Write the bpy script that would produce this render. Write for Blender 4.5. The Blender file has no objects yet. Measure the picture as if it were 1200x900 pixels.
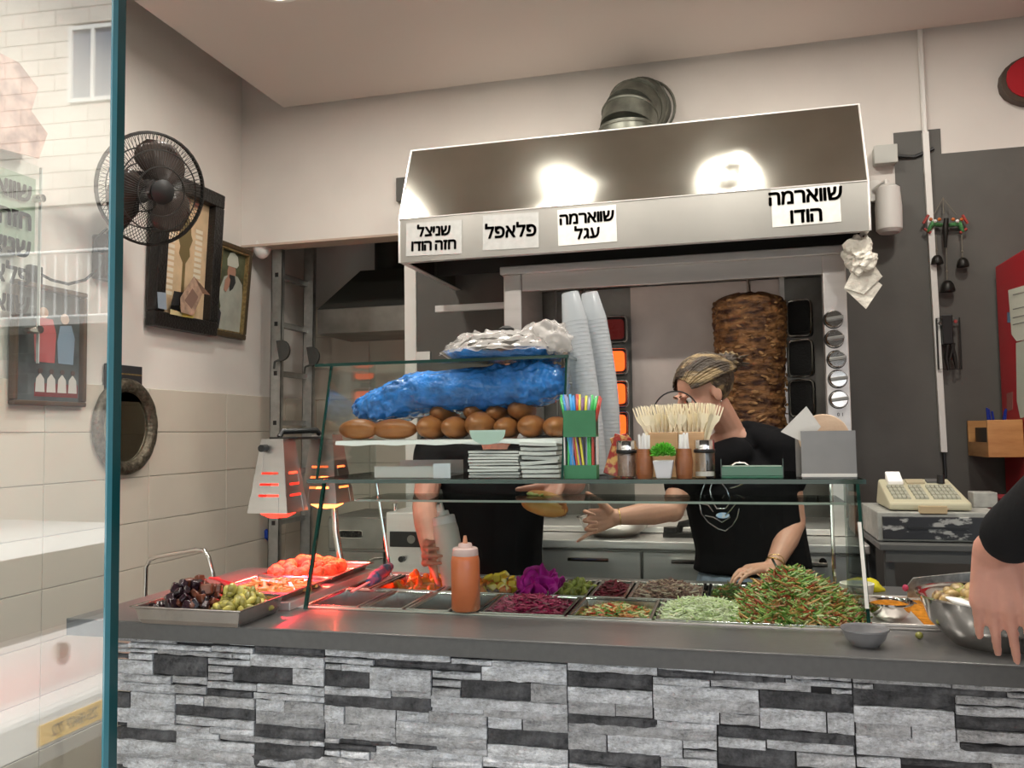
import bpy, bmesh, math, random
from math import sin, cos, pi, radians
from mathutils import Vector, Matrix, Euler, noise as mnoise

random.seed(11)
V = Vector
SC = bpy.context.scene
COL = SC.collection

# ------------------------------------------------------------------ camera
CAM = V((0, 0, 1.52)); FPX = 992.0
YAW, PITCH, ROLL = radians(14.63), radians(3.315), radians(-.812)
_f = V((-sin(YAW) * cos(PITCH), cos(YAW) * cos(PITCH), sin(PITCH)))
_r = _f.cross(V((0, 0, 1))).normalized(); _u = _r.cross(_f)
CR = _r * cos(ROLL) + _u * sin(ROLL); CU = -_r * sin(ROLL) + _u * cos(ROLL)
cam = bpy.data.cameras.new('camera'); camo = bpy.data.objects.new('camera', cam); COL.objects.link(camo)
cam.sensor_width = 36; cam.lens = FPX * 36 / 1200; cam.clip_start = .02
camo.matrix_world = Matrix(((CR.x, CU.x, -_f.x, CAM.x), (CR.y, CU.y, -_f.y, CAM.y), (CR.z, CU.z, -_f.z, CAM.z), (0, 0, 0, 1)))
SC.camera = camo

def at(px, py, X=None, Y=None, Z=None):
    d = CR * ((px - 600) / FPX) + CU * ((450 - py) / FPX) + _f
    t = (X / d.x) if X is not None else (Y / d.y) if Y is not None else (Z - CAM.z) / d.z
    return CAM + d * t

# ------------------------------------------------------------------ world, sun, exposure
SC.view_settings.view_transform = 'Standard'; SC.view_settings.look = 'None'
SC.view_settings.gamma = 1; SC.view_settings.use_curve_mapping = False
SC.view_settings.exposure = 0.15
w = bpy.data.worlds.new('sky'); SC.world = w; w.use_nodes = True
bg = w.node_tree.nodes['Background']; bg.inputs[0].default_value = (.80, .90, 1, 1); bg.inputs[1].default_value = 2.3

def lamp(name, kind, loc, energy, color=(1, 1, 1), size=.2, rot=(0, 0, 0), **k):
    l = bpy.data.lights.new(name, kind); l.energy = energy; l.color = color
    if kind == 'AREA': l.shape = k.get('shape', 'DISK'); l.size = size
    elif kind == 'SUN': l.angle = size
    else: l.shadow_soft_size = size
    if kind == 'SPOT': l.spot_size = k.get('spot', 1.6); l.spot_blend = k.get('blend', .5)
    o = bpy.data.objects.new(name, l); COL.objects.link(o); o.location = loc; o.rotation_euler = rot
    return o
lamp('sun', 'SUN', (0, 0, 10), 15.0, (1, .97, .93), .02, (radians(-43), 0, radians(-40)))
CEIL_Z = 3.33
LIGHTS = [(-1.72, 2.93), (-.83, 2.93), (.02, 2.93), (.95, 2.93), (-1.72, 1.6), (-.83, 1.6), (.02, 1.6), (.95, 1.6)]
for lx, ly in LIGHTS:
    lamp('downlight_lamp', 'AREA', (lx, ly, CEIL_Z - .035), 11.5, (1, .95, .87), .17)

# ------------------------------------------------------------------ materials
def mat(name, col, rough=.5, metal=0., var=0., vscale=8., bump=0., bscale=40., emis=None, es=1., coat=0., trans=0., sss=0., rnd=0., col2=None, stretch=None, alpha=1., ior=1.45, contrast=(.35, .65), detail=5, drough=.5):
    m = bpy.data.materials.new(name); m.use_nodes = True
    nt = m.node_tree; N = nt.nodes; L = nt.links; b = N['Principled BSDF']
    def S(k, v): b.inputs[k].default_value = v
    S('Base Color', (*col, 1)); S('Roughness', rough); S('Metallic', metal); S('IOR', ior)
    if rough >= .8 and not metal: S('Specular IOR Level', .12)
    if coat: S('Coat Weight', coat); S('Coat Roughness', .08)
    if trans: S('Transmission Weight', trans)
    if alpha < 1: S('Alpha', alpha)
    if sss: S('Subsurface Weight', sss); S('Subsurface Radius', (.012, .005, .003)); S('Subsurface Scale', 1.)
    if emis: S('Emission Color', (*emis, 1)); S('Emission Strength', es)
    tc = N.new('ShaderNodeTexCoord'); src = tc.outputs['Object']
    if stretch:
        mp = N.new('ShaderNodeMapping'); mp.inputs['Scale'].default_value = stretch; L.new(src, mp.inputs[0]); src = mp.outputs[0]
    out = None
    if var or col2:
        n = N.new('ShaderNodeTexNoise'); n.inputs['Scale'].default_value = vscale; n.inputs['Detail'].default_value = detail; n.inputs['Roughness'].default_value = drough; L.new(src, n.inputs['Vector'])
        rp = N.new('ShaderNodeValToRGB'); L.new(n.outputs['Fac'], rp.inputs[0])
        c2 = col2 or tuple(min(1, c * (1 + var)) for c in col); c1 = col if col2 else tuple(c * (1 - var) for c in col)
        rp.color_ramp.elements[0].position = contrast[0]; rp.color_ramp.elements[1].position = contrast[1]
        rp.color_ramp.elements[0].color = (*c1, 1); rp.color_ramp.elements[1].color = (*c2, 1)
        out = rp.outputs[0]
    if rnd:
        oi = N.new('ShaderNodeObjectInfo'); mr = N.new('ShaderNodeMapRange'); L.new(oi.outputs['Random'], mr.inputs[0])
        mr.inputs[3].default_value = 1 - rnd; mr.inputs[4].default_value = 1 + rnd
        hs = N.new('ShaderNodeHueSaturation'); L.new(mr.outputs[0], hs.inputs['Value'])
        if out is not None: L.new(out, hs.inputs['Color'])
        else: hs.inputs['Color'].default_value = (*col, 1)
        out = hs.outputs[0]
    if out is not None: L.new(out, b.inputs['Base Color'])
    if bump:
        n = N.new('ShaderNodeTexNoise'); n.inputs['Scale'].default_value = bscale; n.inputs['Detail'].default_value = 4; L.new(src, n.inputs['Vector'])
        bp = N.new('ShaderNodeBump'); bp.inputs['Strength'].default_value = bump; bp.inputs['Distance'].default_value = .01
        L.new(n.outputs['Fac'], bp.inputs['Height']); L.new(bp.outputs[0], b.inputs['Normal'])
    return m

def glass(name, tint=(.93, .97, .95), refl=1., ior=1.5):
    """thin architectural glass: transparent with a true Fresnel reflection on both faces"""
    m = bpy.data.materials.new(name); m.use_nodes = True; nt = m.node_tree; N = nt.nodes; L = nt.links; N.clear()
    o = N.new('ShaderNodeOutputMaterial'); mx = N.new('ShaderNodeMixShader'); t = N.new('ShaderNodeBsdfTransparent'); g = N.new('ShaderNodeBsdfGlossy')
    t.inputs[0].default_value = (*tint, 1); g.inputs['Roughness'].default_value = 0
    g.inputs[0].default_value = (refl, refl, refl, 1)
    fr = N.new('ShaderNodeFresnel'); ge = N.new('ShaderNodeNewGeometry'); mr = N.new('ShaderNodeMapRange')
    mr.inputs[3].default_value = ior; mr.inputs[4].default_value = 1 / ior
    L.new(ge.outputs['Backfacing'], mr.inputs[0]); L.new(mr.outputs[0], fr.inputs[0])
    L.new(fr.outputs[0], mx.inputs[0]); L.new(t.outputs[0], mx.inputs[1]); L.new(g.outputs[0], mx.inputs[2]); L.new(mx.outputs[0], o.inputs[0])
    return m

PLASTER = mat('white_plaster', (.74, .695, .645), .7, bump=.05, bscale=25, var=.03, vscale=3)
CEILM = mat('ceiling_paint', (.66, .585, .53), .75, bump=.03, bscale=30)
GREY_PAINT = mat('dark_grey_paint', (.105, .10, .09), .55, bump=.06, bscale=35, var=.08, vscale=4)
TILE = mat('beige_wall_tile', (.62, .56, .47), .22, var=.03, vscale=3, rnd=.03, bump=.02, bscale=6)
GROUT = mat('tile_grout', (.50, .46, .40), .8)
FLOORM = mat('floor_tile', (.32, .29, .26), .4, var=.12, vscale=5)
STEEL = mat('brushed_steel', (.76, .725, .70), .38, .75, var=.07, vscale=3, bump=.05, bscale=12, stretch=(.6, 1, 7))
STEEL_HOOD = mat('dented_hood_steel', (.46, .45, .40), .135, 1., var=.12, vscale=2.2, bump=.16, bscale=3.2)
STEEL_D = mat('worn_dark_steel', (.28, .27, .25), .4, 1., var=.2, vscale=6, bump=.08, bscale=15)
CHROME = mat('polished_steel', (.75, .73, .70), .12, 1.)
PANSTEEL = mat('pan_steel', (.48, .46, .45), .22, 1., var=.08, vscale=9, bump=.05, bscale=30)
COUNTER = mat('grey_stone_counter', (.105, .103, .102), .28, var=.06, vscale=60, bump=.01, bscale=90, coat=.15)
BLACK = mat('black_plastic', (.015, .015, .015), .4)
BLACKM = mat('black_metal', (.03, .028, .026), .42, .6)
WHITE = mat('white_plastic', (.80, .78, .74), .4)
PAPER = mat('white_paper', (.86, .85, .83), .8, bump=.1, bscale=30)
GLASS = glass('clear_glass', ior=1.42, refl=.35)
GLASS2 = glass('case_glass', (.95, .98, .97), ior=1.42)
GEDGE = mat('glass_edge_dark_green', (.01, .045, .035), .12, coat=.5)
TEAL = mat('glass_edge_teal', (.006, .055, .06), .12, coat=.6)
TEALL = mat('glass_edge_bright_teal', (.06, .23, .28), .12, coat=.6)
RED = mat('red_paint', (.42, .012, .02), .35)
INK = mat('black_ink', (.01, .01, .01), .6)
SKIN = mat('skin', (.56, .30, .21), .48, sss=.12, var=.08, vscale=14, bump=.06, bscale=120)
SKIN2 = mat('reddish_skin', (.55, .27, .20), .5, sss=.12, var=.1, vscale=18, bump=.08, bscale=120)
BLACKCLOTH = mat('black_cotton', (.007, .007, .008), .85, bump=.25, bscale=14)
JEANS = mat('pale_denim', (.30, .38, .48), .85, var=.15, vscale=30, bump=.2, bscale=60)

# ------------------------------------------------------------------ geometry builder
LOC = {}
class G:
    def __init__(s): s.v = []; s.f = []; s.m = []
    def add(s, vs, fs, m=0):
        k = len(s.v); s.v += [V(p) for p in vs]; s.f += [tuple(i + k for i in f) for f in fs]; s.m += [m] * len(fs)
        return s
    def box(s, a, b, m=0, M=None):
        (x0, y0, z0), (x1, y1, z1) = a, b
        vs = [V(p) for p in ((x0, y0, z0), (x1, y0, z0), (x1, y1, z0), (x0, y1, z0), (x0, y0, z1), (x1, y0, z1), (x1, y1, z1), (x0, y1, z1))]
        if M is not None: vs = [M @ p for p in vs]
        return s.add(vs, [(3, 2, 1, 0), (4, 5, 6, 7), (0, 1, 5, 4), (1, 2, 6, 5), (2, 3, 7, 6), (3, 0, 4, 7)], m)
    def hexa(s, lo, hi, m=0):
        return s.add(list(lo) + list(hi), [(3, 2, 1, 0), (4, 5, 6, 7), (0, 1, 5, 4), (1, 2, 6, 5), (2, 3, 7, 6), (3, 0, 4, 7)], m)
    def tube(s, pts, r, n=8, m=0, closed=False, cap=True, flat=1.):
        pts = [V(p) for p in pts]; k = len(pts)
        rs = r if isinstance(r, (list, tuple)) else [r] * k
        up = None; vs = []
        for i, p in enumerate(pts):
            if closed: t = pts[(i + 1) % k] - pts[i - 1]
            else: t = pts[min(i + 1, k - 1)] - pts[max(i - 1, 0)]
            t = t.normalized() if t.length > 1e-9 else V((0, 0, 1))
            if up is None:
                up = V((0, 0, 1)) if abs(t.z) < .9 else V((1, 0, 0))
            a = up - t * up.dot(t)
            a = a.normalized() if a.length > 1e-6 else t.orthogonal().normalized()
            up = a; b = t.cross(a)
            for j in range(n):
                q = 2 * pi * j / n; vs.append(p + (a * cos(q) * flat + b * sin(q)) * rs[i])
        fs = []
        for i in range(k if closed else k - 1):
            i2 = (i + 1) % k
            for j in range(n):
                j2 = (j + 1) % n; fs.append((i * n + j, i * n + j2, i2 * n + j2, i2 * n + j))
        if cap and not closed:
            fs.append(tuple(reversed(range(n)))); fs.append(tuple((k - 1) * n + j for j in range(n)))
        return s.add(vs, fs, m)
    def lathe(s, prof, c=(0, 0, 0), n=24, m=0, M=None, sx=1., sy=1.):
        c = V(c); vs = []; k = len(prof)
        for r, z in prof:
            for j in range(n):
                q = 2 * pi * j / n; p = V((r * cos(q) * sx, r * sin(q) * sy, z))
                if M is not None: p = M @ p
                vs.append(p + c)
        fs = [(i * n + j, i * n + (j + 1) % n, (i + 1) * n + (j + 1) % n, (i + 1) * n + j) for i in range(k - 1) for j in range(n)]
        if prof[0][0] > 1e-6: fs.append(tuple(reversed(range(n))))
        if prof[-1][0] > 1e-6: fs.append(tuple((k - 1) * n + j for j in range(n)))
        return s.add(vs, fs, m)
    def ell(s, c, r, nu=16, nv=10, m=0, M=None, fn=None):
        r = (r, r, r) if not isinstance(r, (tuple, list)) else r; c = V(c); vs = [V((0, 0, -r[2]))]
        for i in range(1, nv):
            a = -pi / 2 + pi * i / nv
            for j in range(nu):
                q = 2 * pi * j / nu; vs.append(V((r[0] * cos(a) * cos(q), r[1] * cos(a) * sin(q), r[2] * sin(a))))
        vs.append(V((0, 0, r[2])))
        if fn: vs = [fn(p) for p in vs]
        if M is not None: vs = [M @ p for p in vs]
        vs = [p + c for p in vs]; t = len(vs) - 1; fs = []
        for j in range(nu): fs.append((0, 1 + (j + 1) % nu, 1 + j))
        for i in range(nv - 2):
            for j in range(nu):
                a = 1 + i * nu; b = a + nu; j2 = (j + 1) % nu; fs.append((a + j, a + j2, b + j2, b + j))
        a = 1 + (nv - 2) * nu
        for j in range(nu): fs.append((a + j, a + (j + 1) % nu, t))
        return s.add(vs, fs, m)
    def prism(s, poly, e, m=0):
        """closed 3-D polygon extruded by vector e"""
        e = V(e); n = len(poly); vs = [V(p) for p in poly] + [V(p) + e for p in poly]
        fs = [tuple(reversed(range(n))), tuple(range(n, 2 * n))] + [(i, (i + 1) % n, n + (i + 1) % n, n + i) for i in range(n)]
        return s.add(vs, fs, m)
    def build(s, name, mats, parent=None, loc=None, smooth=None, bevel=0, seg=2, local=False):
        me = bpy.data.meshes.new(name)
        if parent is not None and not local: base = LOC.get(parent.name, V((0, 0, 0)))
        elif local or loc is None: base = V((0, 0, 0))
        else: base = V(loc)
        me.from_pydata([tuple(p - base) for p in s.v], [], s.f)
        for q in (mats if isinstance(mats, (list, tuple)) else [mats]): me.materials.append(q)
        for p, mi in zip(me.polygons, s.m): p.material_index = mi
        bm = bmesh.new(); bm.from_mesh(me); bmesh.ops.recalc_face_normals(bm, faces=bm.faces)
        if smooth:
            lim = radians(smooth)
            for f in bm.faces: f.smooth = True
            for e in bm.edges:
                if len(e.link_faces) == 2 and e.calc_face_angle(0) > lim: e.smooth = False
        bm.to_mesh(me); bm.free()
        o = bpy.data.objects.new(name, me); COL.objects.link(o)
        if parent is not None: o.parent = parent; LOC[o.name] = base
        else: o.location = base; LOC[o.name] = base
        if bevel:
            md = o.modifiers.new('bevel', 'BEVEL'); md.width = bevel; md.segments = seg; md.limit_method = 'ANGLE'; md.angle_limit = radians(40)
        return o

def tag(o, label=None, cat=None, group=None, kind=None):
    if label: o['label'] = label
    if cat: o['category'] = cat
    if group: o['group'] = group
    if kind: o['kind'] = kind
    return o
def thing(name, label, cat, loc, group=None):
    o = bpy.data.objects.new(name, None); COL.objects.link(o); o.location = loc; LOC[o.name] = V(loc); o.empty_display_size = .05
    return tag(o, label, cat, group)
def struct(o): o['kind'] = 'structure'; return o
def dup(root, loc, rot=None, label=None, group=None, scale=None):
    r = root.copy(); COL.objects.link(r); r.location = loc
    if rot is not None: r.rotation_euler = rot
    if scale: r.scale = (scale,) * 3 if not isinstance(scale, tuple) else scale
    if label: r['label'] = label
    if group: r['group'] = group
    for ch in list(root.children):
        c = ch.copy(); COL.objects.link(c); c.parent = r
        for g in list(ch.children):
            d = g.copy(); COL.objects.link(d); d.parent = c
    return r
def inst(src, parent, loc, rot=None, name=None):
    c = src.copy(); COL.objects.link(c); c.parent = parent; c.location = loc
    if rot: c.rotation_euler = rot
    return c

def _glyph(ch, size, ext):
    if ch == 'ד':
        g = G(); g.box((0, .50, -ext / size), (.46, .59, ext / size)).box((.31, 0, -ext / size), (.40, .50, ext / size))
        me = bpy.data.meshes.new('glyph'); me.from_pydata([tuple(p * size) for p in g.v], [], g.f); return me, .46 * size
    cu = bpy.data.curves.new('glyph', 'FONT'); cu.body = ch; cu.size = size; cu.extrude = ext
    to = bpy.data.objects.new('tmp_text', cu); COL.objects.link(to)
    me = bpy.data.meshes.new_from_object(to.evaluated_get(bpy.context.evaluated_depsgraph_get())); bpy.data.objects.remove(to)
    xs = [v.co.x for v in me.vertices]; me.transform(Matrix.Translation((-min(xs), 0, 0))); return me, max(xs) - min(xs)
def hebrew(s, size, m, parent, M, bold=.002, ext=.0005, align='CENTER', line=.9):
    bm = bmesh.new(); lines = s.split('\n'); n = len(lines)
    for li, l in enumerate(lines):
        x = 0; parts = []
        for ch in l[::-1]:
            if ch == ' ': x += .20 * size; continue
            me, w_ = _glyph(ch, size, ext); parts.append((me, x)); x += w_ + .085 * size
        W = x - .085 * size; off = -W / 2 if align == 'CENTER' else -W
        y = (-.295 + ((n - 1) / 2 - li) * line) * size
        for me, px_ in parts:
            for dx, dy in ((0, 0), (bold, 0), (-bold, 0), (0, bold), (0, -bold), (bold * .7, bold * .7), (-bold * .7, bold * .7), (bold * .7, -bold * .7), (-bold * .7, -bold * .7)):
                m2 = me.copy(); m2.transform(Matrix.Translation((off + px_ + dx, y + dy, 0))); bm.from_mesh(m2); bpy.data.meshes.remove(m2)
    me = bpy.data.meshes.new('lettering'); bm.to_mesh(me); bm.free(); base = LOC.get(parent.name, V((0, 0, 0)))
    me.transform(M); me.transform(Matrix.Translation(-base)); me.materials.append(m)
    o = bpy.data.objects.new('lettering', me); COL.objects.link(o); o.parent = parent; LOC[o.name] = base
    return o
def text(s, size, m, parent, M, name='lettering', bold=.0, ext=.0006, heb=True, align='CENTER', line=.95):
    cu = bpy.data.curves.new(name, 'FONT'); cu.body = '\n'.join((l[::-1] if heb else l) for l in s.split('\n'))
    cu.size = size; cu.align_x = align; cu.align_y = 'CENTER'; cu.extrude = ext; cu.space_line = line
    to = bpy.data.objects.new('tmp_text', cu); COL.objects.link(to)
    dg = bpy.context.evaluated_depsgraph_get(); me = bpy.data.meshes.new_from_object(to.evaluated_get(dg))
    bpy.data.objects.remove(to); base = LOC.get(parent.name, V((0, 0, 0)))
    if bold:
        bm = bmesh.new()
        for dx, dy in ((0, 0), (bold, 0), (-bold, 0), (0, bold), (0, -bold), (bold * .7, bold * .7), (-bold * .7, bold * .7), (bold * .7, -bold * .7), (-bold * .7, -bold * .7)):
            m2 = me.copy(); m2.transform(Matrix.Translation((dx, dy, 0))); bm.from_mesh(m2); bpy.data.meshes.remove(m2)
        bm.to_mesh(me); bm.free()
    me.transform(M); me.transform(Matrix.Translation(-base)); me.materials.clear(); me.materials.append(m); me.name = name
    o = bpy.data.objects.new(name, me); COL.objects.link(o); o.parent = parent; LOC[o.name] = base
    return o
def frame(o, ex, ey):
    ex = V(ex).normalized(); ey = V(ey).normalized(); ez = ex.cross(ey)
    return Matrix(((ex.x, ey.x, ez.x, o[0]), (ex.y, ey.y, ez.y, o[1]), (ex.z, ey.z, ez.z, o[2]), (0, 0, 0, 1)))
def cylM(c, axis):
    """matrix placing local z along axis at c"""
    z = V(axis).normalized(); x = z.orthogonal().normalized(); y = z.cross(x)
    return Matrix(((x.x, y.x, z.x, c[0]), (x.y, y.y, z.y, c[1]), (x.z, y.z, z.z, c[2]), (0, 0, 0, 1)))
def rotm(rx=0, ry=0, rz=0): return Euler((rx, ry, rz)).to_matrix().to_4x4()
U = random.uniform
_A = 'first second third fourth fifth sixth seventh eighth ninth tenth eleventh twelfth thirteenth fourteenth fifteenth sixteenth seventeenth eighteenth nineteenth'.split()
def nth(k):
    if k < 19: return _A[k]
    t, u = divmod(k + 1, 10); return (['twentieth', 'thirtieth', 'fortieth'][t - 2]) if u == 0 else ['twenty', 'thirty', 'forty'][t - 2] + '-' + _A[u - 1]

# ------------------------------------------------------------------ room shell
XL, YB = -2.605, 4.1
KB = 4.96                                   # kitchen niche back wall
OPX0, OPX1, OPZ = XL, -1.628, 2.575
struct(G().box((-2.75, .3, -.1), (2.8, 5.2, 0)).build('floor', FLOORM))
struct(G().box((-2.33, .36, CEIL_Z - .02), (2.8, YB - .03, CEIL_Z + .03)).build('ceiling', CEILM, bevel=.004))
struct(G().box((-2.8, .2, 3.55), (2.9, 5.2, 3.7)).build('roof_slab', CEILM))  # unseen roof, put in to keep the sun out of the shop
wl = struct(G().box((XL - .15, .3, 0), (XL, 5.15, 3.55)).build('wall_left', PLASTER))
wb = struct(G().box((OPX1, YB, 0), (2.7, YB + .12, 3.55)).box((XL, YB, OPZ), (OPX1, YB + .12, 3.55)).build('wall_back', PLASTER))
G().box((OPX1 - .002, YB - .004, OPZ), (XL + .0, YB + .122, OPZ - .012)).build('lintel_edge', mat('lintel_plaster', (.52, .40, .32), .7), wb)
# dark grey painted field on the back wall (thin paint coat, stepped outline)
g = G()
for (x0, z0, x1, z1) in ((-1.575, .0, .624, 2.60), (.624, 0, .739, 2.544), (.739, 0, .934, 2.857), (.934, 0, 2.7, 2.742)):
    g.box((x0, YB - .003, z0), (x1, YB - .0005, z1))
g.build('grey_paint', GREY_PAINT, wb)
G().box((-1.640, YB - .012, 0), (-1.575, YB + .13, 2.58)).build('door_jamb', WHITE, wb, bevel=.004)
G().box((-1.575, YB - .014, 1.90), (-1.50, YB - .004, 1.945)).build('jamb_foot', WHITE, wb)
struct(G().box((2.7, .3, 0), (2.85, 5.15, 3.55)).build('wall_right', PLASTER))
wk = struct(G().box((XL, KB, 0), (-.2, KB + .1, 3.55)).box((-.3, YB + .12, 0), (-.2, KB, 3.55)).build('wall_kitchen', PLASTER))
struct(G().box((XL, YB + .12, 2.95), (-.2, KB, 3.0)).build('ceiling_kitchen', CEILM))
# tiles, each its own piece
TW, TH, ZT = .61, .2015, 1.749
tsrc = None
TILES = []
def wall_tile(parent, w, h, axis, loc):
    global tsrc
    e = .0016
    key = (round(w, 3), round(h, 3), axis)
    if key not in wall_tile.c:
        if axis == 'x': o = G().box((0, e, e), (.009, w - e, h - e)).build('tile', TILE, parent, bevel=.0015, seg=1)
        else: o = G().box((e, -.009, e), (w - e, 0, h - e)).build('tile', TILE, parent, bevel=.0015, seg=1)
        wall_tile.c[key] = o; o.location = loc
    else:
        o = inst(wall_tile.c[key], parent, loc)
    return o
wall_tile.c = {}
G().box((XL, .3, 0), (XL + .006, KB, ZT - .001)).build('grout_bed', GROUT, wl)
for r in range(9):
    z = ZT - TH * (r + 1)
    if z < -.1: break
    h = TH
    if z < 0: h = TH + z; z = 0
    if h < .02: continue
    y = 3.95 - TW * 6 + 0.0
    while y < KB - .01:
        w_ = min(TW, KB - y); y0 = y
        if y0 < .3: w_ -= (.3 - y0); y0 = .3
        if w_ > .03: wall_tile(wl, w_, h, 'x', (XL + .003, y0, z))
        y += TW
G().box((XL, KB - .006, 0), (-.3, KB, ZT + 3 * TH)).build('grout_bed', GROUT, wk)
for r in range(-3, 8):
    z = ZT - TH * (r + 1)
    for k in range(4):
        x = XL + .38 + TW * (k - 1)
        x0 = max(x, XL); w_ = min(x + TW, -.3) - x0
        if w_ > .05: wall_tile(wk, w_, TH, 'y', (x0, KB - .003, z))
# ceiling downlights
LAMPGLOW = mat('lamp_diffuser', (1, .98, .9), .5, emis=(1, .93, .78), es=14)
for i, (lx, ly) in enumerate(LIGHTS):
    t = thing('ceiling_light', 'round ceiling light cut by the top edge of the view' if i == 0 else 'round recessed ceiling light outside the view', 'light', (lx, ly, CEIL_Z - .022), 'ceiling lights')
    G().lathe([(.095, .004), (.115, .002), (.118, -.006), (.095, -.008), (.095, .004)], (lx, ly, CEIL_Z - .022), 32).build('trim_ring', WHITE, t, smooth=40)
    G().lathe([(.001, -.001), (.094, -.001), (.094, .003), (.001, .003)], (lx, ly, CEIL_Z - .022), 32).build('diffuser', LAMPGLOW, t)
# surface conduit with cable on the back wall
t = thing('wall_conduit', 'long white vertical cable conduit on the dark grey wall right of the hood', 'conduit', (.86, YB - .01, 1.3))
c0 = at(1078, 33, Y=YB - .015); c1 = at(1084, 155, Y=YB - .015); c2 = at(1106, 530, Y=YB - .015)
G().tube([c0, c1], .012, 6).build('upper_pipe', WHITE, t, smooth=40)
d = (c2 - c1); G().hexa([c2 + V(q) for q in ((-.013, -.012, 0), (.013, -.012, 0), (.013, .012, 0), (-.013, .012, 0))], [c1 + V(q) for q in ((-.013, -.012, 0), (.013, -.012, 0), (.013, .012, 0), (-.013, .012, 0))]).build('cable_channel', WHITE, t, bevel=.002)
G().tube([c2 + V((0, 0, .02)), c2 + V((.002, 0, -.08)), c2 + V((.0, .0, -.17)), c2 + V((-.04, 0, -.26))], .007, 6).build('cable', BLACK, t, smooth=40)
# junction box + emergency lamp
t = thing('junction_box', 'small grey square junction box on the wall above the white cylinder', 'box', at(1039, 193, Y=YB))
a = at(1025, 192, Y=YB - .06); b = at(1051, 169, Y=YB - .06)
G().box((a.x, YB - .06, a.z), (b.x, YB, b.z)).build('housing', mat('grey_box', (.46, .46, .42), .5), t, bevel=.006)
G().box((a.x - .002, YB - .066, a.z - .002), (b.x + .002, YB - .058, b.z + .002)).build('cover', mat('grey_cover', (.50, .50, .46), .5), t, bevel=.004)
G().tube([(b.x, YB - .02, a.z + .04), (b.x + .08, YB - .012, a.z + .03), (b.x + .16, YB - .012, a.z + .06)], .008, 6).build('cable', BLACK, t, smooth=40)
c = at(1041, 243, Y=YB - .10)
t = thing('wall_lamp', 'white cylindrical wall lamp hanging below the junction box', 'lamp', (c.x, YB, c.z - .1))
G().lathe([(.001, -.115), (.042, -.115), (.055, -.10), (.056, 0), (.05, .085), (.03, .10), (.001, .105)], c, 24).build('body', WHITE, t, smooth=40)
G().lathe([(.001, 0), (.05, 0), (.05, .02), (.001, .02)], (c.x - .04, YB - .0, c.z + .10), 20, M=rotm(pi / 2)).build('wall_plate', WHITE, t, smooth=40)
G().tube([(c.x - .04, YB - .02, c.z + .10), (c.x, YB - .08, c.z + .12), (c.x, YB - .10, c.z + .09)], .014, 8).build('bracket', WHITE, t, smooth=40)
# red sign top right
cc = at(1252, 88, Y=YB - .05)
t = thing('round_red_sign', 'red rounded wall sign with dark rim at the upper right edge', 'sign', cc)
def oval(cx, cz, rx, rz, y, n=28, p=2.4):
    return [(cx + rx * abs(cos(q)) ** (2 / p) * (1 if cos(q) > 0 else -1), y, cz + rz * abs(sin(q)) ** (2 / p) * (1 if sin(q) > 0 else -1)) for q in [2 * pi * k / n for k in range(n)]]
G().prism(oval(cc.x, cc.z, .262, .125, YB - .05), (0, .05, 0)).build('rim', mat('brown_rim', (.07, .045, .03), .5), t, bevel=.004)
G().prism(oval(cc.x + .01, cc.z + .008, .25, .115, YB - .056), (0, .008, 0)).build('face', RED, t)
G().prism(oval(cc.x + .03, cc.z, .2, .06, YB - .06), (0, .006, 0)).build('inner_panel', mat('silver_panel', (.5, .5, .48), .4), t)

# ------------------------------------------------------------------ kitchen niche: range hood, shelf
t = thing('range_hood', 'dark steel kitchen range hood with bright lower band in the niche behind the ladder', 'hood', (-2.0, 4.7, 2.1))
x0, x1 = -2.352, -.9
G().box((x0, 4.5, 2.115), (x1, KB, 2.262)).build('front_band', STEEL_D, t, bevel=.004)
DARKST = mat('sooty_steel', (.06, .06, .052), .5, .7)
G().hexa([(x0, 4.5, 2.262), (x1, 4.5, 2.262), (x1, KB, 2.262), (x0, KB, 2.262)], [(x0 + .22, 4.62, 2.50), (x1, 4.62, 2.50), (x1, KB, 2.5), (x0 + .22, KB, 2.5)]).build('canopy', DARKST, t)
G().tube([(-2.0, 4.8, 2.5), (-2.0, 4.8, 2.95)], .11, 16).build('duct', DARKST, t, smooth=40)
t = thing('kitchen_shelf', 'dark low cabinet under the range hood in the niche', 'cabinet', (-1.9, 4.75, 0))
G().box((-2.1, 4.5, 0), (-1.2, KB - .02, 1.0)).build('body', STEEL_D, t, bevel=.004)
G().box((-2.08, 4.49, .1), (-1.66, 4.5, .95)).build('door', STEEL_D, t, bevel=.003)
G().box((-1.64, 4.49, .1), (-1.22, 4.5, .95)).build('door', STEEL_D, t, bevel=.003)
G().box((-2.12, 4.47, 1.0), (-1.18, KB - .02, 1.03)).build('worktop', STEEL, t, bevel=.003)

# ------------------------------------------------------------------ ladder
ALU = mat('aluminium', (.42, .42, .40), .42, .85, var=.1, vscale=30)
t = thing('ladder', 'aluminium ladder leaning upright against the left wall behind the heat lamps', 'ladder', (-2.45, 4.35, 0))
def rail(y, xb, xt, zt):
    g = G()
    def sec(dx0, dx1, dy0, dy1): g.hexa([(xb + dx0, y + dy0, 0.02), (xb + dx1, y + dy0, .02), (xb + dx1, y + dy1, .02), (xb + dx0, y + dy1, .02)], [(xt + dx0, y + dy0, zt), (xt + dx1, y + dy0, zt), (xt + dx1, y + dy1, zt), (xt + dx0, y + dy1, zt)])
    sec(-.033, .033, 0, .004); sec(.029, .033, 0, .028); sec(-.033, -.029, 0, .028)
    return g
rail(4.2, -2.475, -2.440, 2.72).build('rail', ALU, t)
rail(4.52, -2.455, -2.413, 2.80).build('rail', ALU, t)
src = None
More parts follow.
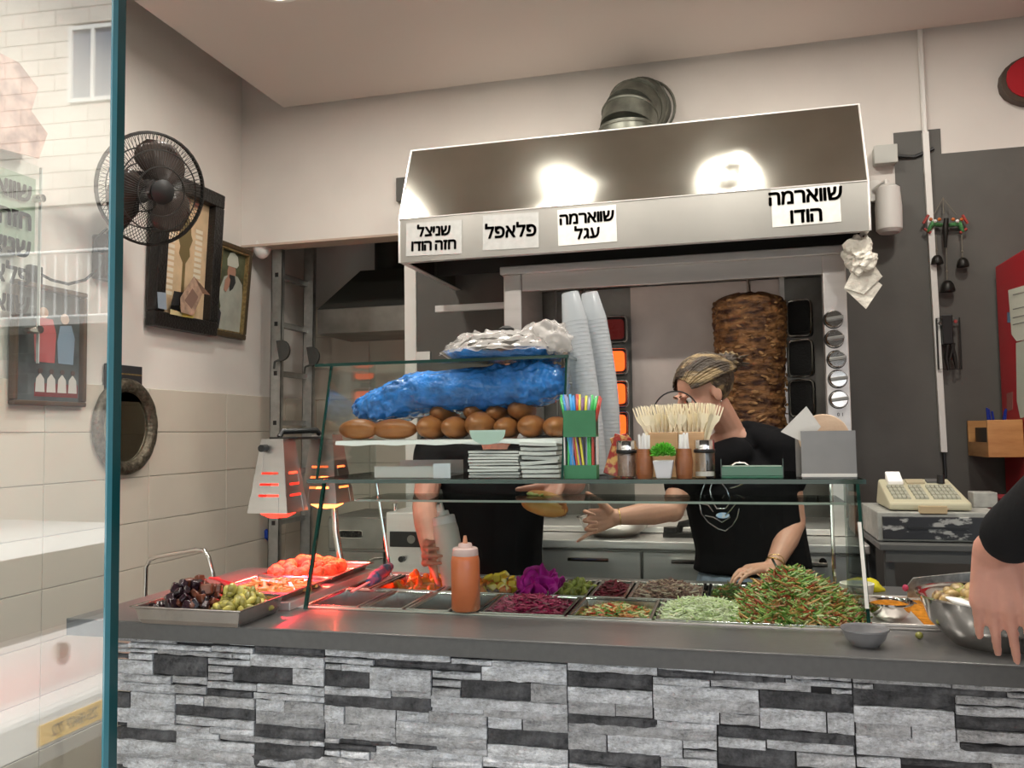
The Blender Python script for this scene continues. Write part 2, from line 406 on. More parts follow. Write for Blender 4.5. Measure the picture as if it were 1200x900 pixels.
for k in range(9):
    z = .22 + k * .275
    f = z / 2.75; xr = -2.475 + .035 * f
    if src is None:
        src = G().box((-.02, 0, -.014), (.02, .32, .014)).box((-.024, 0, .010), (.024, .32, .014)).build('rung', ALU, t, local=True); src.location = (V((xr, 4.203, z)) - LOC[t.name]); src.modifiers.clear()
    else: inst(src, t, V((xr, 4.203, z)) - LOC[t.name])
    G().box((xr - .010, 4.1975, z - .012), (xr + .010, 4.2, z + .012)).build('rung_end', BLACK, t)
RUB = mat('dark_rubber', (.05, .05, .045), .6, bump=.2)
for (px, py, y) in ((331, 411, 4.19), (366, 418, 4.5)):
    c = at(px, py, Y=y)
    pts = [(c.x + .052 * cos(q) , y - .02, c.z + .058 * sin(q)) for q in [radians(a) for a in range(-100, 101, 20)]] + [(c.x - .03, y - .02, c.z + .055)]
    g = G().prism(pts, (0, .02, 0))
    g.tube([(c.x - .01, y - .012, c.z - .05), (c.x - .04, y - .012, c.z - .06), (c.x - .045, y - .012, c.z - .10)], .007, 6)
    g.build('guide_hook', RUB, t, bevel=.003)
# dome fixture under the lintel
c = at(307, 292, Y=YB + .05)
t = thing('dome_lamp', 'small white dome fixture under the lintel corner above the ladder', 'lamp', c)
G().lathe([(.001, .04), (.05, .04), (.052, .02), (.045, -.015), (.03, -.04), (.012, -.052), (.001, -.055)], c, 20).build('shell', WHITE, t, smooth=50)
G().lathe([(.03, .038), (.03, .075), (.001, .075)], c, 16).build('base', WHITE, t, smooth=40)

# ------------------------------------------------------------------ pictures on the left wall
GOLD = mat('old_gold', (.32, .23, .10), .4, .6, var=.3, vscale=60)
FRAMEBLK = mat('black_carved_frame', (.012, .010, .009), .35, bump=.5, bscale=90)
def picture(name, label, y0, y1, z0, z1, fw, fm, bgc, lean, inner=None, depth=.03, gold=False):
    """framed picture on the left wall; returns thing and a function (u,v,h)->world on the picture plane, u,v in 0..1"""
    t = thing(name, label, 'picture', (XL + .02, (y0 + y1) / 2, z0))
    sx = lambda z: XL + .012 + lean * (z - z0)
    def P(y, z, h): return V((sx(z) + h, y, z))
    def slab(ya, yb, za, zb, h0, h1): return [P(ya, za, h0), P(yb, za, h0), P(yb, zb, h0), P(ya, zb, h0)], [P(ya, za, h1), P(yb, za, h1), P(yb, zb, h1), P(ya, zb, h1)]
    for (ya, yb, za, zb) in ((y0, y1, z0, z0 + fw), (y0, y1, z1 - fw, z1), (y0, y0 + fw, z0 + fw, z1 - fw), (y1 - fw, y1, z0 + fw, z1 - fw)):
        G().hexa(*slab(ya, yb, za, zb, 0, depth)).build('frame_side', fm, t, bevel=.006)
    if gold:
        g = G(); e = .008
        for (ya, yb, za, zb) in ((y0 + fw, y1 - fw, z0 + fw, z0 + fw + e), (y0 + fw, y1 - fw, z1 - fw - e, z1 - fw), (y0 + fw, y0 + fw + e, z0 + fw, z1 - fw), (y1 - fw - e, y1 - fw, z0 + fw, z1 - fw)):
            g.hexa(*slab(ya, yb, za, zb, .004, depth * .9))
        g.build('gilt_edge', GOLD, t)
    G().hexa(*slab(y0 + fw, y1 - fw, z0 + fw, z1 - fw, 0, .006)).build('print', bgc, t)
    iy0, iy1, iz0, iz1 = y0 + fw, y1 - fw, z0 + fw, z1 - fw
    return t, (lambda u, v, h: P(iy0 + u * (iy1 - iy0), iz0 + v * (iz1 - iz0), h))
def shape(t, F, name, pts, m, h0=.006, th=.0012):
    """flat printed shape on the picture; pts in 0..1"""
    lo = [F(u, v, h0) for u, v in pts]; n = len(lo)
    G().add(lo + [F(u, v, h0 + th) for u, v in pts], [tuple(range(n, 2 * n))] + [(i, (i + 1) % n, n + (i + 1) % n, n + i) for i in range(n)]).build(name, m, t)
def blob(cu, cv, ru, rv, n=14, j=.0): return [(cu + ru * cos(2 * pi * k / n) * (1 + U(-j, j)), cv + rv * sin(2 * pi * k / n) * (1 + U(-j, j))) for k in range(n)]
def flat(n, c, **k): return mat(n, c, .55, **k)

# large black carved frame
t, F = picture('framed_icon', 'large black carved frame holding a gold parchment with text and emblem', 3.30, 3.79, 2.035, 2.76, .070, FRAMEBLK, mat('parchment', (.60, .44, .27), .5, var=.12, vscale=12), .06, depth=.05)
G().hexa([F(-.06, -.035, .0), F(1.06, -.035, .0), F(1.06, 1.03, 0), F(-.06, 1.03, 0)], [F(-.06, -.035, .004), F(1.06, -.035, .004), F(1.06, 1.03, .004), F(-.06, 1.03, .004)]).build('black_mount', FRAMEBLK, t)
BRASS = flat('brass_print', (.16, .12, .05)); CREAM = flat('cream_print', (.72, .64, .50))
shape(t, F, 'emblem', [(.47, .12), (.53, .12), (.53, .45), (.62, .52), (.60, .58), (.66, .66), (.62, .70), (.60, .80), (.55, .83), (.56, .88), (.50, .93), (.44, .88), (.45, .83), (.40, .80), (.38, .70), (.34, .66), (.40, .58), (.38, .52), (.47, .45)], BRASS)
for k in range(13):
    v = .16 + k * .048
    shape(t, F, 'text_line', [(.12, v), (.28, v), (.28, v + .03), (.12, v + .03)], CREAM); shape(t, F, 'text_line', [(.72, v), (.88, v), (.88, v + .03), (.72, v + .03)], CREAM)
for k in range(3): shape(t, F, 'ornament', blob(.3 + .2 * k, .97, .07, .03), flat('rose_print', (.35, .14, .10)))
bn = at(215, 345, X=XL + .07)
nt = thing('banknote', 'brown folded banknote tucked into the black frame', 'banknote', bn)
bs = [at(x, y, X=XL + .085 + d) for x, y, d in ((211, 349, 0), (227, 324, 0), (246, 346, .03), (237, 344, .0), (226, 370, .0), (212, 366, 0))]
G().prism(bs, (.002, 0, 0)).build('paper', mat('banknote_paper', (.36, .24, .17), .6, var=.3, vscale=30), nt)
G().prism([p + V((.002, 0, 0)) for p in [at(x, y, X=XL + .085) for x, y in ((216, 352), (225, 338), (232, 348), (224, 362))]], (.001, 0, 0)).build('portrait_print', flat('portrait_print', (.20, .12, .09)), nt)
for (pts, nm, lab, c) in ((((184, 342), (194, 343), (195, 363), (185, 361)), 'small_photo', 'tiny blue portrait photo at the lower left inside the black frame', (.25, .30, .36)),
                          (((204, 341), (215, 343), (212, 366), (199, 362)), 'black_card', 'small black card leaning inside the black frame', (.015, .015, .015)),
                          (((200, 358), (214, 358), (213, 371), (199, 368)), 'gold_card', 'small pale gold card at the bottom of the black frame', (.50, .42, .22)),
                          (((215, 361), (229, 362), (226, 373), (213, 371)), 'yellow_card', 'small yellow card at the bottom right of the black frame', (.70, .52, .12))):
    pl = [at(x, y, X=XL + .072) for x, y in pts]; o = G().prism(pl, (.002, 0, 0)).build(nm, flat(nm, c), loc=pl[0]); tag(o, lab, 'card' if 'card' in nm else 'photo')

# portrait in brown gilt frame
t, F = picture('framed_portrait', 'gilt brown framed picture of a bearded man in white robe and cap holding a cup', 3.775, 4.085, 2.045, 2.535, .028, mat('brown_frame', (.07, .045, .02), .4, bump=.3), mat('print_green', (.10, .11, .06), .5, var=.5, vscale=9), .09, gold=True)
ROBE = flat('robe_print', (.40, .42, .36), var=.12, vscale=14); SKP = flat('skin_print', (.42, .23, .16)); BRD = flat('beard_print', (.03, .03, .03))
shape(t, F, 'robe', [(.05, .02), (.98, .02), (.98, .40), (.92, .62), (.74, .70), (.50, .72), (.26, .66), (.10, .45), (.22, .30)], ROBE)
shape(t, F, 'face', blob(.50, .74, .15, .10), SKP, .0072)
shape(t, F, 'beard', [(.42, .70), (.62, .70), (.66, .62), (.58, .54), (.48, .50), (.44, .58)], BRD, .0084)
shape(t, F, 'cap', [(.32, .80), (.30, .88), (.38, .96), (.52, .98), (.66, .94), (.72, .84), (.66, .80)], flat('cap_print', (.55, .57, .48)), .0096)
shape(t, F, 'hand', [(.26, .50), (.34, .48), (.44, .56), (.46, .64), (.38, .68), (.28, .62)], SKP, .0096)
shape(t, F, 'chair_back', [(.02, .02), (.20, .02), (.24, .22), (.05, .34)], flat('chair_print', (.03, .03, .035)), .0084)

# picture behind the glass
t, F = picture('framed_poster', 'tall framed picture with pink and blue figures behind the glass pane', 2.55, 2.915, 1.65, 2.12, .02, mat('thin_frame', (.10, .06, .035), .4), mat('poster_dark', (.08, .09, .09), .5, var=.5, vscale=6), .0)
shape(t, F, 'pink_dress', [(.30, .35), (.60, .35), (.62, .62), (.56, .75), (.34, .75), (.28, .60)], flat('pink_print', (.42, .10, .10)))
shape(t, F, 'blue_figure', [(.66, .35), (.90, .35), (.92, .60), (.86, .72), (.68, .70), (.64, .55)], flat('blue_print', (.20, .28, .36)))
for cu, cv in ((.42, .80), (.75, .77)): shape(t, F, 'head', blob(cu, cv, .07, .05), flat('tan_print', (.42, .30, .22)), .0072)
shape(t, F, 'table', [(.30, .04), (.98, .04), (.98, .16), (.30, .16)], flat('maroon_print', (.20, .03, .03)))
for k in range(4):
    cu = .38 + .17 * k
    shape(t, F, 'seated_figure', [(cu - .07, .08), (cu + .07, .08), (cu + .06, .20), (cu, .25), (cu - .06, .20)], flat('white_shirt_print', (.62, .60, .56)), .0072)
    shape(t, F, 'seated_head', blob(cu, .27, .035, .025), flat('hat_print', (.10, .06, .05)), .0084)

# oval mirror + board behind it
c = V((XL + .03, 3.165, 1.572))
t = thing('board', 'small dark square board on the wall behind the top of the oval mirror', 'board', (XL + .012, 3.16, 1.68))
G().box((XL + .010, 3.045, 1.68), (XL + .024, 3.272, 1.842)).build('panel', mat('slate_panel', (.03, .03, .033), .4), t, bevel=.002)
G().box((XL + .023, 3.05, 1.80), (XL + .026, 3.268, 1.806)).build('trim_line', GOLD, t)
t = thing('oval_mirror', 'oval wall mirror in a carved antique bronze frame on the tiled left wall', 'mirror', c)
g = G(); n = 64; k2 = 12
ring = []
for i in range(n):
    q = 2 * pi * i / n
    for j in range(k2):
        p = 2 * pi * j / k2
        bumpy = 1 + .10 * sin(q * 16) * (1 if cos(p) > 0 else .3) + .06 * sin(q * 31 + p)
        rr = cos(p) * .028; hh = sin(p) * .02 * bumpy
        ring.append(V((c.x + hh, c.y + (.172 + rr) * cos(q), c.z + (.184 + rr) * sin(q))))
fs = [(i * k2 + j, i * k2 + (j + 1) % k2, ((i + 1) % n) * k2 + (j + 1) % k2, ((i + 1) % n) * k2 + j) for i in range(n) for j in range(k2)]
BRONZE = mat('antique_bronze', (.13, .11, .08), .42, .7, bump=.7, bscale=70, var=.4, vscale=50)
g.add(ring, fs).build('carved_frame', BRONZE, t, smooth=60)
G().prism([(c.x - .012, c.y + .148 * cos(2 * pi * q / 48), c.z + .160 * sin(2 * pi * q / 48)) for q in range(48)], (.006, 0, 0)).build('mirror_glass', mat('mirror_silver', (.85, .87, .80), .02, 1.), t)
g = G(); g.tube([(c.x + .0, c.y + .146 * cos(2 * pi * q / 48), c.z + .158 * sin(2 * pi * q / 48)) for q in range(48)], .006, 6, closed=True).build('inner_bead', BRONZE, t, smooth=60)

# ------------------------------------------------------------------ wall fan
c = V((-2.30, 2.962, 2.546))
t = thing('wall_fan', 'large dark wire-caged fan high on the left wall', 'fan', (XL, c.y, c.z - .2))
ax = V((.88, -.38, -.30)).normalized(); FM = cylM(c, ax)
FANM = mat('fan_black', (.022, .020, .018), .35); BLADE = mat('fan_blade', (.060, .045, .038), .25, coat=.4)
R0 = .228
def cage(sgn, nw):
    g = G()
    for k in range(nw):
        q = 2 * pi * k / nw; tw = .25 * sgn
        pts = []
        for s_ in range(7):
            f = s_ / 6; r = .045 + (R0 - .045) * f
            zz = sgn * .075 * (1 - f ** 2.4) + sgn * .006
            a = q + tw * (1 - f); pts.append(FM @ V((r * cos(a), r * sin(a), zz)))
        g.tube(pts, .0013, 3, cap=False)
    for rr in (.10, .165, R0):
        f = (rr - .045) / (R0 - .045); zz = sgn * .075 * (1 - f ** 2.4) + sgn * .006
        g.tube([FM @ V((rr * cos(a), rr * sin(a), zz)) for a in [2 * pi * i / 40 for i in range(40)]], .003 if rr < R0 else .006, 5, closed=True, cap=False)
    return g
cage(1, 84).build('front_cage', FANM, t); cage(-1, 84).build('rear_cage', FANM, t)
G().lathe([(.001, .0), (.048, 0), (.05, .012), (.03, .022), (.001, .024)], FM @ V((0, 0, .078)), 24, M=FM.to_3x3().to_4x4()).build('badge', BLACK, t, smooth=40)
for k in range(3):
    a0 = 2 * pi * k / 3 + .5; g = G(); vs = []; NU, NV = 8, 6
    for i in range(NU + 1):
        f = i / NU; r = .035 + .165 * f; wd = (.35 + .95 * sin(pi * min(1, f * .85 + .1)) ** 1) * .74
        for j in range(NV + 1):
            s_ = j / NV - .5; a = a0 + s_ * wd * 2 * (.9 if f < .9 else .7) + f * .35
            vs.append(FM @ V((r * cos(a), r * sin(a), -.028 * s_ * 2 * (1 - .3 * f) + .004)))
    fs = [(i * (NV + 1) + j, i * (NV + 1) + j + 1, (i + 1) * (NV + 1) + j + 1, (i + 1) * (NV + 1) + j) for i in range(NU) for j in range(NV)]
    o = g.add(vs, fs).build('blade', BLADE, t, smooth=60); md = o.modifiers.new('thick', 'SOLIDIFY'); md.thickness = .003
G().lathe([(.001, -.03), (.04, -.03), (.042, .02), (.001, .045)], c, 20, M=FM.to_3x3().to_4x4()).build('hub', FANM, t, smooth=40)
G().lathe([(.001, -.17), (.05, -.165), (.065, -.14), (.066, -.09), (.055, -.08), (.001, -.08)], c, 24, M=FM.to_3x3().to_4x4()).build('motor', FANM, t, smooth=40)
m0 = FM @ V((0, 0, -.13))
G().tube([m0, m0 + V((-.02, .01, -.10)), (XL + .05, m0.y + .02, m0.z - .20)], [.022, .02, .024], 10).build('neck', FANM, t, smooth=40)
bp = at(128, 298, X=XL + .05)
G().box((XL, bp.y - .05, bp.z - .11), (XL + .07, bp.y + .06, bp.z + .08)).build('wall_bracket', FANM, t, bevel=.01)
cb = [at(x, y, X=XL + .06) for x, y in ((125, 268), (112, 280), (112, 294), (124, 300), (118, 312), (100, 328), (80, 333), (60, 328), (49, 322))]
G().tube(cb, .006, 6).build('power_cord', BLACK, t, smooth=40)
G().box((XL, cb[-1].y - .02, cb[-1].z - .04), (XL + .03, cb[-1].y + .04, cb[-1].z + .04)).build('plug', BLACK, t, bevel=.006)

# clear acrylic menu board on stand-offs, left wall behind the pane
yr = at(48, 300, X=-2.53).y; z1 = at(48, 196, X=-2.53).z; z0 = at(48, 426, X=-2.53).z
t = thing('acrylic_menu_board', 'clear acrylic menu board with black lettering on steel stand-offs, left edge behind the pane', 'sign', (-2.54, yr - .35, z0))
G().box((-2.540, yr - .75, z0), (-2.532, yr, z1)).build('acrylic_sheet', GLASS2, t)
G().box((-2.542, yr - .003, z0), (-2.530, yr + .001, z1)).build('sheet_edge', mat('acrylic_edge', (.6, .62, .6), .2), t)
G().box((-2.5445, yr - .75, z0 + .42), (-2.541, yr - .02, z1 - .05)).build('printed_backing', mat('sage_print', (.32, .37, .29), .5), t)
MEATP = mat('meat_print', (.52, .36, .32), .5, var=.3, vscale=14)
G().prism([(-2.530, yr - .75, z1 + .10), (-2.530, yr - .75, z1 + .36), (-2.530, yr - .12, z1 + .36), (-2.530, yr - .03, z1 + .30), (-2.530, yr - .06, z1 + .2), (-2.530, yr + .02, z1 + .14), (-2.530, yr - .02, z1 + .03), (-2.530, yr - .3, z1 + .0)], (.002, 0, 0)).build('meat_picture', MEATP, t)
for k, s_ in enumerate(('שווארמה', 'חזה הודו', 'שניצל', 'פלאפל', 'שווארמה')):
    zz = z1 - .12 - k * .105
    hebrew(s_, .10, INK, t, frame((-2.531, yr - .05, zz), (0, 1, 0), (0, 0, 1)), bold=.003, align='RIGHT')
for zz in (z1 - .125, z0 + .125):
    G().lathe([(.001, -.02), (.016, -.02), (.016, .045), (.014, .05), (.001, .05)], (-2.555, yr - .02, zz), 20, M=rotm(0, pi / 2)).build('stand_off', CHROME, t, smooth=40)

# ------------------------------------------------------------------ exhaust hood
LIPM = mat('lip_steel', (.50, .485, .45), .36, 1., var=.06, vscale=3, bump=.10, bscale=4)
HX0, HX1 = -1.366, .513
t = thing('exhaust_hood', 'wide dented stainless steel exhaust hood over the shawarma grill', 'hood', ((HX0 + HX1) / 2, 3.6, 2.254))
yl, yt, zb, zl, zt = 3.35, 3.50, 2.254, 2.442, 2.790
G().box((HX0, yl, zb), (HX1, yl + .003, zl)).build('front_lip', LIPM, t)
# sloped panel as dented sheet
g = G(); nx, nz = 60, 12; vs = []
for j in range(nz + 1):
    f = j / nz
    for i in range(nx + 1):
        e = i / nx; x = HX0 + (HX1 - HX0) * e
        dd = 0
        for (cx, cf, rx, rf, am) in ((.28, .25, .10, .3, .006), (.52, .35, .08, .25, -.006), (.73, .2, .03, .15, .012), (.76, .5, .04, .2, -.007), (.15, .6, .12, .4, .004)):
            dd += am * math.exp(-((e - cx) / rx) ** 2 - ((f - cf) / rf) ** 2)
        dd *= min(1, f * 6) * min(1, (1 - f) * 6)
        vs.append((x, yl + (yt - yl) * f + dd, zl + (zt - zl) * f))
g.add(vs, [(j * (nx + 1) + i, j * (nx + 1) + i + 1, (j + 1) * (nx + 1) + i + 1, (j + 1) * (nx + 1) + i) for j in range(nz) for i in range(nx)])
g.build('sloped_panel', STEEL_HOOD, t, smooth=60)
for x in (HX0, HX1 - .003):
    G().prism([(x, yl, zb), (x, YB, zb), (x, YB, zt), (x, yt, zt), (x, yl, zl)], (.003, 0, 0)).build('side_panel', STEEL_HOOD, t)
    G().tube([(x + .0015, yl, zb), (x + .0015, yl, zl), (x + .0015, yt, zt)], .005, 6).build('edge_seam', STEEL, t, smooth=40)
G().box((HX0, yt, zt - .003), (HX1, YB, zt)).build('top_panel', STEEL, t)
G().tube([(HX0, yt, zt), (HX1, yt, zt)], .004, 6).build('top_seam', STEEL, t)
G().tube([(HX0, yl - .001, zl), (HX1, yl - .001, zl)], .003, 6).build('crease', STEEL, t)
G().box((HX0 + .003, yl + .003, zb), (HX1 - .003, yl + .03, zb + .004)).box((HX0 + .003, yl + .03, zb), (HX0 + .03, YB, zb + .004)).box((HX1 - .03, yl + .03, zb), (HX1 - .003, YB, zb + .004)).build('bottom_flange', STEEL, t)
G().box((HX0 + .01, 3.80, zb + .02), (HX1 - .01, 3.805, zt - .02)).build('inner_baffle', mat('greasy_dark_steel', (.05, .045, .04), .5, .6), t)
G().box((-1.36, 3.78, 2.10), (-.9, 3.80, 2.13)).build('inner_bar', STEEL, t)
t2 = thing('wall_box', 'dark grey narrow box on the wall left of the hood', 'box', (-1.42, YB, 2.68)); a = at(464, 236, Y=YB - .03); b = at(478, 207, Y=YB - .03)
G().box((a.x, YB - .03, a.z), (a.x + .12, YB, b.z)).build('body', GREY_PAINT, t2, bevel=.003)
def duct_ring(g, c, ax, r): g.tube([cylM(c, ax) @ V((r * cos(a), r * sin(a), 0)) for a in [2 * pi * k / 32 for k in range(32)]], .006, 6, closed=True, cap=False)
GALV = mat('galvanised_duct', (.17, .175, .145), .45, .75, var=.3, vscale=14, bump=.3, bscale=20)
dc = V((-.437, 3.85, 2.79))
t = thing('exhaust_duct', 'galvanised round duct elbow rising from the hood into the wall', 'duct', dc)
path = [dc, dc + V((0, 0, .12)), dc + V((.01, .03, .20)), dc + V((.03, .09, .26)), dc + V((.05, .17, .29)), dc + V((.06, .26, .30))]
for i in range(len(path) - 1):
    G().tube([path[i], path[i + 1] + (path[i + 1] - path[i]).normalized() * .012], .128, 32).build('duct_segment', GALV, t, smooth=50)
g = G()
for i in (1, 2, 3, 4): duct_ring(g, path[i], path[i] - path[i - 1], .129)
duct_ring(g, dc + V((0, 0, .008)), (0, 0, 1), .134); duct_ring(g, dc + V((.06, .24, .30)), (0, 1, 0), .145)
g.build('seam_rings', GALV, t, smooth=60)

# signs on the hood
SIGNB = mat('sign_silver', (.52, .52, .50), .45, .2, var=.06, vscale=30)
SIGNW = mat('sign_white', (.80, .79, .75), .5, var=.05, vscale=40)
def hood_sign(px0, py0, px1, py1, tilt, lab, s_, size, m, rot, line=.95):
    a = at(px0, py0, Y=yl - .003); b = at(px1, py1, Y=yl - .003); cx, cz = (a.x + b.x) / 2, (a.z + b.z) / 2; w2, h2 = abs(b.x - a.x) / 2, abs(a.z - b.z) / 2
    t = thing('hood_sign', lab, 'sign', (cx, yl, cz))
    ex = V((cos(rot), 0, sin(rot))); ez = V((-sin(rot), 0, cos(rot))); c = V((cx, yl - .0005, cz))
    G().prism([c - ex * w2 - ez * h2, c + ex * w2 - ez * h2, c + ex * w2 + ez * h2, c - ex * w2 + ez * h2], (0, -.002, 0)).build('backing', m, t)
    hebrew(s_, size, INK, t, frame(c + V((0, -.003, 0)), ex, ez), bold=.0022, line=line)
hood_sign(476, 301, 541, 257, 0, 'silver sign with two lines of black letters at the left end of the hood', 'שניצל\nחזה הודו', .064, SIGNB, -.02)
hood_sign(566, 294, 631, 248, 0, 'silver sign with one black word, second from the left on the hood', 'פלאפל', .078, SIGNB, -.015)
hood_sign(654, 288, 722, 240, 0, 'white sign with two black words in the middle of the hood', 'שווארמה\nעגל', .067, SIGNW, .01)
hood_sign(905, 266, 984, 216, 0, 'large white sign with two black words at the right end of the hood', 'שווארמה\nהודו', .080, SIGNW, .015)

# hanging white paper bundle
c = at(1008, 290, Y=3.4)
t = thing('paper_bundle', 'crumpled white paper and napkin hanging from the right end of the hood', 'paper', (c.x, 3.42, 2.25))
CR_ = mat('crumpled_tissue', (.72, .68, .60), .85, bump=.9, bscale=35)
def crump(r, amp, sc=9., seed=0.):
    def fn(p):
        n = mnoise.noise(V((p.x * sc / r * .12 + seed, p.y * sc / r * .12, p.z * sc / r * .12)))
        n2 = mnoise.noise(V((p.x * sc / r * .35, p.y * sc / r * .35 + seed, p.z * sc / r * .35)))
        return p * (1 + amp * n + amp * .6 * n2)
    return fn
c = at(1008, 299, Y=3.42); G().ell(c, (.058, .045, .068), 36, 24, fn=crump(.05, .5)).build('crumpled_ball', CR_, t)
pp = [at(x, y, Y=3.42) for x, y in ((1003, 308), (1022, 306), (1034, 324), (1029, 330), (1034, 334), (1015, 362), (989, 338))]
G().prism(pp, (0, .004, 0)).build('folded_napkin', CR_, t); G().prism([p + V((0, -.006, 0)) for p in (pp[0], pp[2], at(1012, 345, Y=3.42), pp[6])], (0, .003, 0)).build('upper_fold', CR_, t)
hk = at(1012, 276, Y=3.42); G().tube([hk, hk + V((0, 0, -.05))], .004, 6).build('hook', BLACKM, t)

# ------------------------------------------------------------------ shawarma grill cabinet
MX0, MX1, MY, MZ = -.958, .446, 3.55, 2.245
t = GR = thing('shawarma_grill', 'tall stainless steel shawarma grill cabinet with burners and knobs under the hood', 'grill', (-.25, 3.8, 1.1))
G().box((MX0 - .012, MY - .02, MZ - .035), (MX1 + .012, 4.05, MZ)).build('cap_rail', STEEL, t, bevel=.004)
G().box((MX0 + .082, MY, 2.135), (MX1 - .088, MY + .02, MZ - .035)).build('top_band', STEEL, t, bevel=.002)
G().box((MX0, MY - .006, 1.10), (MX0 + .080, MY + .42, MZ - .035)).build('left_post', STEEL, t, bevel=.006)
G().box((MX1 - .088, MY - .006, 1.10), (MX1, MY + .05, MZ - .035)).build('right_post', STEEL, t, bevel=.004)
G().box((MX1 - .02, MY + .05, 1.10), (MX1, 4.04, MZ - .035)).build('side_panel', STEEL_D, t)
SHINY = mat('greasy_back_steel', (.74, .65, .60), .42, .6, var=.14, vscale=2.5, bump=.1, bscale=3)
G().box((-.46, 4.02, 1.10), (.235, 4.035, MZ - .04)).build('back_panel', SHINY, t)
G().box((MX0 + .06, 4.03, 1.10), (MX1 - .02, 4.045, MZ - .04)).build('rear_wall', STEEL_D, t)
G().box((MX0, MY, 1.102), (MX1, 4.04, 1.125)).build('drip_tray', STEEL, t, bevel=.003)
G().box((.215, 3.93, 1.12), (.235, 4.02, MZ - .04)).build('divider', STEEL, t)
for x in (-.80, -.66): G().tube([(x, 3.9, 1.12), (x, 3.9, 2.2)], .007, 8).build('spit_guide', STEEL_D, t, smooth=40)
GLOW = mat('glowing_burner', (.8, .12, .02), .6, emis=(1, .09, .008), es=1.6)
DIMG = mat('dim_burner', (.10, .012, .012), .5, bump=.3, emis=(.4, .01, .005), es=.10)
OFFB = mat('cold_burner', (.012, .012, .011), .5, bump=.4, bscale=120)
def burner(xc, yc, zc, w2, h2, face, ang, chrome=True):
    """square gas burner with rounded dark frame; faces -y rotated by ang about z"""
    M = Matrix.Translation((xc, yc, zc)) @ rotm(0, 0, ang)
    n = 20; o_ = [M @ V((p[0], 0, p[2])) for p in oval(0, 0, w2, h2, 0, n, 7)]
    g = G().prism(o_, M.to_3x3() @ V((0, .05, 0))); b = g.build('burner', BLACKM, GR, bevel=.004)
    g = G(); g.tube([M @ V((p[0], -.006, p[2])) for p in oval(0, 0, w2 * .98, h2 * .98, 0, n, 7)], .006, 6, closed=True, cap=False)
    g.build('burner_rim', CHROME, b, smooth=60)
    G().prism([M @ V((p[0], -.004, p[2])) for p in oval(0, 0, w2 * .80, h2 * .76, 0, n, 6)], M.to_3x3() @ V((0, .005, 0))).build('ceramic_face', face, b)
    return b
zs = [at(720, y, Y=3.95).z for y in (387, 424, 462, 498)]
for k, z in enumerate(zs):
    burner(-.532, 3.92, z, .064, .062, DIMG if k == 0 else GLOW, 0)
    burner(-.72, 3.98, z, .06, .062, OFFB, .4)
for k in range(4):
    burner(.295, 3.95, at(935, 373 + k * 47, Y=3.95).z, .052, .082, OFFB, -.25)
# knobs
for k, (px, py) in enumerate(((977, 374), (978, 397), (980.5, 421), (982, 444), (983, 468))):
    c = at(px, py, Y=MY - .02)
    o = G().lathe([(.001, -.024), (.030, -.024), (.034, -.016), (.034, .014), (.001, .014)], c, 24, M=rotm(pi / -2)).build('knob', CHROME, GR, smooth=35)
    G().box((-.032, -.042, -.007), (.032, -.02, .007), M=Matrix.Translation(c + V((0, .0, 0))) @ rotm(0, -.12, 0)).build('grip', STEEL_D, o, bevel=.002)
    G().lathe([(.036, .012), (.039, .016), (.039, .018), (.001, .018)], c, 24, M=rotm(pi / -2)).build('knob_ring', BLACK, o)
text('0 1', .02, INK, GR, frame(at(985, 486, Y=MY - .008), (1, 0, 0), (0, 0, 1)), heb=False)

# meat cone on its spit
mc = V((.078, 3.78, 1.16))
t = thing('meat_spit', 'tall stack of browned shawarma meat on a vertical spit in the grill', 'meat', mc)
G().tube([mc + V((0, 0, -.05)), mc + V((0, 0, 1.02))], .009, 10).build('spit_rod', CHROME, t, smooth=40)
G().lathe([(.001, -.03), (.10, -.03), (.11, -.015), (.10, 0), (.001, 0)], mc, 28).build('spit_plate', STEEL, t, smooth=40)
g = G(); NU, NV = 150, 230; vs = []; HH = .945
for j in range(NV + 1):
    f = j / NV; z = HH * f
    r = .132 + .016 * f + .006 * sin(f * 9)
    if f > .95: r *= 1 - ((f - .95) / .05) ** 2.2 * .55
    for i in range(NU):
        q = 2 * pi * i / NU
        lay = mnoise.noise(V((q * 3.0, sin(q) * 2, z * 58 + 1.4 * mnoise.noise(V((q * 2.3, 0, z * 9))))))
        fl = mnoise.noise(V((cos(q) * 7, sin(q) * 7, z * 42))); rag = mnoise.noise(V((cos(q) * 16, sin(q) * 16, z * 95 + 5)))
        rr = r * (1 + .045 * lay + .045 * fl + .03 * rag)
        vs.append((mc.x + rr * cos(q), mc.y + rr * sin(q), mc.z + z + .006 * fl))
fs = [(j * NU + i, j * NU + (i + 1) % NU, (j + 1) * NU + (i + 1) % NU, (j + 1) * NU + i) for j in range(NV) for i in range(NU)]
k = len(vs); vs.append((mc.x, mc.y, mc.z + HH - .005)); fs += [(NV * NU + i, NV * NU + (i + 1) % NU, k) for i in range(NU)]
MEAT = mat('roast_meat', (.045, .014, .006), .5, col2=(.36, .17, .06), vscale=15, stretch=(1, 1, 3.2), bump=.8, bscale=45, contrast=(.38, .68))
g.add(vs, fs).build('stacked_meat', MEAT, t, smooth=80)
g = G()
for k in range(420):
    q = U(0, 2 * pi); z = U(.02, HH - .03); r = .137 + .014 * z; c = mc + V((r * cos(q), r * sin(q), z))
    g.ell(c, (U(.008, .024), U(.003, .007), U(.003, .008)), 6, 4, M=rotm(U(-.3, .3), U(-.5, .5), q + pi / 2 + U(-.2, .2)))
g.build('crisp_flakes', mat('crisp_meat', (.08, .03, .01), .5, col2=(.46, .25, .10), vscale=40), t, smooth=60)['kind'] = 'stuff'

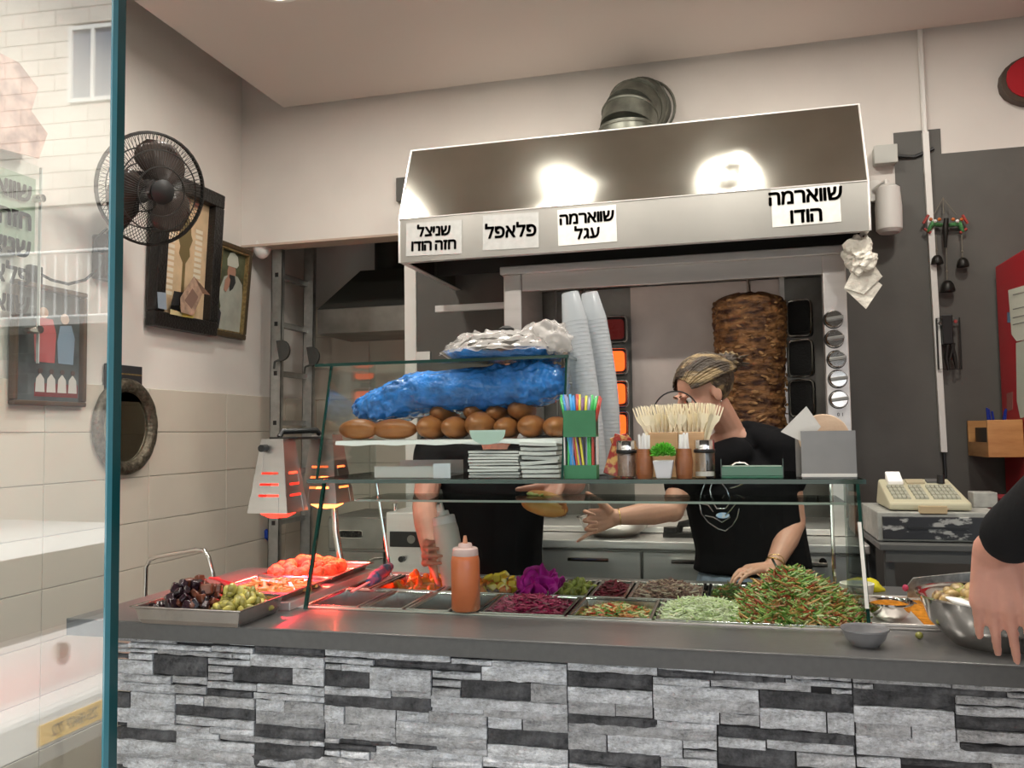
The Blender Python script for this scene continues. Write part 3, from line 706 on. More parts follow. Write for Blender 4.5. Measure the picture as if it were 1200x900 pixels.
# ------------------------------------------------------------------ back worktop with drawers
t = thing('back_counter', 'stainless steel back counter with handled drawer fronts under the grill', 'counter', (-.2, 3.5, 0))
WZ = 1.098
G().box((-1.175, 3.30, WZ - .032), (.462, 4.05, WZ)).build('worktop', STEEL, t, bevel=.004)
G().box((-1.16, 3.345, .05), (.45, 4.04, WZ - .032)).build('body', STEEL_D, t)
for k in range(4):
    x = -1.155 + k * .40
    d = G().box((x, 3.325, .62), (x + .39, 3.345, WZ - .045)).build('drawer', STEEL, t, bevel=.003)
    G().tube([(x + .11, 3.30, WZ - .075), (x + .27, 3.30, WZ - .075)], .008, 8).tube([(x + .14, 3.326, WZ - .075), (x + .14, 3.30, WZ - .075)], .006, 6).tube([(x + .24, 3.326, WZ - .075), (x + .24, 3.30, WZ - .075)], .006, 6).build('handle', CHROME, d, smooth=40)
    G().box((x, 3.325, .10), (x + .39, 3.345, .61)).build('door', STEEL, t, bevel=.003)
G().lathe([(.001, -.01), (.014, -.01), (.014, .01), (.001, .01)], at(964, 658, Y=3.315), 14, M=rotm(pi / 2)).build('lock', CHROME, t, smooth=40)

# counter-top appliances seen under the shelf at the left
a = at(385, 605, Y=3.55); b = at(450, 605, Y=3.55)
t = thing('griddle', 'dark steel appliance with a nameplate behind the heat lamps', 'appliance', ((a.x + b.x) / 2, 3.75, .0))
G().box((a.x, 3.55, .02), (b.x + .01, 3.95, a.z)).build('body', STEEL_D, t, bevel=.006)
G().box((a.x + .006, 3.535, a.z - .145), (b.x + .004, 3.55, a.z - .005)).build('upper_panel', STEEL_D, t, bevel=.004)
G().box((a.x + .006, 3.535, a.z - .42), (b.x + .004, 3.55, a.z - .155)).build('door', STEEL_D, t, bevel=.004)
pc = at(411, 626, Y=3.53)
G().prism(oval(pc.x, pc.z, .058, .018, 3.531, 20, 6), (0, .004, 0)).build('nameplate', CHROME, t)
G().prism(oval(pc.x, pc.z, .055, .0155, 3.5295, 20, 6), (0, .002, 0)).build('nameplate_field', BLACKM, t)
text('ROYAL', .034, CHROME, t, frame((pc.x, 3.529, pc.z), (1, 0, 0), (0, 0, 1)), bold=.0008, heb=False)
hh = at(440, 654, Y=3.52); G().tube([hh + V((-.03, .01, -.012)), hh, hh + V((.03, .01, .0))], .006, 8).build('handle', CHROME, t, smooth=40)
a = at(452, 600, Y=3.45); b = at(528, 600, Y=3.45)
t = thing('warming_oven', 'square stainless steel oven with dark display window left of the standing man', 'appliance', ((a.x + b.x) / 2, 3.65, .0))
G().box((a.x, 3.45, .02), (b.x, 3.85, a.z)).build('body', STEEL, t, bevel=.006)
p0 = at(456, 641, Y=3.44); p1 = at(528, 624, Y=3.44)
o = G().box((p0.x, 3.444, p0.z), (p1.x - .01, 3.452, p1.z)).build('display', BLACK, t, bevel=.003)
G().lathe([(.001, -.004), (.016, -.004), (.018, .004), (.001, .004)], at(482, 632, Y=3.44), 20, M=rotm(pi / 2)).build('dial_print', STEEL_D, o, smooth=40)
for px in (471, 500): G().lathe([(.001, -.012), (.011, -.012), (.013, .012), (.001, .012)], at(px, 655, Y=3.44), 16, M=rotm(pi / 2)).build('knob', BLACK, t, smooth=40)
tp = at(463, 598, Y=3.5); G().tube([tp + V((0, 0, -.02)), tp + V((0, 0, .03))], .010, 10).build('vent_pipe', CHROME, t, smooth=40)

# steel bowls and a few things on the back worktop
def steel_bowl(name, lab, c, r, h, m=CHROME, cat='bowl'):
    t = thing(name, lab, cat, c)
    G().lathe([(.001, 0), (r * .55, 0), (r * .86, h * .45), (r * .97, h * .9), (r, h), (r * 1.035, h + .002), (r * 1.035, h - .002), (r * .99, h - .004)] + [(r * .95, h * .9), (r * .83, h * .47), (r * .5, .006), (.001, .006)], c, 36).build('bowl', m, t, smooth=40)
    return t
p = at(705, 622, Y=3.5); steel_bowl('steel_bowl', 'wide shallow stainless bowl on the back worktop behind the pointing hand', (p.x + .06, 3.46, WZ), .15, .075)
p = at(800, 600, Y=3.75)
t = thing('gas_ring', 'dark scorched fitting on the back worktop beside the woman', 'fitting', (p.x, 3.45, WZ))
G().box((p.x - .06, 3.42, WZ), (p.x + .06, 3.48, WZ + .02)).tube([(p.x, 3.45, WZ + .02), (p.x + .01, 3.45, WZ + .05), (p.x + .05, 3.43, WZ + .06)], .014, 10).build('tap_body', BLACKM, t, bevel=.003)
G().lathe([(.001, 0), (.028, 0), (.028, .02), (.001, .02)], (p.x - .03, 3.44, WZ + .02), 16).build('knob', BLACK, t, smooth=40)

# ------------------------------------------------------------------ right side of the back wall
t = thing('red_cabinet', 'tall red cabinet at the right edge with paper notes stuck on its side', 'cabinet', (1.5, 3.9, 0))
X = 1.118; ct = at(1167, 312, Y=4.05)
G().box((X, 3.30, .02), (1.8, 4.06, ct.z)).build('body', RED, t, bevel=.006)
NOTE = mat('note_paper', (.62, .62, .52), .8, bump=.1); BIGN = mat('pale_green_paper', (.50, .53, .44), .75, bump=.15, bscale=12)
G().prism([at(x, y, X=X) for x, y in ((1182, 340), (1202, 334), (1202, 398), (1192, 400), (1186, 392))], (-.002, 0, 0)).build('handwritten_note', NOTE, t)
G().prism([at(x, y, X=X) for x, y in ((1191, 402), (1204, 398), (1204, 488), (1196, 490), (1192, 470))], (-.0015, 0, 0)).build('large_sheet', BIGN, t)
for y in (345, 362, 372, 380):
    a = at(1187, y, X=X - .003); b = at(1200, y - 3, X=X - .003); G().prism([a, b, b + V((0, 0, -.004)), a + V((0, 0, -.004))], (-.0006, 0, 0)).build('ink_line', mat('pencil', (.25, .25, .22), .8), t)
G().prism([at(x, y, X=X) for x, y in ((1181, 366), (1184, 366), (1184, 378), (1181, 378))], (-.002, 0, 0)).build('blue_sticker', mat('blue_sticker', (.12, .22, .33), .5), t)
G().prism([at(x, y, X=X) for x, y in ((1180, 461), (1187, 459), (1187, 480), (1180, 482))], (-.001, 0, 0)).build('torn_tape', mat('tape', (.34, .12, .10), .5), t)

WOOD = mat('orange_wood', (.42, .20, .07), .45, col2=(.55, .29, .11), vscale=6, stretch=(1, 1, 5), bump=.05)
a = at(1150, 545, Y=3.80); b = at(1200, 492, Y=3.80)
t = thing('wooden_box', 'open orange wooden wall box holding pens beside the red cabinet', 'box', ((a.x + b.x) / 2, 3.9, a.z))
bx0, bx1, bz0, bz1 = .985, 1.114, 1.395, 1.545
G().box((bx0, 3.78, bz0), (bx1, 3.795, bz1 + .0)).build('front', WOOD, t, bevel=.002)
G().box((bx0, 4.07, bz0), (bx1, 4.085, bz1)).build('back', WOOD, t)
G().box((bx0, 3.795, bz0), (bx1, 4.07, bz0 + .012)).build('floor_panel', WOOD, t)
G().box((bx1 - .012, 3.795, bz0 + .012), (bx1, 4.07, bz1)).box((bx0, 3.795, bz0 + .012), (bx0 + .008, 4.07, bz0 + .06)).build('side', WOOD, t)
G().box((bx0 + .02, 3.83, bz0 + .014), (bx0 + .06, 4.04, bz1 - .03)).build('dark_insert', BLACK, t)
BLUEP = mat('blue_pen', (.01, .03, .25), .3)
for k in range(5):
    x = bx0 + .035 + .013 * k; tp = thing('pen', 'dark blue pen sticking out of the wooden wall box', 'pen', (x, 3.88, bz1 - .05), 'pens in the wooden box')
    G().tube([(x, 3.88, bz1 - .08), (x + U(-.02, .02), 3.87, bz1 + .035 + U(0, .02))], .0045, 6).build('barrel', BLUEP, tp, smooth=40)

# wind chime with dragonfly
cx = at(1109, 262, Y=YB - .03)
t = thing('wind_chime', 'painted dragonfly wind chime with three dark bells on the grey wall', 'ornament', cx)
STR = mat('string', (.22, .20, .16), .8); DKM = mat('dark_bell_metal', (.02, .018, .016), .4, .5)
wy = YB - .035
def W_(px, py): return at(px, py, Y=wy)
G().tube([W_(1105, 231), W_(1106, 250)], .002, 4).tube([W_(1105, 232), W_(1094, 252)], .0015, 4).tube([W_(1105, 232), W_(1121, 252)], .0015, 4).build('hanger', STR, t)
G().tube([W_(1109, 256), W_(1108, 268), W_(1108, 290)], [.010, .012, .006], 8).build('body', DKM, t, smooth=50)
WINGR = mat('red_wing', (.38, .05, .04), .4); WINGG = mat('green_wing', (.06, .20, .07), .4, var=.6, vscale=80); WINGO = mat('orange_dot', (.55, .14, .03), .4)
for s_, px in ((-1, 1093), (1, 1124)):
    ce = W_(px, 262)
    G().tube([W_(1108 + s_ * 4, 264), ce, W_(1108 + s_ * 21, 272)], [.010, .016, .008], 8, flat=.9).build('wing', WINGG, t, smooth=50)
    G().tube([W_(1108 + s_ * 20, 252), W_(1108 + s_ * 26, 262)], .006, 6).tube([W_(1108 + s_ * 17, 273), W_(1108 + s_ * 25, 268)], .006, 6).build('wing_tip', WINGR, t, smooth=50)
    for k in range(3): G().ell(W_(1108 + s_ * (8 + 5 * k), 258 + 2 * (k % 2)) + V((0, -.014, 0)), .008, 8, 6).build('flower', WINGO if k != 1 else WHITE, t, smooth=60)
for (px, p0, p1, sz) in ((1097, 275, 300, .026), (1127, 275, 303, .026), (1109, 290, 330, .032)):
    a = W_(px, p0); b = W_(px + 1, p1); G().tube([a, b], .002, 4).ell(a.lerp(b, .7), .005, 6, 4).build('cord', STR, t)
    bb = G().lathe([(sz * .95, -sz * 1.2), (sz, -sz), (sz * .8, -sz * .2), (sz * .5, sz * .25), (.001, sz * .4)], b + V((0, 0, -sz * .2)), 16).build('bell', DKM, t, smooth=50)
# key rack
a = W_(1100, 433); b = W_(1124, 372)
t = thing('key_rack', 'black wire rack with keys and tools hanging below the wind chime', 'rack', (a.x, YB, a.z))
G().tube([(a.x, wy, a.z), (b.x, wy, a.z), (b.x, wy, b.z), (a.x, wy, b.z)], .004, 5, closed=True).build('wire_frame', BLACKM, t, smooth=50)
m1 = W_(1104, 404); m2 = W_(1115, 369); G().box((m1.x, wy - .02, m1.z), (m2.x, YB, m2.z)).build('clip_body', BLACK, t, bevel=.004)
for px, py in ((1101, 379), (1119, 377)): G().lathe([(.001, -.003), (.008, -.003), (.008, .003), (.001, .003)], W_(px, py) + V((0, -.01, 0)), 12, M=rotm(pi / 2)).build('screw', CHROME, t, smooth=40)
for pts in (((1110, 404), (1108, 420), (1111, 434)), ((1114, 402), (1118, 418), (1120, 432)), ((1117, 402), (1112, 422))):
    G().tube([W_(*p) + V((0, -.01, 0)) for p in pts], [.007, .009, .006][:len(pts)], 6).build('hanging_key', BLACKM, t, smooth=50)

# table, cash drawer, register
BEIGE = mat('register_beige', (.50, .47, .33), .45); DGREY = mat('dark_grey_enamel', (.10, .10, .095), .5)
z = 1.127
t = thing('side_table', 'dark metal table under the cash drawer right of the counter', 'table', (.68, 3.3, 0))
G().box((.47, 3.14, z - .025), (1.10, 3.62, z - .003)).build('tabletop', DGREY, t, bevel=.003)
for x in (.49, 1.06):
    for y in (3.17, 3.58): G().box((x, y, 0), (x + .03, y + .03, z - .025)).build('leg', DGREY, t)
G().box((.49, 3.15, z - .065), (1.09, 3.165, z - .025)).build('apron', DGREY, t)
t = thing('cash_till', 'worn grey and black cash drawer under the cash register', 'cash drawer', (.65, 3.35, z))
WORN = mat('worn_black_drawer', (.025, .025, .028), .45, col2=(.40, .40, .38), vscale=14, contrast=(.55, .60), stretch=(1, 1, 2)); GREYE = mat('grey_enamel', (.34, .34, .31), .5, var=.15, vscale=30)
G().box((.475, 3.20, z), (.875, 3.60, z + .10)).build('case', GREYE, t, bevel=.004)
dr = G().box((.490, 3.190, z + .008), (.862, 3.20, z + .085)).build('drawer_front', WORN, t, bevel=.002)
G().box((.57, 3.186, z + .044), (.76, 3.19, z + .052)).build('slot', BLACK, dr)
G().lathe([(.001, -.006), (.010, -.006), (.010, .004), (.001, .004)], (.835, 3.188, z + .052), 14, M=rotm(pi / 2)).build('lock', CHROME, dr, smooth=40)
t = thing('cash_register', 'old beige cash register with rows of keys on the cash drawer', 'cash register', (.65, 3.4, z + .10))
zz = z + .10
rx0, rx1 = .520, .785
G().hexa([(rx0, 3.23, zz + .004), (rx1, 3.23, zz + .004), (rx1, 3.52, zz + .004), (rx0, 3.52, zz + .004)], [(rx0, 3.23, zz + .030), (rx1, 3.23, zz + .03), (rx1 - .01, 3.52, zz + .098), (rx0 + .01, 3.52, zz + .098)]).build('body', BEIGE, t, bevel=.008)
sl = lambda u, v, h: V((rx0 + .015 + (rx1 - rx0 - .03) * u, 3.235 + .28 * v, zz + .030 + .068 * v + h))
ksrc = None
KEYM = mat('register_keys', (.33, .33, .26), .5)
for r in range(4):
    for c_ in range(15):
        if c_ in (4, 8): continue
        u = .03 + c_ * .062; v = .12 + r * .14
        if ksrc is None: ksrc = G().hexa([(0, 0, 0), (.0135, 0, 0), (.0135, .026, .009), (0, .026, .009)], [(.001, .001, .008), (.0125, .001, .008), (.0125, .025, .016), (.001, .025, .016)]).build('key', KEYM, t, local=True); ksrc.location = sl(u, v, 0) - LOC[t.name]
        else: inst(ksrc, t, sl(u, v, 0) - LOC[t.name])
G().hexa([sl(.08, .72, 0), sl(.30, .72, 0), sl(.30, .98, 0), sl(.08, .98, 0)], [sl(.08, .72, .014), sl(.30, .72, .014), sl(.30, .98, .03), sl(.08, .98, .03)]).build('paper_roll_cover', PAPER, t, bevel=.003)
G().hexa([sl(.36, .76, 0), sl(.62, .76, 0), sl(.62, .92, 0), sl(.36, .92, 0)], [sl(.36, .76, .006), sl(.62, .76, .006), sl(.62, .92, .006), sl(.36, .92, .006)]).build('label_plate', mat('tan_plate', (.42, .36, .24), .5), t)
G().hexa([sl(.66, .80, 0), sl(.90, .80, 0), sl(.90, .92, 0), sl(.66, .92, 0)], [sl(.66, .80, .007), sl(.90, .80, .007), sl(.9, .92, .007), sl(.66, .92, .007)]).build('display', DGREY, t)
G().lathe([(.001, 0), (.014, 0), (.012, .03), (.001, .032)], sl(.86, .8, .0), 14).build('mode_switch', BLACK, t, smooth=40)
G().box((.61, 3.200, zz - .010), (.70, 3.215, zz + .022)).build('tan_clip', mat('tan_tape', (.50, .38, .22), .6), t, bevel=.002)
t = thing('cable_coil', 'small beige box on the right end of the cash drawer', 'box', (.86, 3.45, z + .1)); G().box((.83, 3.40, z + .10), (.91, 3.48, z + .155)).build('body', GREYE, t, bevel=.004)
t = thing('card_box', 'cream box with dark print below the wooden wall box', 'box', (1.0, 3.3, z)); G().box((.93, 3.24, z), (1.06, 3.36, z + .11)).build('carton', mat('cream_card', (.50, .50, .42), .6), t, bevel=.003)
G().box((.955, 3.237, z + .03), (.99, 3.24, z + .075)).build('printed_patch', mat('dark_print', (.08, .09, .08), .6, var=.8, vscale=120), t)
t = thing('red_crate', 'dark red crate behind the cash register under the wooden box', 'crate', (.95, 3.5, z)); G().box((.92, 3.40, z), (1.10, 3.60, z + .135)).build('body', mat('dull_red', (.17, .012, .02), .5), t, bevel=.005)

# ------------------------------------------------------------------ service counter
CX0, CX1, CY0, CY1, CZ, CT = -1.711, 2.2, 1.885, 2.74, 1.05, .043
BX0 = -1.555                                 # left face of the clad body
WX0, WX1, WY0, WY1 = -1.165, .262, 2.135, 2.675   # pan well
ctr = thing('service_counter', 'long service counter with grey stone top and split-stone cladding', 'counter', (0, 2.3, 0))
e = .0
g = G(); g.box((CX0, CY0, CZ - CT), (CX1, WY0, CZ)); g.box((CX0, WY1, CZ - CT), (CX1, CY1, CZ)); g.box((CX0, WY0, CZ - CT), (WX0, WY1, CZ)); g.box((WX1, WY0, CZ - CT), (CX1, WY1, CZ))
g.build('worktop', COUNTER, ctr)
G().tube([(CX0, CY0 + .002, CZ - .002), (CX1, CY0 + .002, CZ - .002)], .003, 6).build('worktop_edge', COUNTER, ctr, smooth=60)
MORTAR = mat('dark_mortar', (.035, .034, .036), .9)
G().box((BX0 + .012, 1.922, 0), (CX1, 1.95, CZ - CT)).box((BX0 + .012, 1.95, 0), (BX0 + .04, CY1 - .03, CZ - CT)).box((BX0 + .04, CY1 - .05, 0), (CX1, CY1 - .03, CZ - CT)).build('body_panel', MORTAR, ctr)
STONES = {'L': mat('light_split_stone', (.34, .34, .36), .75, col2=(.93, .95, 1.), vscale=30, stretch=(1, 1, 1.7), bump=1., bscale=110, detail=14, drough=.82, contrast=(.38, .60), rnd=.10),
          'M': mat('mid_split_stone', (.25, .25, .26), .75, col2=(.74, .74, .77), vscale=26, stretch=(1, 1, 1.6), bump=1., bscale=110, detail=14, drough=.82, rnd=.12, contrast=(.38, .62)),
          'D': mat('dark_split_stone', (.022, .022, .025), .75, col2=(.15, .15, .16), vscale=26, detail=12, drough=.72, bump=.9, bscale=70, rnd=.12, contrast=(.35, .68))}
SY = 1.922
def stone(x0, x1, z0, z1, sh):
    z1 = min(z1, CZ - CT - .001); z0 = max(z0, .002)
    if x1 - x0 < .008 or z1 - z0 < .005: return
    e = .0012; x0 += e; x1 -= e; z0 += e; z1 -= e
    n = max(3, int((x1 - x0) / .022)); k = 3; vs = []; base = U(.006, .013) + (.0 if sh != 'D' else -.002)
    sd = U(0, 99)
    for j in range(k + 1):
        for i in range(n + 1):
            fx = i / n; fz = j / k
            edge = (j in (0, k)); x = x0 + (x1 - x0) * fx; z = z0 + (z1 - z0) * fz
            if edge: z += (1 if j == 0 else -1) * max(0, mnoise.noise(V((x * 55, sd, j)))) * .005
            y = SY - base - (0 if (edge or i in (0, n)) else mnoise.noise(V((x * 40, sd, z * 60))) * .006 + .003)
            if edge or i in (0, n): y += .002
            vs.append((x, y, z))
    m_ = len(vs); fs = [(j * (n + 1) + i, j * (n + 1) + i + 1, (j + 1) * (n + 1) + i + 1, (j + 1) * (n + 1) + i) for j in range(k) for i in range(n)]
    ring = [i for i in range(n + 1)] + [j * (n + 1) + n for j in range(1, k + 1)] + [k * (n + 1) + i for i in range(n - 1, -1, -1)] + [j * (n + 1) for j in range(k - 1, 0, -1)]
    for q in ring: vs.append((vs[q][0], SY + .001, vs[q][2]))
    L_ = len(ring)
    for q in range(L_): fs.append((ring[(q + 1) % L_], ring[q], m_ + q, m_ + (q + 1) % L_))
    c = V(((x0 + x1) / 2, SY, (z0 + z1) / 2)); me = bpy.data.meshes.new('stone'); me.from_pydata([tuple(V(p) - c) for p in vs], [], fs)
    me.materials.append(STONES[sh]); o = bpy.data.objects.new('stone', me); COL.objects.link(o); o.parent = ctr; o.location = c - LOC[ctr.name]
def crop(ox, oy, sc, rows):
    for (a, b, c_, d, sh) in rows:
        xm = (a + b) / 2
        p0 = at(ox + a / sc, oy + (c_ + d) / 2 / sc, Y=SY - .01); p1 = at(ox + b / sc, oy + (c_ + d) / 2 / sc, Y=SY - .01)
        q0 = at(ox + xm / sc, oy + c_ / sc, Y=SY - .01); q1 = at(ox + xm / sc, oy + d / sc, Y=SY - .01)
        yield (p0.x, p1.x, q1.z, q0.z, sh)
ST = []
ST += crop(130, 740, 4.444, [(22,335,30,62,'M'),(335,742,44,70,'L'),(85,520,68,98,'L'),(22,85,62,88,'M'),(520,740,80,112,'L'),(22,240,90,114,'L'),(240,630,102,132,'M'),(630,722,118,148,'L'),
 (22,85,114,146,'D'),(87,213,115,150,'L'),(215,497,127,233,'D'),(22,213,150,226,'L'),(500,722,146,180,'L'),(500,630,182,219,'M'),(497,628,220,262,'M'),(722,1108,125,193,'L'),
 (745,1107,70,127,'D'),(630,942,187,273,'D'),(942,1108,194,285,'L'),(22,312,224,268,'L'),(314,494,236,278,'M'),(22,325,268,322,'L'),(325,494,282,330,'M'),
 (495,755,266,307,'L'),(755,1108,282,332,'L'),(494,732,307,347,'D'),(735,1108,330,370,'L'),(22,97,316,402,'D'),(99,332,320,412,'L'),(334,481,332,386,'L'),(483,745,342,402,'M'),
 (747,897,358,422,'L'),(900,1108,366,435,'M'),(22,330,405,486,'L'),(330,745,392,455,'D'),(747,1108,424,506,'M'),(22,77,472,500,'D'),(77,510,484,522,'M'),(333,742,452,502,'L'),(510,742,504,543,'L'),
 (745,1108,494,568,'D'),(22,335,505,575,'D'),(335,560,526,566,'L'),(562,1030,552,588,'M'),(1030,1107,572,605,'L'),(22,330,570,650,'L'),(335,745,568,627,'L'),(748,1108,590,678,'D'),
 (333,745,614,687,'M'),(22,185,638,702,'M'),(187,330,645,707,'M'),(335,595,668,724,'L'),(595,748,690,724,'M'),(748,1108,670,724,'L'),(22,330,703,735,'D')])
ST += crop(370, 750, 3.871, [(38,608,45,92,'L'),(608,1140,76,96,'D'),(38,262,84,112,'L'),(262,748,98,138,'D'),(610,797,89,118,'L'),(797,1138,100,138,'L'),
 (38,111,111,140,'M'),(111,242,115,149,'L'),(38,240,143,219,'D'),(242,522,130,234,'L'),(525,747,145,183,'L'),(748,1138,130,200,'L'),(525,657,184,218,'M'),(525,655,220,260,'M'),(657,972,187,278,'D'),(973,1140,200,290,'M'),
 (38,341,217,258,'L'),(341,521,232,268,'M'),(38,522,250,318,'D'),(522,1143,270,328,'L'),(525,760,300,340,'L'),(760,1143,316,364,'M'),(38,128,295,380,'L'),(128,360,306,394,'M'),
 (362,510,322,376,'L'),(512,775,330,393,'M'),(777,932,350,412,'L'),(935,1143,362,426,'M'),(38,360,386,466,'M'),(362,777,380,443,'L'),(362,775,432,486,'M'),(777,1145,410,492,'D'),
 (38,105,447,470,'M'),(105,340,453,483,'D'),(38,270,474,506,'D'),(340,545,470,508,'D'),(545,777,487,526,'M'),(38,110,499,531,'L'),(112,242,504,542,'L'),(270,755,497,546,'L'),(778,1145,482,560,'L'),
 (38,242,535,592,'M'),(243,527,518,592,'M'),(527,755,546,592,'L'),(757,1145,546,592,'L')])
ST += crop(650, 760, 4.286, [(62,515,66,130,'L'),(517,800,90,120,'L'),(803,1190,103,140,'L'),(62,490,127,205,'D'),(515,1157,120,174,'D'),(492,780,148,192,'L'),(782,1290,166,212,'M'),
 (62,490,204,284,'L'),(492,1026,194,258,'L'),(65,303,270,340,'M'),(303,492,286,350,'M'),(492,1030,246,324,'M'),(65,510,340,396,'D'),(497,828,306,376,'L'),(830,1030,328,390,'M'),(512,815,370,412,'L'),
 (65,815,380,456,'M'),(65,260,424,518,'M'),(262,642,440,546,'L'),(642,816,462,513,'L'),(645,816,515,560,'M'),(820,1062,450,506,'L'),(1065,1504,472,524,'L'),(70,530,518,596,'D'),(532,818,552,606,'L'),
 (820,1210,502,606,'D'),(70,530,596,630,'L'),(532,818,606,630,'M')])
ST += crop(910, 780, 4.138, [(75,257,42,72,'M'),(258,365,52,82,'M'),(43,368,74,106,'L'),(266,368,116,144,'L'),(-82,374,130,222,'D'),(-82,243,212,318,'L'),(246,380,228,338,'L'),(-283,382,318,392,'D'),
 (97,385,430,505,'M'),(370,850,58,100,'M'),(852,1250,82,128,'M'),(372,472,90,120,'M'),(475,1120,98,158,'D'),(1122,1260,136,166,'M'),(372,868,122,213,'D'),(870,1260,155,202,'M'),(375,866,205,298,'L'),
 (870,1260,204,256,'L'),(385,655,278,356,'M'),(657,873,297,374,'L'),(872,1260,256,322,'D'),(385,892,350,412,'L'),(875,1260,322,388,'M'),(893,1260,388,432,'D'),(388,1260,396,468,'L'),(388,605,444,505,'L'),(607,1044,462,505,'D'),(1046,1260,472,510,'M')])
for s_ in ST: stone(*s_)
zb_ = min(s_[2] for s_ in ST)
zb_ = at(600, 903, Y=SY).z - .002
z = zb_
while z > .02:                               # rows below the frame
    h = random.choice((.03, .045, .06)); x = BX0
    while x < CX1:
        wd = U(.16, .34); stone(x, min(x + wd, CX1), max(z - h, .002), z, random.choice('LLMMD')); x += wd
    z -= h
xr_ = at(1212, 850, Y=SY).x; z = CZ - CT
while z > zb_ + .01:                         # strip right of the frame
    h = random.choice((.03, .045, .06)); x = xr_
    while x < CX1: wd = U(.2, .36); stone(x, min(x + wd, CX1), max(z - h, zb_), z, random.choice('LLMD')); x += wd
    z -= h

# ------------------------------------------------------------------ sneeze guard with glass shelf
SZ = 1.395                                   # top of shelf
t = thing('sneeze_guard', 'slanted glass sneeze guard carrying a long glass shelf over the food pans', 'counter glass', (-.45, 2.3, CZ))
G().box((-1.19, 2.215, SZ - .010), (.305, 2.66, SZ)).build('shelf_pane', GLASS, t)
G().box((-1.19, 2.211, SZ - .0105), (.305, 2.2155, SZ + .0005)).box((.303, 2.2155, SZ - .0105), (.307, 2.66, SZ + .0005)).box((-1.192, 2.2155, SZ - .0105), (-1.189, 2.66, SZ + .0005)).build('shelf_edge', GEDGE, t)
fb = [(-1.141, 2.112, CZ), (.289, 2.135, CZ), (.289, 2.24, SZ - .012), (-1.150, 2.24, SZ - .012)]
G().prism(fb, (0, .006, 0)).build('front_pane', GLASS, t)
G().hexa([(-1.146, 2.109, CZ), (-1.138, 2.109, CZ), (-1.138, 2.121, CZ), (-1.146, 2.121, CZ)], [(-1.155, 2.237, SZ - .012), (-1.147, 2.237, SZ - .012), (-1.147, 2.249, SZ - .012), (-1.155, 2.249, SZ - .012)]).build('left_edge', GEDGE, t)
G().hexa([(.286, 2.131, CZ), (.294, 2.131, CZ), (.294, 2.143, CZ), (.286, 2.143, CZ)], [(.286, 2.237, SZ - .012), (.294, 2.237, SZ - .012), (.294, 2.249, SZ - .012), (.286, 2.249, SZ - .012)]).build('right_edge', GEDGE, t)
p = at(1006, 622, Y=2.20); q = at(1013, 712, Y=2.15)
G().hexa([(.284, 2.138, q.z), (.292, 2.138, q.z), (.292, 2.144, q.z), (.284, 2.144, q.z)], [(.283, 2.206, p.z + .02), (.291, 2.206, p.z + .02), (.291, 2.212, p.z + .02), (.283, 2.212, p.z + .02)]).build('edge_strip', WHITE, t)
G().prism([(.287, 2.14, CZ), (.287, 2.50, CZ), (.287, 2.50, SZ - .012), (.287, 2.24, SZ - .012)], (.006, 0, 0)).build('right_end_pane', GLASS, t)
G().box((-1.13, 2.40, 1.318), (.282, 2.66, 1.324)).build('inner_shelf', GLASS, t)
G().box((-1.13, 2.3985, 1.3178), (.282, 2.40, 1.3242)).build('inner_shelf_edge', mat('bright_glass_edge', (.42, .46, .42), .15, coat=.5), t)
G().tube([(-1.171, 2.65, SZ - .012), (-1.117, 2.65, CZ + .0)], .0055, 8).build('support_rod', CHROME, t, smooth=40)
G().tube([(.27, 2.65, SZ - .012), (.27, 2.65, CZ)], .0055, 8).build('support_rod', CHROME, t, smooth=40)

# ------------------------------------------------------------------ pan well and pans
WELL = mat('well_steel', (.35, .34, .33), .35, 1., var=.15, vscale=12)
t = thing('pan_well', 'steel frame set into the counter that holds the food pans', 'pan frame', (-.45, 2.4, CZ))
g = G(); rz = CZ + .003
g.box((WX0 - .012, WY0 - .008, CZ - .001), (WX1 + .012, WY0 + .008, rz)).box((WX0 - .012, WY1 - .008, CZ - .001), (WX1 + .012, WY1 + .012, rz)).box((WX0 - .012, WY0 + .008, CZ - .001), (WX0 + .004, WY1 - .008, rz)).box((WX1 - .004, WY0 + .008, CZ - .001), (WX1 + .012, WY1 - .008, rz))
g.build('rim', STEEL, t, bevel=.0015)
G().box((WX0, 2.392, CZ - .03), (WX1, 2.402, CZ + .001)).build('cross_bar', STEEL, t)
G().box((WX0, WY0, CZ - .20), (WX1, WY1, CZ - .19)).build('well_floor', WELL, t)
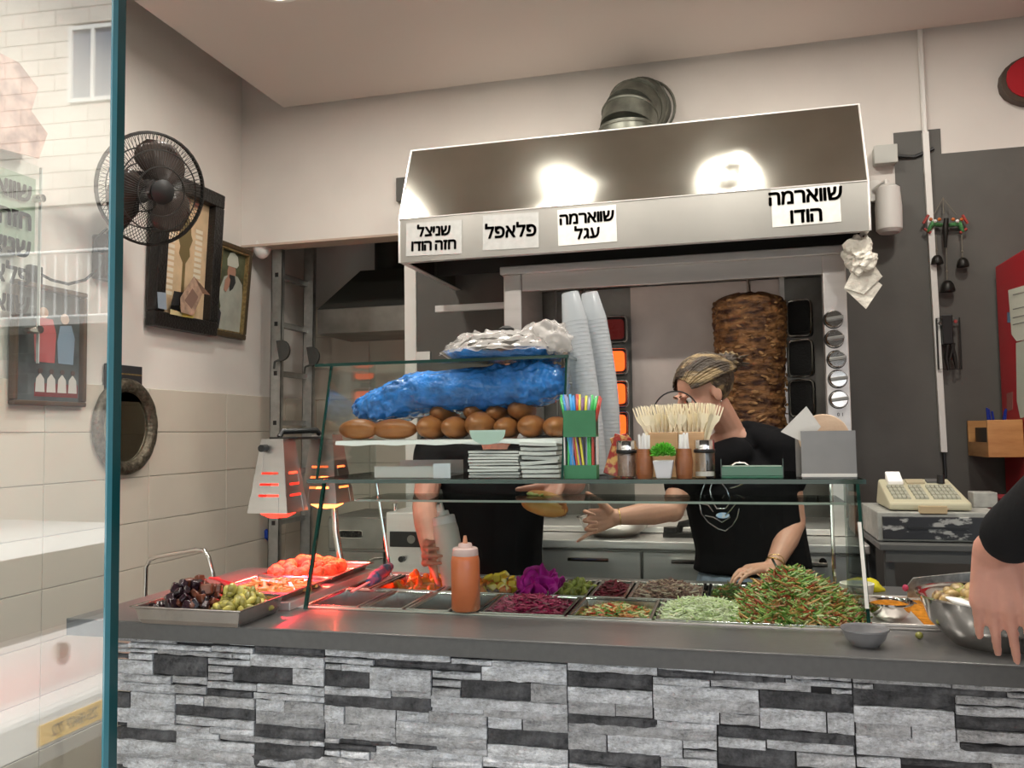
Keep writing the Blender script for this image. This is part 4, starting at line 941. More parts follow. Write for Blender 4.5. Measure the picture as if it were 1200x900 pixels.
def pan(x0, x1, y0, y1, lab, depth=.095, zr=None, name='food_pan', m=None, split=False):
    zr = zr or CZ + .006; f = .010; s_ = .016
    t = thing(name, lab, 'pan', ((x0 + x1) / 2, (y0 + y1) / 2, zr - depth), 'steel pans in the counter' if name == 'food_pan' else None)
    g = G(); R = lambda e, z: [V((x0 + e, y0 + e, z)), V((x1 - e, y0 + e, z)), V((x1 - e, y1 - e, z)), V((x0 + e, y1 - e, z))]
    rings = [R(.002, zr - .004), R(0, zr - .001), R(.002, zr), R(f, zr), R(f + .003, zr - .006), R(f + s_ * .6, zr - depth + .012), R(f + s_, zr - depth), ]
    vs = [p for r_ in rings for p in r_]; n = len(rings)
    fs = [(i * 4 + j, i * 4 + (j + 1) % 4, (i + 1) * 4 + (j + 1) % 4, (i + 1) * 4 + j) for i in range(n - 1) for j in range(4)] + [tuple((n - 1) * 4 + j for j in range(4))]
    g.add(vs, fs); out = [R(f + .001, zr - .006), R(f + s_ * .6 - .002, zr - depth + .01), R(f + s_ - .002, zr - depth - .002)]
    vs = rings[0] + [p for r_ in out for p in r_]; fs = [(i * 4 + j, (i + 1) * 4 + j, (i + 1) * 4 + (j + 1) % 4, i * 4 + (j + 1) % 4) for i in range(3) for j in range(4)] + [(15, 14, 13, 12)]
    g.add(vs, fs); o = g.build('pan_body', m or PANSTEEL, t, bevel=.006, seg=3)
    return t
FR, RR = (2.142, 2.392), (2.402, 2.668)
pan(-1.162, -1.083, *RR, 'narrow empty steel pan in the rear row beside the red hot plate')
pan(-1.078, -.866, *RR, 'steel pan of yellow and orange peppers, rear row left')
pan(-.861, -.627, *RR, 'steel pan of orange and yellow pepper pieces behind the sauce bottle')
pan(-.622, -.530, *RR, 'steel pan under the heap of magenta cabbage leaves')
pan(-.525, -.420, *RR, 'small steel pan of green pickles, rear row')
pan(-.415, -.308, *RR, 'small steel pan of dark red beet pieces, rear row')
pan(-.303, -.092, *RR, 'steel pan of shredded brown meat-coloured cabbage, rear row')
pan(-.087, .032, *RR, 'steel pan of chopped dark green herbs, rear row')
pan(.037, .258, *RR, 'steel pan behind the tall vegetable salad heap')
pan(-1.160, -1.000, *FR, 'nearly empty steel pan lit red, front row leftmost')
pan(-.995, -.870, *FR, 'empty steel pan, front row second from left')
pan(-.865, -.738, *FR, 'steel pan with a few reddish scraps, front row third from left')
pan(-.733, -.664, *FR, 'dark narrow steel pan left of the orange sauce bottle, front row')
pan(-.659, -.430, *FR, 'steel pan of crimson shredded cabbage, front row')
pan(-.425, -.208, *FR, 'steel pan of chopped carrot and herb salad, front row')
pan(-.203, .024, *FR, 'steel pan of white shredded cabbage, front row')
pan(.029, .258, *FR, 'steel pan holding the tall vegetable salad heap, front row')

def shreds(name, lab, cat, x0, x1, y0, y1, zb, h, cols, n, ln=.03, r=.0016, seed=1, curl=.3, parent=None, cxo=0, power=2., base=True, tilt=.45):
    """one heap of countless strips, stuff"""
    rnd = random.Random(seed); g = G(); cx, cy = (x0 + x1) / 2 + cxo, (y0 + y1) / 2; rx, ry = (x1 - x0) / 2, (y1 - y0) / 2
    if base:
        def fn(p):
            q = V((p.x, p.y, p.z)); return q
        vs = []; NN = 14
        for i in range(NN + 1):
            for j in range(NN + 1):
                u, v = i / NN * 2 - 1, j / NN * 2 - 1
                hh = h * max(0, 1 - abs(u) ** power) * max(0, 1 - abs(v) ** power)
                vs.append(((x0 + x1) / 2 + u * rx * .97 + cxo * hh / max(h, .001), cy + v * ry * .97, zb - .006 + hh * .93))
        g.add(vs, [(i * (NN + 1) + j, (i + 1) * (NN + 1) + j, (i + 1) * (NN + 1) + j + 1, i * (NN + 1) + j + 1) for i in range(NN) for j in range(NN)], 0)
    for k in range(n):
        u, v = rnd.uniform(-1, 1), rnd.uniform(-1, 1)
        hh = h * max(0, 1 - abs(u) ** power) * max(0, 1 - abs(v) ** power)
        c = V(((x0 + x1) / 2 + u * rx * .97 + cxo * hh / max(h, .001), cy + v * ry * .97, zb + hh + rnd.uniform(-.002, .004)))
        a = rnd.uniform(0, 2 * pi); L_ = ln * rnd.uniform(.5, 1.2); tz = rnd.uniform(-tilt, tilt)
        d = V((cos(a), sin(a), tz)); sd = V((-sin(a), cos(a), rnd.uniform(-.4, .8))) * curl * L_ * rnd.uniform(-1, 1)
        rr = r * rnd.uniform(.6, 1.3)
        g.tube([c - d * L_ / 2, c + sd * .5, c + d * L_ / 2], [rr * .8, rr, rr * .7], 4, m=rnd.randrange(len(cols)))
    o = g.build(name, cols, None, loc=(cx, cy, zb), smooth=50); tag(o, lab, cat, kind='stuff'); return o
def fm(n, c, **k): return mat(n, c, k.pop('rough', .35), **k)
CRIM = [fm('crimson_a', (.20, .001, .035), rough=.5), fm('crimson_b', (.28, .003, .06), rough=.5), fm('crimson_c', (.10, .001, .02), rough=.5), fm('crimson_d', (.36, .02, .09), rough=.5)]
shreds('crimson_cabbage', 'heap of glossy crimson shredded cabbage in the front row right of the sauce bottle', 'salad', -.650, -.440, 2.155, 2.375, CZ - .012, .036, CRIM, 900, .034, .0026, 2)
CAR = [fm('carrot_a', (.62, .22, .05)), fm('herb_a', (.10, .22, .03)), fm('cab_a', (.62, .58, .30)), fm('red_a', (.48, .06, .03)), fm('herb_b', (.20, .30, .06)), fm('carrot_b', (.70, .34, .14))]
shreds('carrot_salad', 'mixed salad of chopped carrot and herbs in the front row steel pan', 'salad', -.415, -.220, 2.155, 2.375, CZ - .024, .032, CAR, 700, .026, .0026, 3)
WCAB = [fm('white_cabbage_a', (.74, .76, .50)), fm('white_cabbage_b', (.80, .80, .60)), fm('white_cabbage_c', (.62, .70, .36))]
shreds('white_cabbage', 'mound of pale shredded white cabbage in the front row', 'salad', -.205, .018, 2.148, 2.400, CZ - .006, .036, WCAB, 900, .036, .0022, 4)
MEATY = [fm('slaw_a', (.34, .18, .15)), fm('slaw_b', (.48, .30, .24)), fm('slaw_c', (.22, .11, .10)), fm('slaw_d', (.55, .42, .33))]
shreds('brown_slaw', 'brownish pink shredded slaw heaped in the rear row pan', 'salad', -.292, -.104, 2.42, 2.655, CZ - .008, .034, MEATY, 700, .036, .0024, 5)
GRN = [fm('green_a', (.07, .13, .02)), fm('green_b', (.16, .24, .05)), fm('green_c', (.10, .10, .03)), fm('green_d', (.30, .12, .05))]
shreds('green_herbs', 'dark green chopped herbs and cucumber in the rear row pan', 'salad', -.075, .022, 2.42, 2.65, CZ - .022, .045, GRN, 380, .030, .0024, 6)
SAL = [fm('cucumber_a', (.42, .50, .16)), fm('cucumber_b', (.68, .70, .38)), fm('cucumber_c', (.16, .30, .05)), fm('tomato_a', (.42, .07, .03)), fm('tomato_b', (.50, .20, .10)), fm('herb_c', (.10, .22, .03)), fm('carrot_c', (.66, .34, .12)), fm('cucumber_d', (.38, .52, .14))]
shreds('vegetable_salad', 'tall heap of cucumber, tomato and herb salad spilling over the right end of the pans', 'salad', .000, .300, 2.145, 2.53, CZ - .004, .105, SAL, 3000, .050, .0027, 7, power=1.7, cxo=-.02, tilt=.7)
shreds('scrap_salad', 'few reddish scraps left in a front row steel pan', 'salad', -.835, -.770, 2.20, 2.33, CZ - .060, .008, [fm('scrap', (.34, .06, .03)), fm('scrap_b', (.40, .14, .06))], 60, .022, .002, 8, base=False)
shreds('scrap_salad', 'few red shreds left in the leftmost front row steel pan', 'salad', -1.13, -1.03, 2.19, 2.34, CZ - .060, .008, [fm('scrap_c', (.44, .05, .03))], 50, .022, .002, 9, base=False)
BEETM = [fm('beet_a', (.16, .008, .02), rough=.5), fm('beet_b', (.24, .015, .04), rough=.5), fm('beet_c', (.10, .004, .012), rough=.5)]
shreds('beet_salad', 'dark red shredded beet in a small rear row pan', 'salad', -.403, -.320, 2.42, 2.655, CZ - .010, .030, BEETM, 300, .022, .0036, 10)

def pile(proto, n, cx, cy, zb, rx, ry, h, step, seed, labelf=None, group=None, power=2., smin=.85, smax=1.15, flat=False):
    """copies of a small thing laid in a dome-shaped pile; proto is moved to be the first"""
    rnd = random.Random(seed); pts = []; lab0 = proto['label']
    tries = 0
    while len(pts) < n and tries < 9000:
        tries += 1
        u, v = rnd.uniform(-1, 1), rnd.uniform(-1, 1)
        if u * u + v * v > 1.25: continue
        hh = h * max(0, 1 - (u * u + v * v) ** (power / 2) * .8)
        lay = rnd.random() ** .35
        c = V((cx + u * rx, cy + v * ry, zb + hh * lay))
        if all((c - p).length > step for p in pts): pts.append(c)
    for k, c in enumerate(pts):
        rot = (rnd.uniform(-.25, .25), rnd.uniform(-.25, .25), rnd.uniform(0, 6)) if flat else (rnd.uniform(0, 6), rnd.uniform(0, 6), rnd.uniform(0, 6)); s_ = rnd.uniform(smin, smax)
        wh = ('front' if c.y < cy - ry * .33 else 'rear' if c.y > cy + ry * .33 else 'centre') + (' left' if c.x < cx - rx * .33 else ' right' if c.x > cx + rx * .33 else '')
        lb = lab0 + ', ' + wh + (', on top' if c.z > zb + h * .62 else ', low in the heap' if c.z < zb + h * .32 else '')
        if k == 0: proto.location = c; proto.rotation_euler = rot; proto['label'] = lb
        else: dup(proto, c, rot, scale=s_, label=lb)
def lump(name, lab, cat, group, r, m, seed, amp=.3, fr=22., nu=14, nv=9, kind=None):
    def fn(p): return p * (1 + amp * mnoise.noise(p * fr + V((seed, 0, 0))))
    o = G().ell((0, 0, 0), r, nu, nv, fn=fn).build(name, m, None, smooth=60); return tag(o, lab, cat, group)
def cube_piece(name, lab, cat, group, s_, m, bev=.004, j=.2):
    rr = random.Random(len(name) + int(s_ * 1e4)); g = G()
    g.box((-s_, -s_ * .9, -s_ * .7), (s_, s_ * .9, s_ * .7)); g.v = [p + V((rr.uniform(-j, j), rr.uniform(-j, j), rr.uniform(-j, j))) * s_ for p in g.v]
    o = g.build(name, m, None, bevel=bev, smooth=50); return tag(o, lab, cat, group)

# hot tray: eggplant and fried green pepper, left end
HT = pan(-1.490, -1.170, 1.845, 2.075, 'shallow steel tray of dark eggplant and green pepper at the left end', depth=.045, zr=1.098, name='steel_tray')
EGG = fm('eggplant_skin', (.018, .008, .012), rough=.2, coat=.25, var=.5, vscale=30); EGB = fm('eggplant_flesh', (.11, .030, .014), rough=.3, coat=.3, var=.5, vscale=40)
pile(cube_piece('eggplant_cube', 'dark glossy fried eggplant cube in the left steel tray', 'eggplant', 'eggplant cubes in the left steel tray', .0135, EGG), 48, -1.395, 1.965, 1.072, .072, .082, .070, .019, 21)
pile(cube_piece('roasted_cube', 'reddish brown roasted eggplant cube in the left steel tray', 'eggplant', 'roasted cubes in the left steel tray', .0135, EGB), 40, -1.39, 1.99, 1.075, .075, .085, .072, .020, 22)
PEP = fm('fried_pepper_green', (.40, .35, .08), rough=.4, coat=.4, var=.35, vscale=30); PEP2 = fm('fried_pepper_dark', (.24, .22, .05), rough=.4, coat=.4, var=.4, vscale=30)
pile(lump('green_pepper', 'yellow green fried pepper piece in the left steel tray', 'pepper', 'green peppers in the left steel tray', (.016, .010, .008), PEP, 3, .9), 50, -1.25, 1.965, 1.072, .052, .078, .060, .016, 23)
pile(lump('dark_green_pepper', 'darker green fried pepper piece in the left steel tray', 'pepper', 'dark green peppers in the left steel tray', (.016, .010, .008), PEP2, 5, .9), 30, -1.25, 1.965, 1.072, .052, .078, .055, .018, 24)
pc = at(262, 680, Z=1.12)
t = thing('red_tongs', 'red plastic serving tongs lying behind the eggplant tray', 'tongs', pc)
REDP = mat('red_plastic', (.55, .01, .02), .3)
for d in (0, .02): G().tube([at(247 + d * 300, 677, Z=1.125), at(272, 684 + d * 200, Z=1.135), at(292, 690, Z=1.12)], [.007, .009, .004], 8, flat=.4).build('tong_arm', REDP, t, smooth=50)

# hot plate with two trays under the heat lamps
t = thing('hot_plate', 'flat steel hot plate under the heat lamps', 'hot plate', (-1.27, 2.35, CZ))
G().box((-1.445, 2.085, CZ), (-1.172, 2.66, CZ + .022)).build('plate_body', STEEL, t, bevel=.002)
pan(-1.435, -1.178, 2.09, 2.345, 'steel tray of fries on the hot plate, lit red', depth=.022, zr=CZ + .046, name='fries_tray')
pan(-1.435, -1.178, 2.355, 2.655, 'steel tray of falafel balls on the hot plate, lit red', depth=.022, zr=CZ + .046, name='falafel_tray')
FRY = [fm('fries_a', (.66, .42, .15)), fm('fries_b', (.75, .52, .22))]
fry = tag(G().box((-.032, -.0045, -.0045), (.032, .0045, .0045)).build('french_fry', FRY[0], None, bevel=.001, seg=1), 'golden french fry in the tray before the falafel', 'french fry', 'french fries on the hot plate')
pile(fry, 70, -1.30, 2.215, CZ + .034, .10, .095, .014, .011, 31, flat=True)
FAL = fm('falafel_crust', (.40, .17, .06), rough=.7, var=.35, vscale=60, bump=.8, bscale=90)
pile(lump('falafel_ball', 'round fried falafel ball heaped under the heat lamps', 'falafel', 'falafel balls under the heat lamps', .0235, FAL, 4, .08, 60.), 38, -1.335, 2.49, CZ + .040, .095, .115, .026, .036, 33, smin=.9, smax=1.08)

# rear row contents
YP = fm('yellow_pepper', (.72, .36, .03), coat=.6, rough=.22, var=.2, vscale=20); OP = fm('orange_pepper', (.74, .20, .02), coat=.6, rough=.22, var=.2, vscale=20); YL = fm('bright_yellow_pepper', (.78, .55, .05), coat=.6, rough=.2)
def chili(name, lab, group, m, L_, r, seed):
    rr = random.Random(seed); g = G(); g.tube([(-L_ / 2, 0, 0), (-L_ / 4, 0, .003), (0, 0, .005), (L_ / 4, .002, .002), (L_ / 2, .005, -.004)], [r * .55, r, r * .95, r * .6, r * .1], 10)
    o = g.build(name, m, None, smooth=60); return tag(o, lab, 'pepper', group)
pile(chili('hot_pepper', 'yellow pickled hot pepper in the rear left pan', 'yellow peppers in the rear left pan', YP, .055, .0115, 1), 22, -.962, 2.535, CZ - .016, .075, .090, .034, .022, 41)
pile(chili('hot_pepper', 'orange pickled hot pepper in the rear left pan', 'orange peppers in the rear left pan', OP, .050, .0115, 2), 12, -.975, 2.545, CZ - .012, .075, .088, .036, .024, 42)
pile(cube_piece('pepper_piece', 'bright yellow pepper piece behind the sauce bottle', 'pepper', 'yellow pepper pieces behind the sauce bottle', .014, YL), 16, -.71, 2.56, CZ - .006, .06, .08, .036, .022, 43)
pile(cube_piece('pepper_piece', 'orange pepper piece in the pan behind the sauce bottle', 'pepper', 'orange pepper pieces behind the sauce bottle', .013, OP), 22, -.765, 2.53, CZ - .010, .09, .09, .032, .021, 44)
PICK = fm('pickle_green', (.26, .27, .05), coat=.4, var=.3, vscale=30)
pile(lump('pickle', 'olive green pickle piece in the small rear pan', 'pickle', 'pickles in the small rear pan', (.022, .010, .008), PICK, 6, .3), 30, -.472, 2.53, CZ - .010, .038, .10, .026, .016, 45)
MAG = fm('magenta_cabbage', (.52, .004, .33), rough=.5, var=.2, vscale=20)
def leaf(r, seed):
    g = G(); n = 8; vs = []
    for i in range(n + 1):
        for j in range(n + 1):
            u, v = i / n * 2 - 1, j / n * 2 - 1; q = V((u * math.sqrt(1 - v * v / 2), v * math.sqrt(1 - u * u / 2), 0))
            z = .35 * (1 - q.x ** 2 - q.y ** 2) + .12 * mnoise.noise(q * 2.2 + V((seed, 0, 0))); vs.append(V((q.x * r, q.y * r * .8, z * r)))
    g.add(vs, [(i * (n + 1) + j, (i + 1) * (n + 1) + j, (i + 1) * (n + 1) + j + 1, i * (n + 1) + j + 1) for i in range(n) for j in range(n)])
    o = g.build('cabbage_leaf', MAG, None, smooth=70); md = o.modifiers.new('thick', 'SOLIDIFY'); md.thickness = .0025
    return tag(o, 'magenta pickled cabbage leaf piled high in the rear row', 'cabbage leaf', 'magenta cabbage leaves')
pile(leaf(.036, 3), 34, -.585, 2.53, CZ - .010, .052, .090, .056, .018, 46)

# ------------------------------------------------------------------ heat lamps
LSTEEL = mat('lamp_brushed_steel', (.56, .53, .50), .32, 1., var=.06, vscale=4, bump=.04, bscale=14, stretch=(1, 1, 6))
REDGLASS = mat('red_heat_bulb', (.9, .05, .03), .3, emis=(1, .035, .02), es=3.0)
HOTGLASS = mat('amber_heat_bulb', (1, .3, .1), .3, emis=(1, .20, .05), es=7.0)
HOLE = mat('glowing_slot', (.9, .2, .08), .5, emis=(1, .12, .05), es=1.2)
t = thing('heat_lamp', 'double steel heat lamp with slotted square shades glowing red over the left trays', 'lamp', (-1.32, 2.55, CZ + .022))
def shade(x0, x1, y0, y1, zb, zt, topw, bulb, knob):
    cx, cy = (x0 + x1) / 2, (y0 + y1) / 2
    lo = [V((x0, y0, zb)), V((x1, y0, zb)), V((x1, y1, zb)), V((x0, y1, zb))]
    hi = [V((cx - topw, cy - topw, zt)), V((cx + topw, cy - topw, zt)), V((cx + topw, cy + topw, zt)), V((cx - topw, cy + topw, zt))]
    g = G()
    for i in range(4):
        a, b, c, d = lo[i], lo[(i + 1) % 4], hi[(i + 1) % 4], hi[i]
        # slots cut as real gaps on three levels
        rows = [0, .22, .25, .37, .40, .52, .55, 1.0]
        P = lambda u, v: (a.lerp(b, u)).lerp(d.lerp(c, u), v)
        for r in range(len(rows) - 1):
            for (u0, u1) in ((0, .22), (.22, .80), (.80, 1)):
                if r in (1, 3, 5) and u0 == .22 and i in (0, 1): continue
                g.add([P(u0, rows[r]), P(u1, rows[r]), P(u1, rows[r + 1]), P(u0, rows[r + 1])], [(0, 1, 2, 3)])
    g.add(hi, [(0, 1, 2, 3)])
    s = g.build('lamp_shade', LSTEEL, t); md = s.modifiers.new('thick', 'SOLIDIFY'); md.thickness = .0015
    G().lathe([(.001, -.022), (.030, -.019), (.052, -.008), (.058, .006), (.045, .03), (.022, .07), (.020, .10), (.001, .10)], (cx, cy, zb + .002), 24).build('bulb', bulb, s, smooth=60)
    if knob: G().lathe([(.001, -.018), (.011, -.018), (.012, .010), (.016, .012), (.016, .018), (.001, .018)], (cx - .02, cy - topw - .012, zt - .028), 18, M=rotm(-pi / 2)).build('knob', BLACK, s, smooth=40)
    lamp('heat_lamp_light', 'SPOT', (cx, cy, zb - .028), 44, (1, .02, .04) if bulb is REDGLASS else (1, .06, .04), .03, (0, 0, 0), spot=2.5, blend=.4)
    lamp('heat_lamp_inner_light', 'POINT', (cx, cy, zb + .13), .5, (1, .10, .04), .015)
shade(-1.436, -1.304, 2.30, 2.43, 1.288, 1.512, .036, REDGLASS, True)
shade(-1.372, -1.240, 2.50, 2.63, 1.300, 1.522, .036, HOTGLASS, False)
G().box((-1.40, 2.36, 1.510), (-1.30, 2.60, 1.518)).build('cross_arm', BLACKM, t, bevel=.003)
G().tube([(-1.375, 2.38, 1.518), (-1.37, 2.39, 1.535), (-1.32, 2.52, 1.538), (-1.315, 2.54, 1.518)], .009, 8).build('handle', BLACK, t, smooth=50)
pole = [at(385, 520, Y=2.67), at(391, 560, Y=2.67), at(392, 595, Y=2.66), at(394, 625, Y=2.65), at(401, 664, Y=2.64)]
pole[-1].z = CZ + .022
G().tube([V((-1.30, 2.6, 1.515))] + pole, .012, 10).build('stand_pole', CHROME, t, smooth=50)

# ------------------------------------------------------------------ bread case on the shelf
t = thing('bread_case', 'large glass bread display case standing on the left half of the shelf', 'display case', (-.8, 2.4, SZ))
bx0, bx1, by0, byt, by1, bz1 = -1.163, -.445, 2.222, 2.315, 2.63, 1.735
G().prism([(bx0, by0, SZ), (bx1, by0, SZ), (bx1, byt, bz1 - .008), (bx0, byt, bz1 - .008)], (0, .004, 0)).build('front_pane', GLASS2, t)
for x, nm in ((bx0, 'side_pane'), (bx1 - .004, 'side_pane')): G().prism([(x, by0, SZ), (x, by1, SZ), (x, by1, bz1 - .008), (x, byt, bz1 - .008)], (.004, 0, 0)).build(nm, GLASS2, t)
G().box((bx0 - .05, byt - .008, bz1 - .008), (bx1 + .004, by1, bz1)).build('top_pane', GLASS2, t)
g = G(); g.box((bx0 - .05, byt - .011, bz1 - .0085), (bx1 + .005, byt - .008, bz1 + .0005))
g.box((bx1 + .004, byt - .008, bz1 - .0085), (bx1 + .007, by1, bz1 + .0005))
for x in (bx0, bx1): g.hexa([(x - .004, by0 - .002, SZ), (x + .002, by0 - .002, SZ), (x + .002, by0 + .004, SZ), (x - .004, by0 + .004, SZ)], [(x - .004, byt - .002, bz1 - .008), (x + .002, byt - .002, bz1 - .008), (x + .002, byt + .004, bz1 - .008), (x - .004, byt + .004, bz1 - .008)])
g.build('glass_edge', GEDGE, t)
isz = at(520, 517, Y=2.30).z
G().box((bx0 + .006, 2.285, isz - .006), (bx1 - .006, by1 - .01, isz)).build('inner_shelf', GLASS2, t)
lp = thing('shelf_liner', 'white paper liner under the bread rolls in the glass case', 'paper', (-.8, 2.45, isz))
g = G(); n = 24; vs = []
for i in range(n + 1):
    x = bx0 + .03 + (bx1 - bx0 - .04) * i / n
    for k, (y, z) in enumerate(((2.276, isz - .007 - .004 * math.sin(i * .7) ** 2), (2.280, isz + .004), (2.60, isz + .004))): vs.append((x, y, z))
g.add(vs, [(i * 3 + k, i * 3 + k + 1, i * 3 + k + 4, i * 3 + k + 3) for i in range(n) for k in range(2)]); o = g.build('sheet', PAPER, lp); o.modifiers.new('thick', 'SOLIDIFY').thickness = .0012
tabm = mat('frosted_tab', (.52, .66, .58), .3)
cpt = at(571, 504, Y=2.262); G().prism([(cpt.x + .052 * cos(q), cpt.y, cpt.z - .040 * abs(sin(q)) ** .8) for q in [pi * k / 16 for k in range(17)]], (0, .002, 0)).build('round_tab', tabm, t)
CRUST = mat('bread_crust', (.24, .075, .018), .36, col2=(.40, .155, .045), vscale=9, bump=.15, bscale=50, rnd=.08)
def loaf(lab, cx, cz, r, L_, along='y', y=None, grp='bread rolls in the glass case'):
    t = None
    def fn(p): return p * (1 + .05 * mnoise.noise(p * 14 + V((cx * 9, cz * 9, 0))))
    rr = (r * 1.04, L_ / 2, r * .92) if along == 'y' else (L_ / 2, r * 1.1, r * .92)
    yy = y if y else 2.30 + L_ / 2
    o = G().ell((cx, yy, cz), rr, 24, 16, fn=fn).build('bread_roll', CRUST, None, loc=(cx, yy, cz - r), smooth=80)
    return tag(o, lab, 'bread', grp)
ord_ = ['leftmost', 'second', 'third', 'fourth', 'fifth', 'rightmost']
for k, (xa, xb, yc) in enumerate(((484, 512, 500), (513, 540, 499), (541, 574, 500), (575, 601, 499), (603, 631, 498), (633, 659, 499))):
    a = at(xa, yc, Y=2.33); b = at(xb, yc, Y=2.33); r = (b.x - a.x) / 2 * 1.03
    loaf('brown bread roll end, %s in the bottom row of rolls in the glass case' % ord_[k], (a.x + b.x) / 2, isz + .006 + r * .92, r, .20)
for k, (xa, xb, yc) in enumerate(((495, 521, 484), (535, 560, 482), (561, 586, 484), (587, 616, 480))):
    a = at(xa, yc, Y=2.35); b = at(xb, yc, Y=2.35); r = (b.x - a.x) / 2
    loaf('bread roll in the upper row under the blue bag, %s from the left' % ['first', 'second', 'third', 'fourth'][k], (a.x + b.x) / 2, (a.z + b.z) / 2, r, .19, y=2.36 + .095)
a = at(400, 500, Y=2.36); b = at(441, 500, Y=2.36); loaf('short brown loaf lying sideways at the left end of the glass case', (a.x + b.x) / 2 , isz + .006 + .032, .034, b.x - a.x + .01, 'x', 2.36)
a = at(438, 500, Y=2.37); b = at(487, 500, Y=2.37); loaf('brown loaf lying sideways, second from the left in the glass case', (a.x + b.x) / 2, isz + .006 + .031, .033, b.x - a.x + .01, 'x', 2.37)
# blue bag
BAGM = mat('blue_plastic_film', (.02, .21, .68), .18, var=.35, vscale=16, bump=1., bscale=52, coat=.8)
ba = at(400, 465, Y=2.36); bb = at(660, 452, Y=2.36); bc = (ba + bb) / 2
def bagfn(p):
    u = p.x / ((bb.x - ba.x) / 2)
    q = V((p.x, p.y, p.z)); q.z *= (1 + .12 * u) * (1 if abs(u) < .9 else .95); q.z += .006 + .020 * u - (.030 if u < -.35 else 0) * min(1, (-.35 - u) / .5) if u < -.35 else .006 + .02 * u
    n = mnoise.noise(V((p.x * 9, p.y * 9, p.z * 9))); n2 = abs(mnoise.noise(V((p.x * 26, p.y * 30 + 3, p.z * 34)))); n3 = mnoise.noise(V((p.x * 70, p.y * 60, p.z * 80)))
    d = V((q.x * .15, q.y, q.z)).normalized() if q.length > 0 else V((0, 0, 1))
    return q + d * (.010 * n + .016 * n2 + .006 * n3)
def super_ell(c, r, nu, nv, m, fn, name, parent, p=.55):
    g = G(); vs = []; fs = []
    sg = lambda a, e: (abs(a) ** e) * (1 if a >= 0 else -1)
    for i in range(nv + 1):
        a = -pi / 2 + pi * i / nv; 
        for j in range(nu):
            q = 2 * pi * j / nu
            vs.append(fn(V((r[0] * sg(sin(a), p * .8), r[1] * sg(cos(a), .7) * sg(cos(q), .8), r[2] * sg(cos(a), .7) * sg(sin(q), .8)))) + c)
    fs = [(i * nu + j, i * nu + (j + 1) % nu, (i + 1) * nu + (j + 1) % nu, (i + 1) * nu + j) for i in range(nv) for j in range(nu)]
    return g.add(vs, fs).build(name, m, parent, loc=tuple(c), smooth=70)
o = super_ell(V((bc.x, 2.455, bc.z)), ((bb.x - ba.x) / 2 - .008,   .100, .064), 90, 190, BAGM, bagfn, 'blue_bag', None)
tag(o, 'crinkled blue plastic bread bag lying across the top of the glass case', 'bag')
# paper bags
PBAG = mat('paper_bag_white', (.80, .77, .74), .75, bump=.15, bscale=20); PBAG2 = mat('paper_bag_grey', (.60, .58, .56), .8)
def bagstack(x0, x1, n, zb, dz, y0, lab, grp, wav, seed):
    rnd = random.Random(seed)
    for k in range(n):
        g = G(); m_ = 10; vs = []; ox, oy = rnd.uniform(-.004, .004), rnd.uniform(0, .008); ph = rnd.uniform(0, 6); bend = rnd.uniform(.4, 1) * wav
        for j in range(2):
            for i in range(m_ + 1):
                f = i / m_; z = zb + k * dz + bend * sin(f * 3.2 + ph) * min(1, k / 3)
                for zz in (0, dz * .72): vs.append((x0 + ox + (x1 - x0) * f, y0 + oy + .20 * j, z + zz))
        W2 = (m_ + 1) * 2; fs = []
        for i in range(m_):
            a = i * 2; fs += [(a, a + 2, a + 3, a + 1), (W2 + a + 1, W2 + a + 3, W2 + a + 2, W2 + a), (a + 1, a + 3, W2 + a + 3, W2 + a + 1), (a, W2 + a, W2 + a + 2, a + 2)]
        fs += [(0, 1, W2 + 1, W2), (m_ * 2 + 1, m_ * 2, W2 + m_ * 2, W2 + m_ * 2 + 1)]
        o = g.add(vs, fs).build('paper_bag', PBAG, None, loc=((x0 + x1) / 2, y0 + .1, zb + k * dz)); tag(o, lab + (', topmost' if k == n - 1 else ', ' + nth(k) + ' from the bottom'), 'paper bag', grp)
a = at(553, 540, Y=2.30).x; b = at(611, 540, Y=2.30).x; c_ = at(656, 540, Y=2.30).x
bagstack(a, b, 9, SZ + .002, .0085, 2.27, 'white paper bag in the left stack in the glass case', 'left stack of paper bags', .0012, 1)
bagstack(b + .004, c_, 8, SZ + .002, .0125, 2.27, 'white folded paper bag in the right stack in the glass case', 'right stack of paper bags', .003, 2)
# clear boxes left bottom
CLEARP = glass('clear_plastic', (.90, .91, .90))
p0 = at(442, 556, Y=2.32); p1 = at(528, 541, Y=2.32)
t = thing('plastic_tray', 'clear plastic tray with white card at the lower left inside the glass case', 'tray', (p0.x + .1, 2.4, SZ))
WHT = mat('milky_plastic', (.62, .60, .58), .35)
G().box((p0.x, 2.30, SZ + .001), (p1.x - .02, 2.50, SZ + .006)).box((p0.x, 2.30, SZ + .006), (p1.x - .02, 2.303, p1.z - .012)).box((p0.x, 2.497, SZ + .006), (p1.x - .02, 2.50, p1.z)).build('tray_body', WHT, t)
q0 = at(508, 554, Y=2.27); q1 = at(528, 543, Y=2.27)
t = thing('white_card', 'small blank pale card standing inside the glass case left of the paper bags', 'card', (q0.x, 2.27, SZ)); G().box((q0.x, 2.268, SZ + .001), (q1.x, 2.270, q1.z)).build('card', mat('card_white', (.72, .73, .78), .6), t)

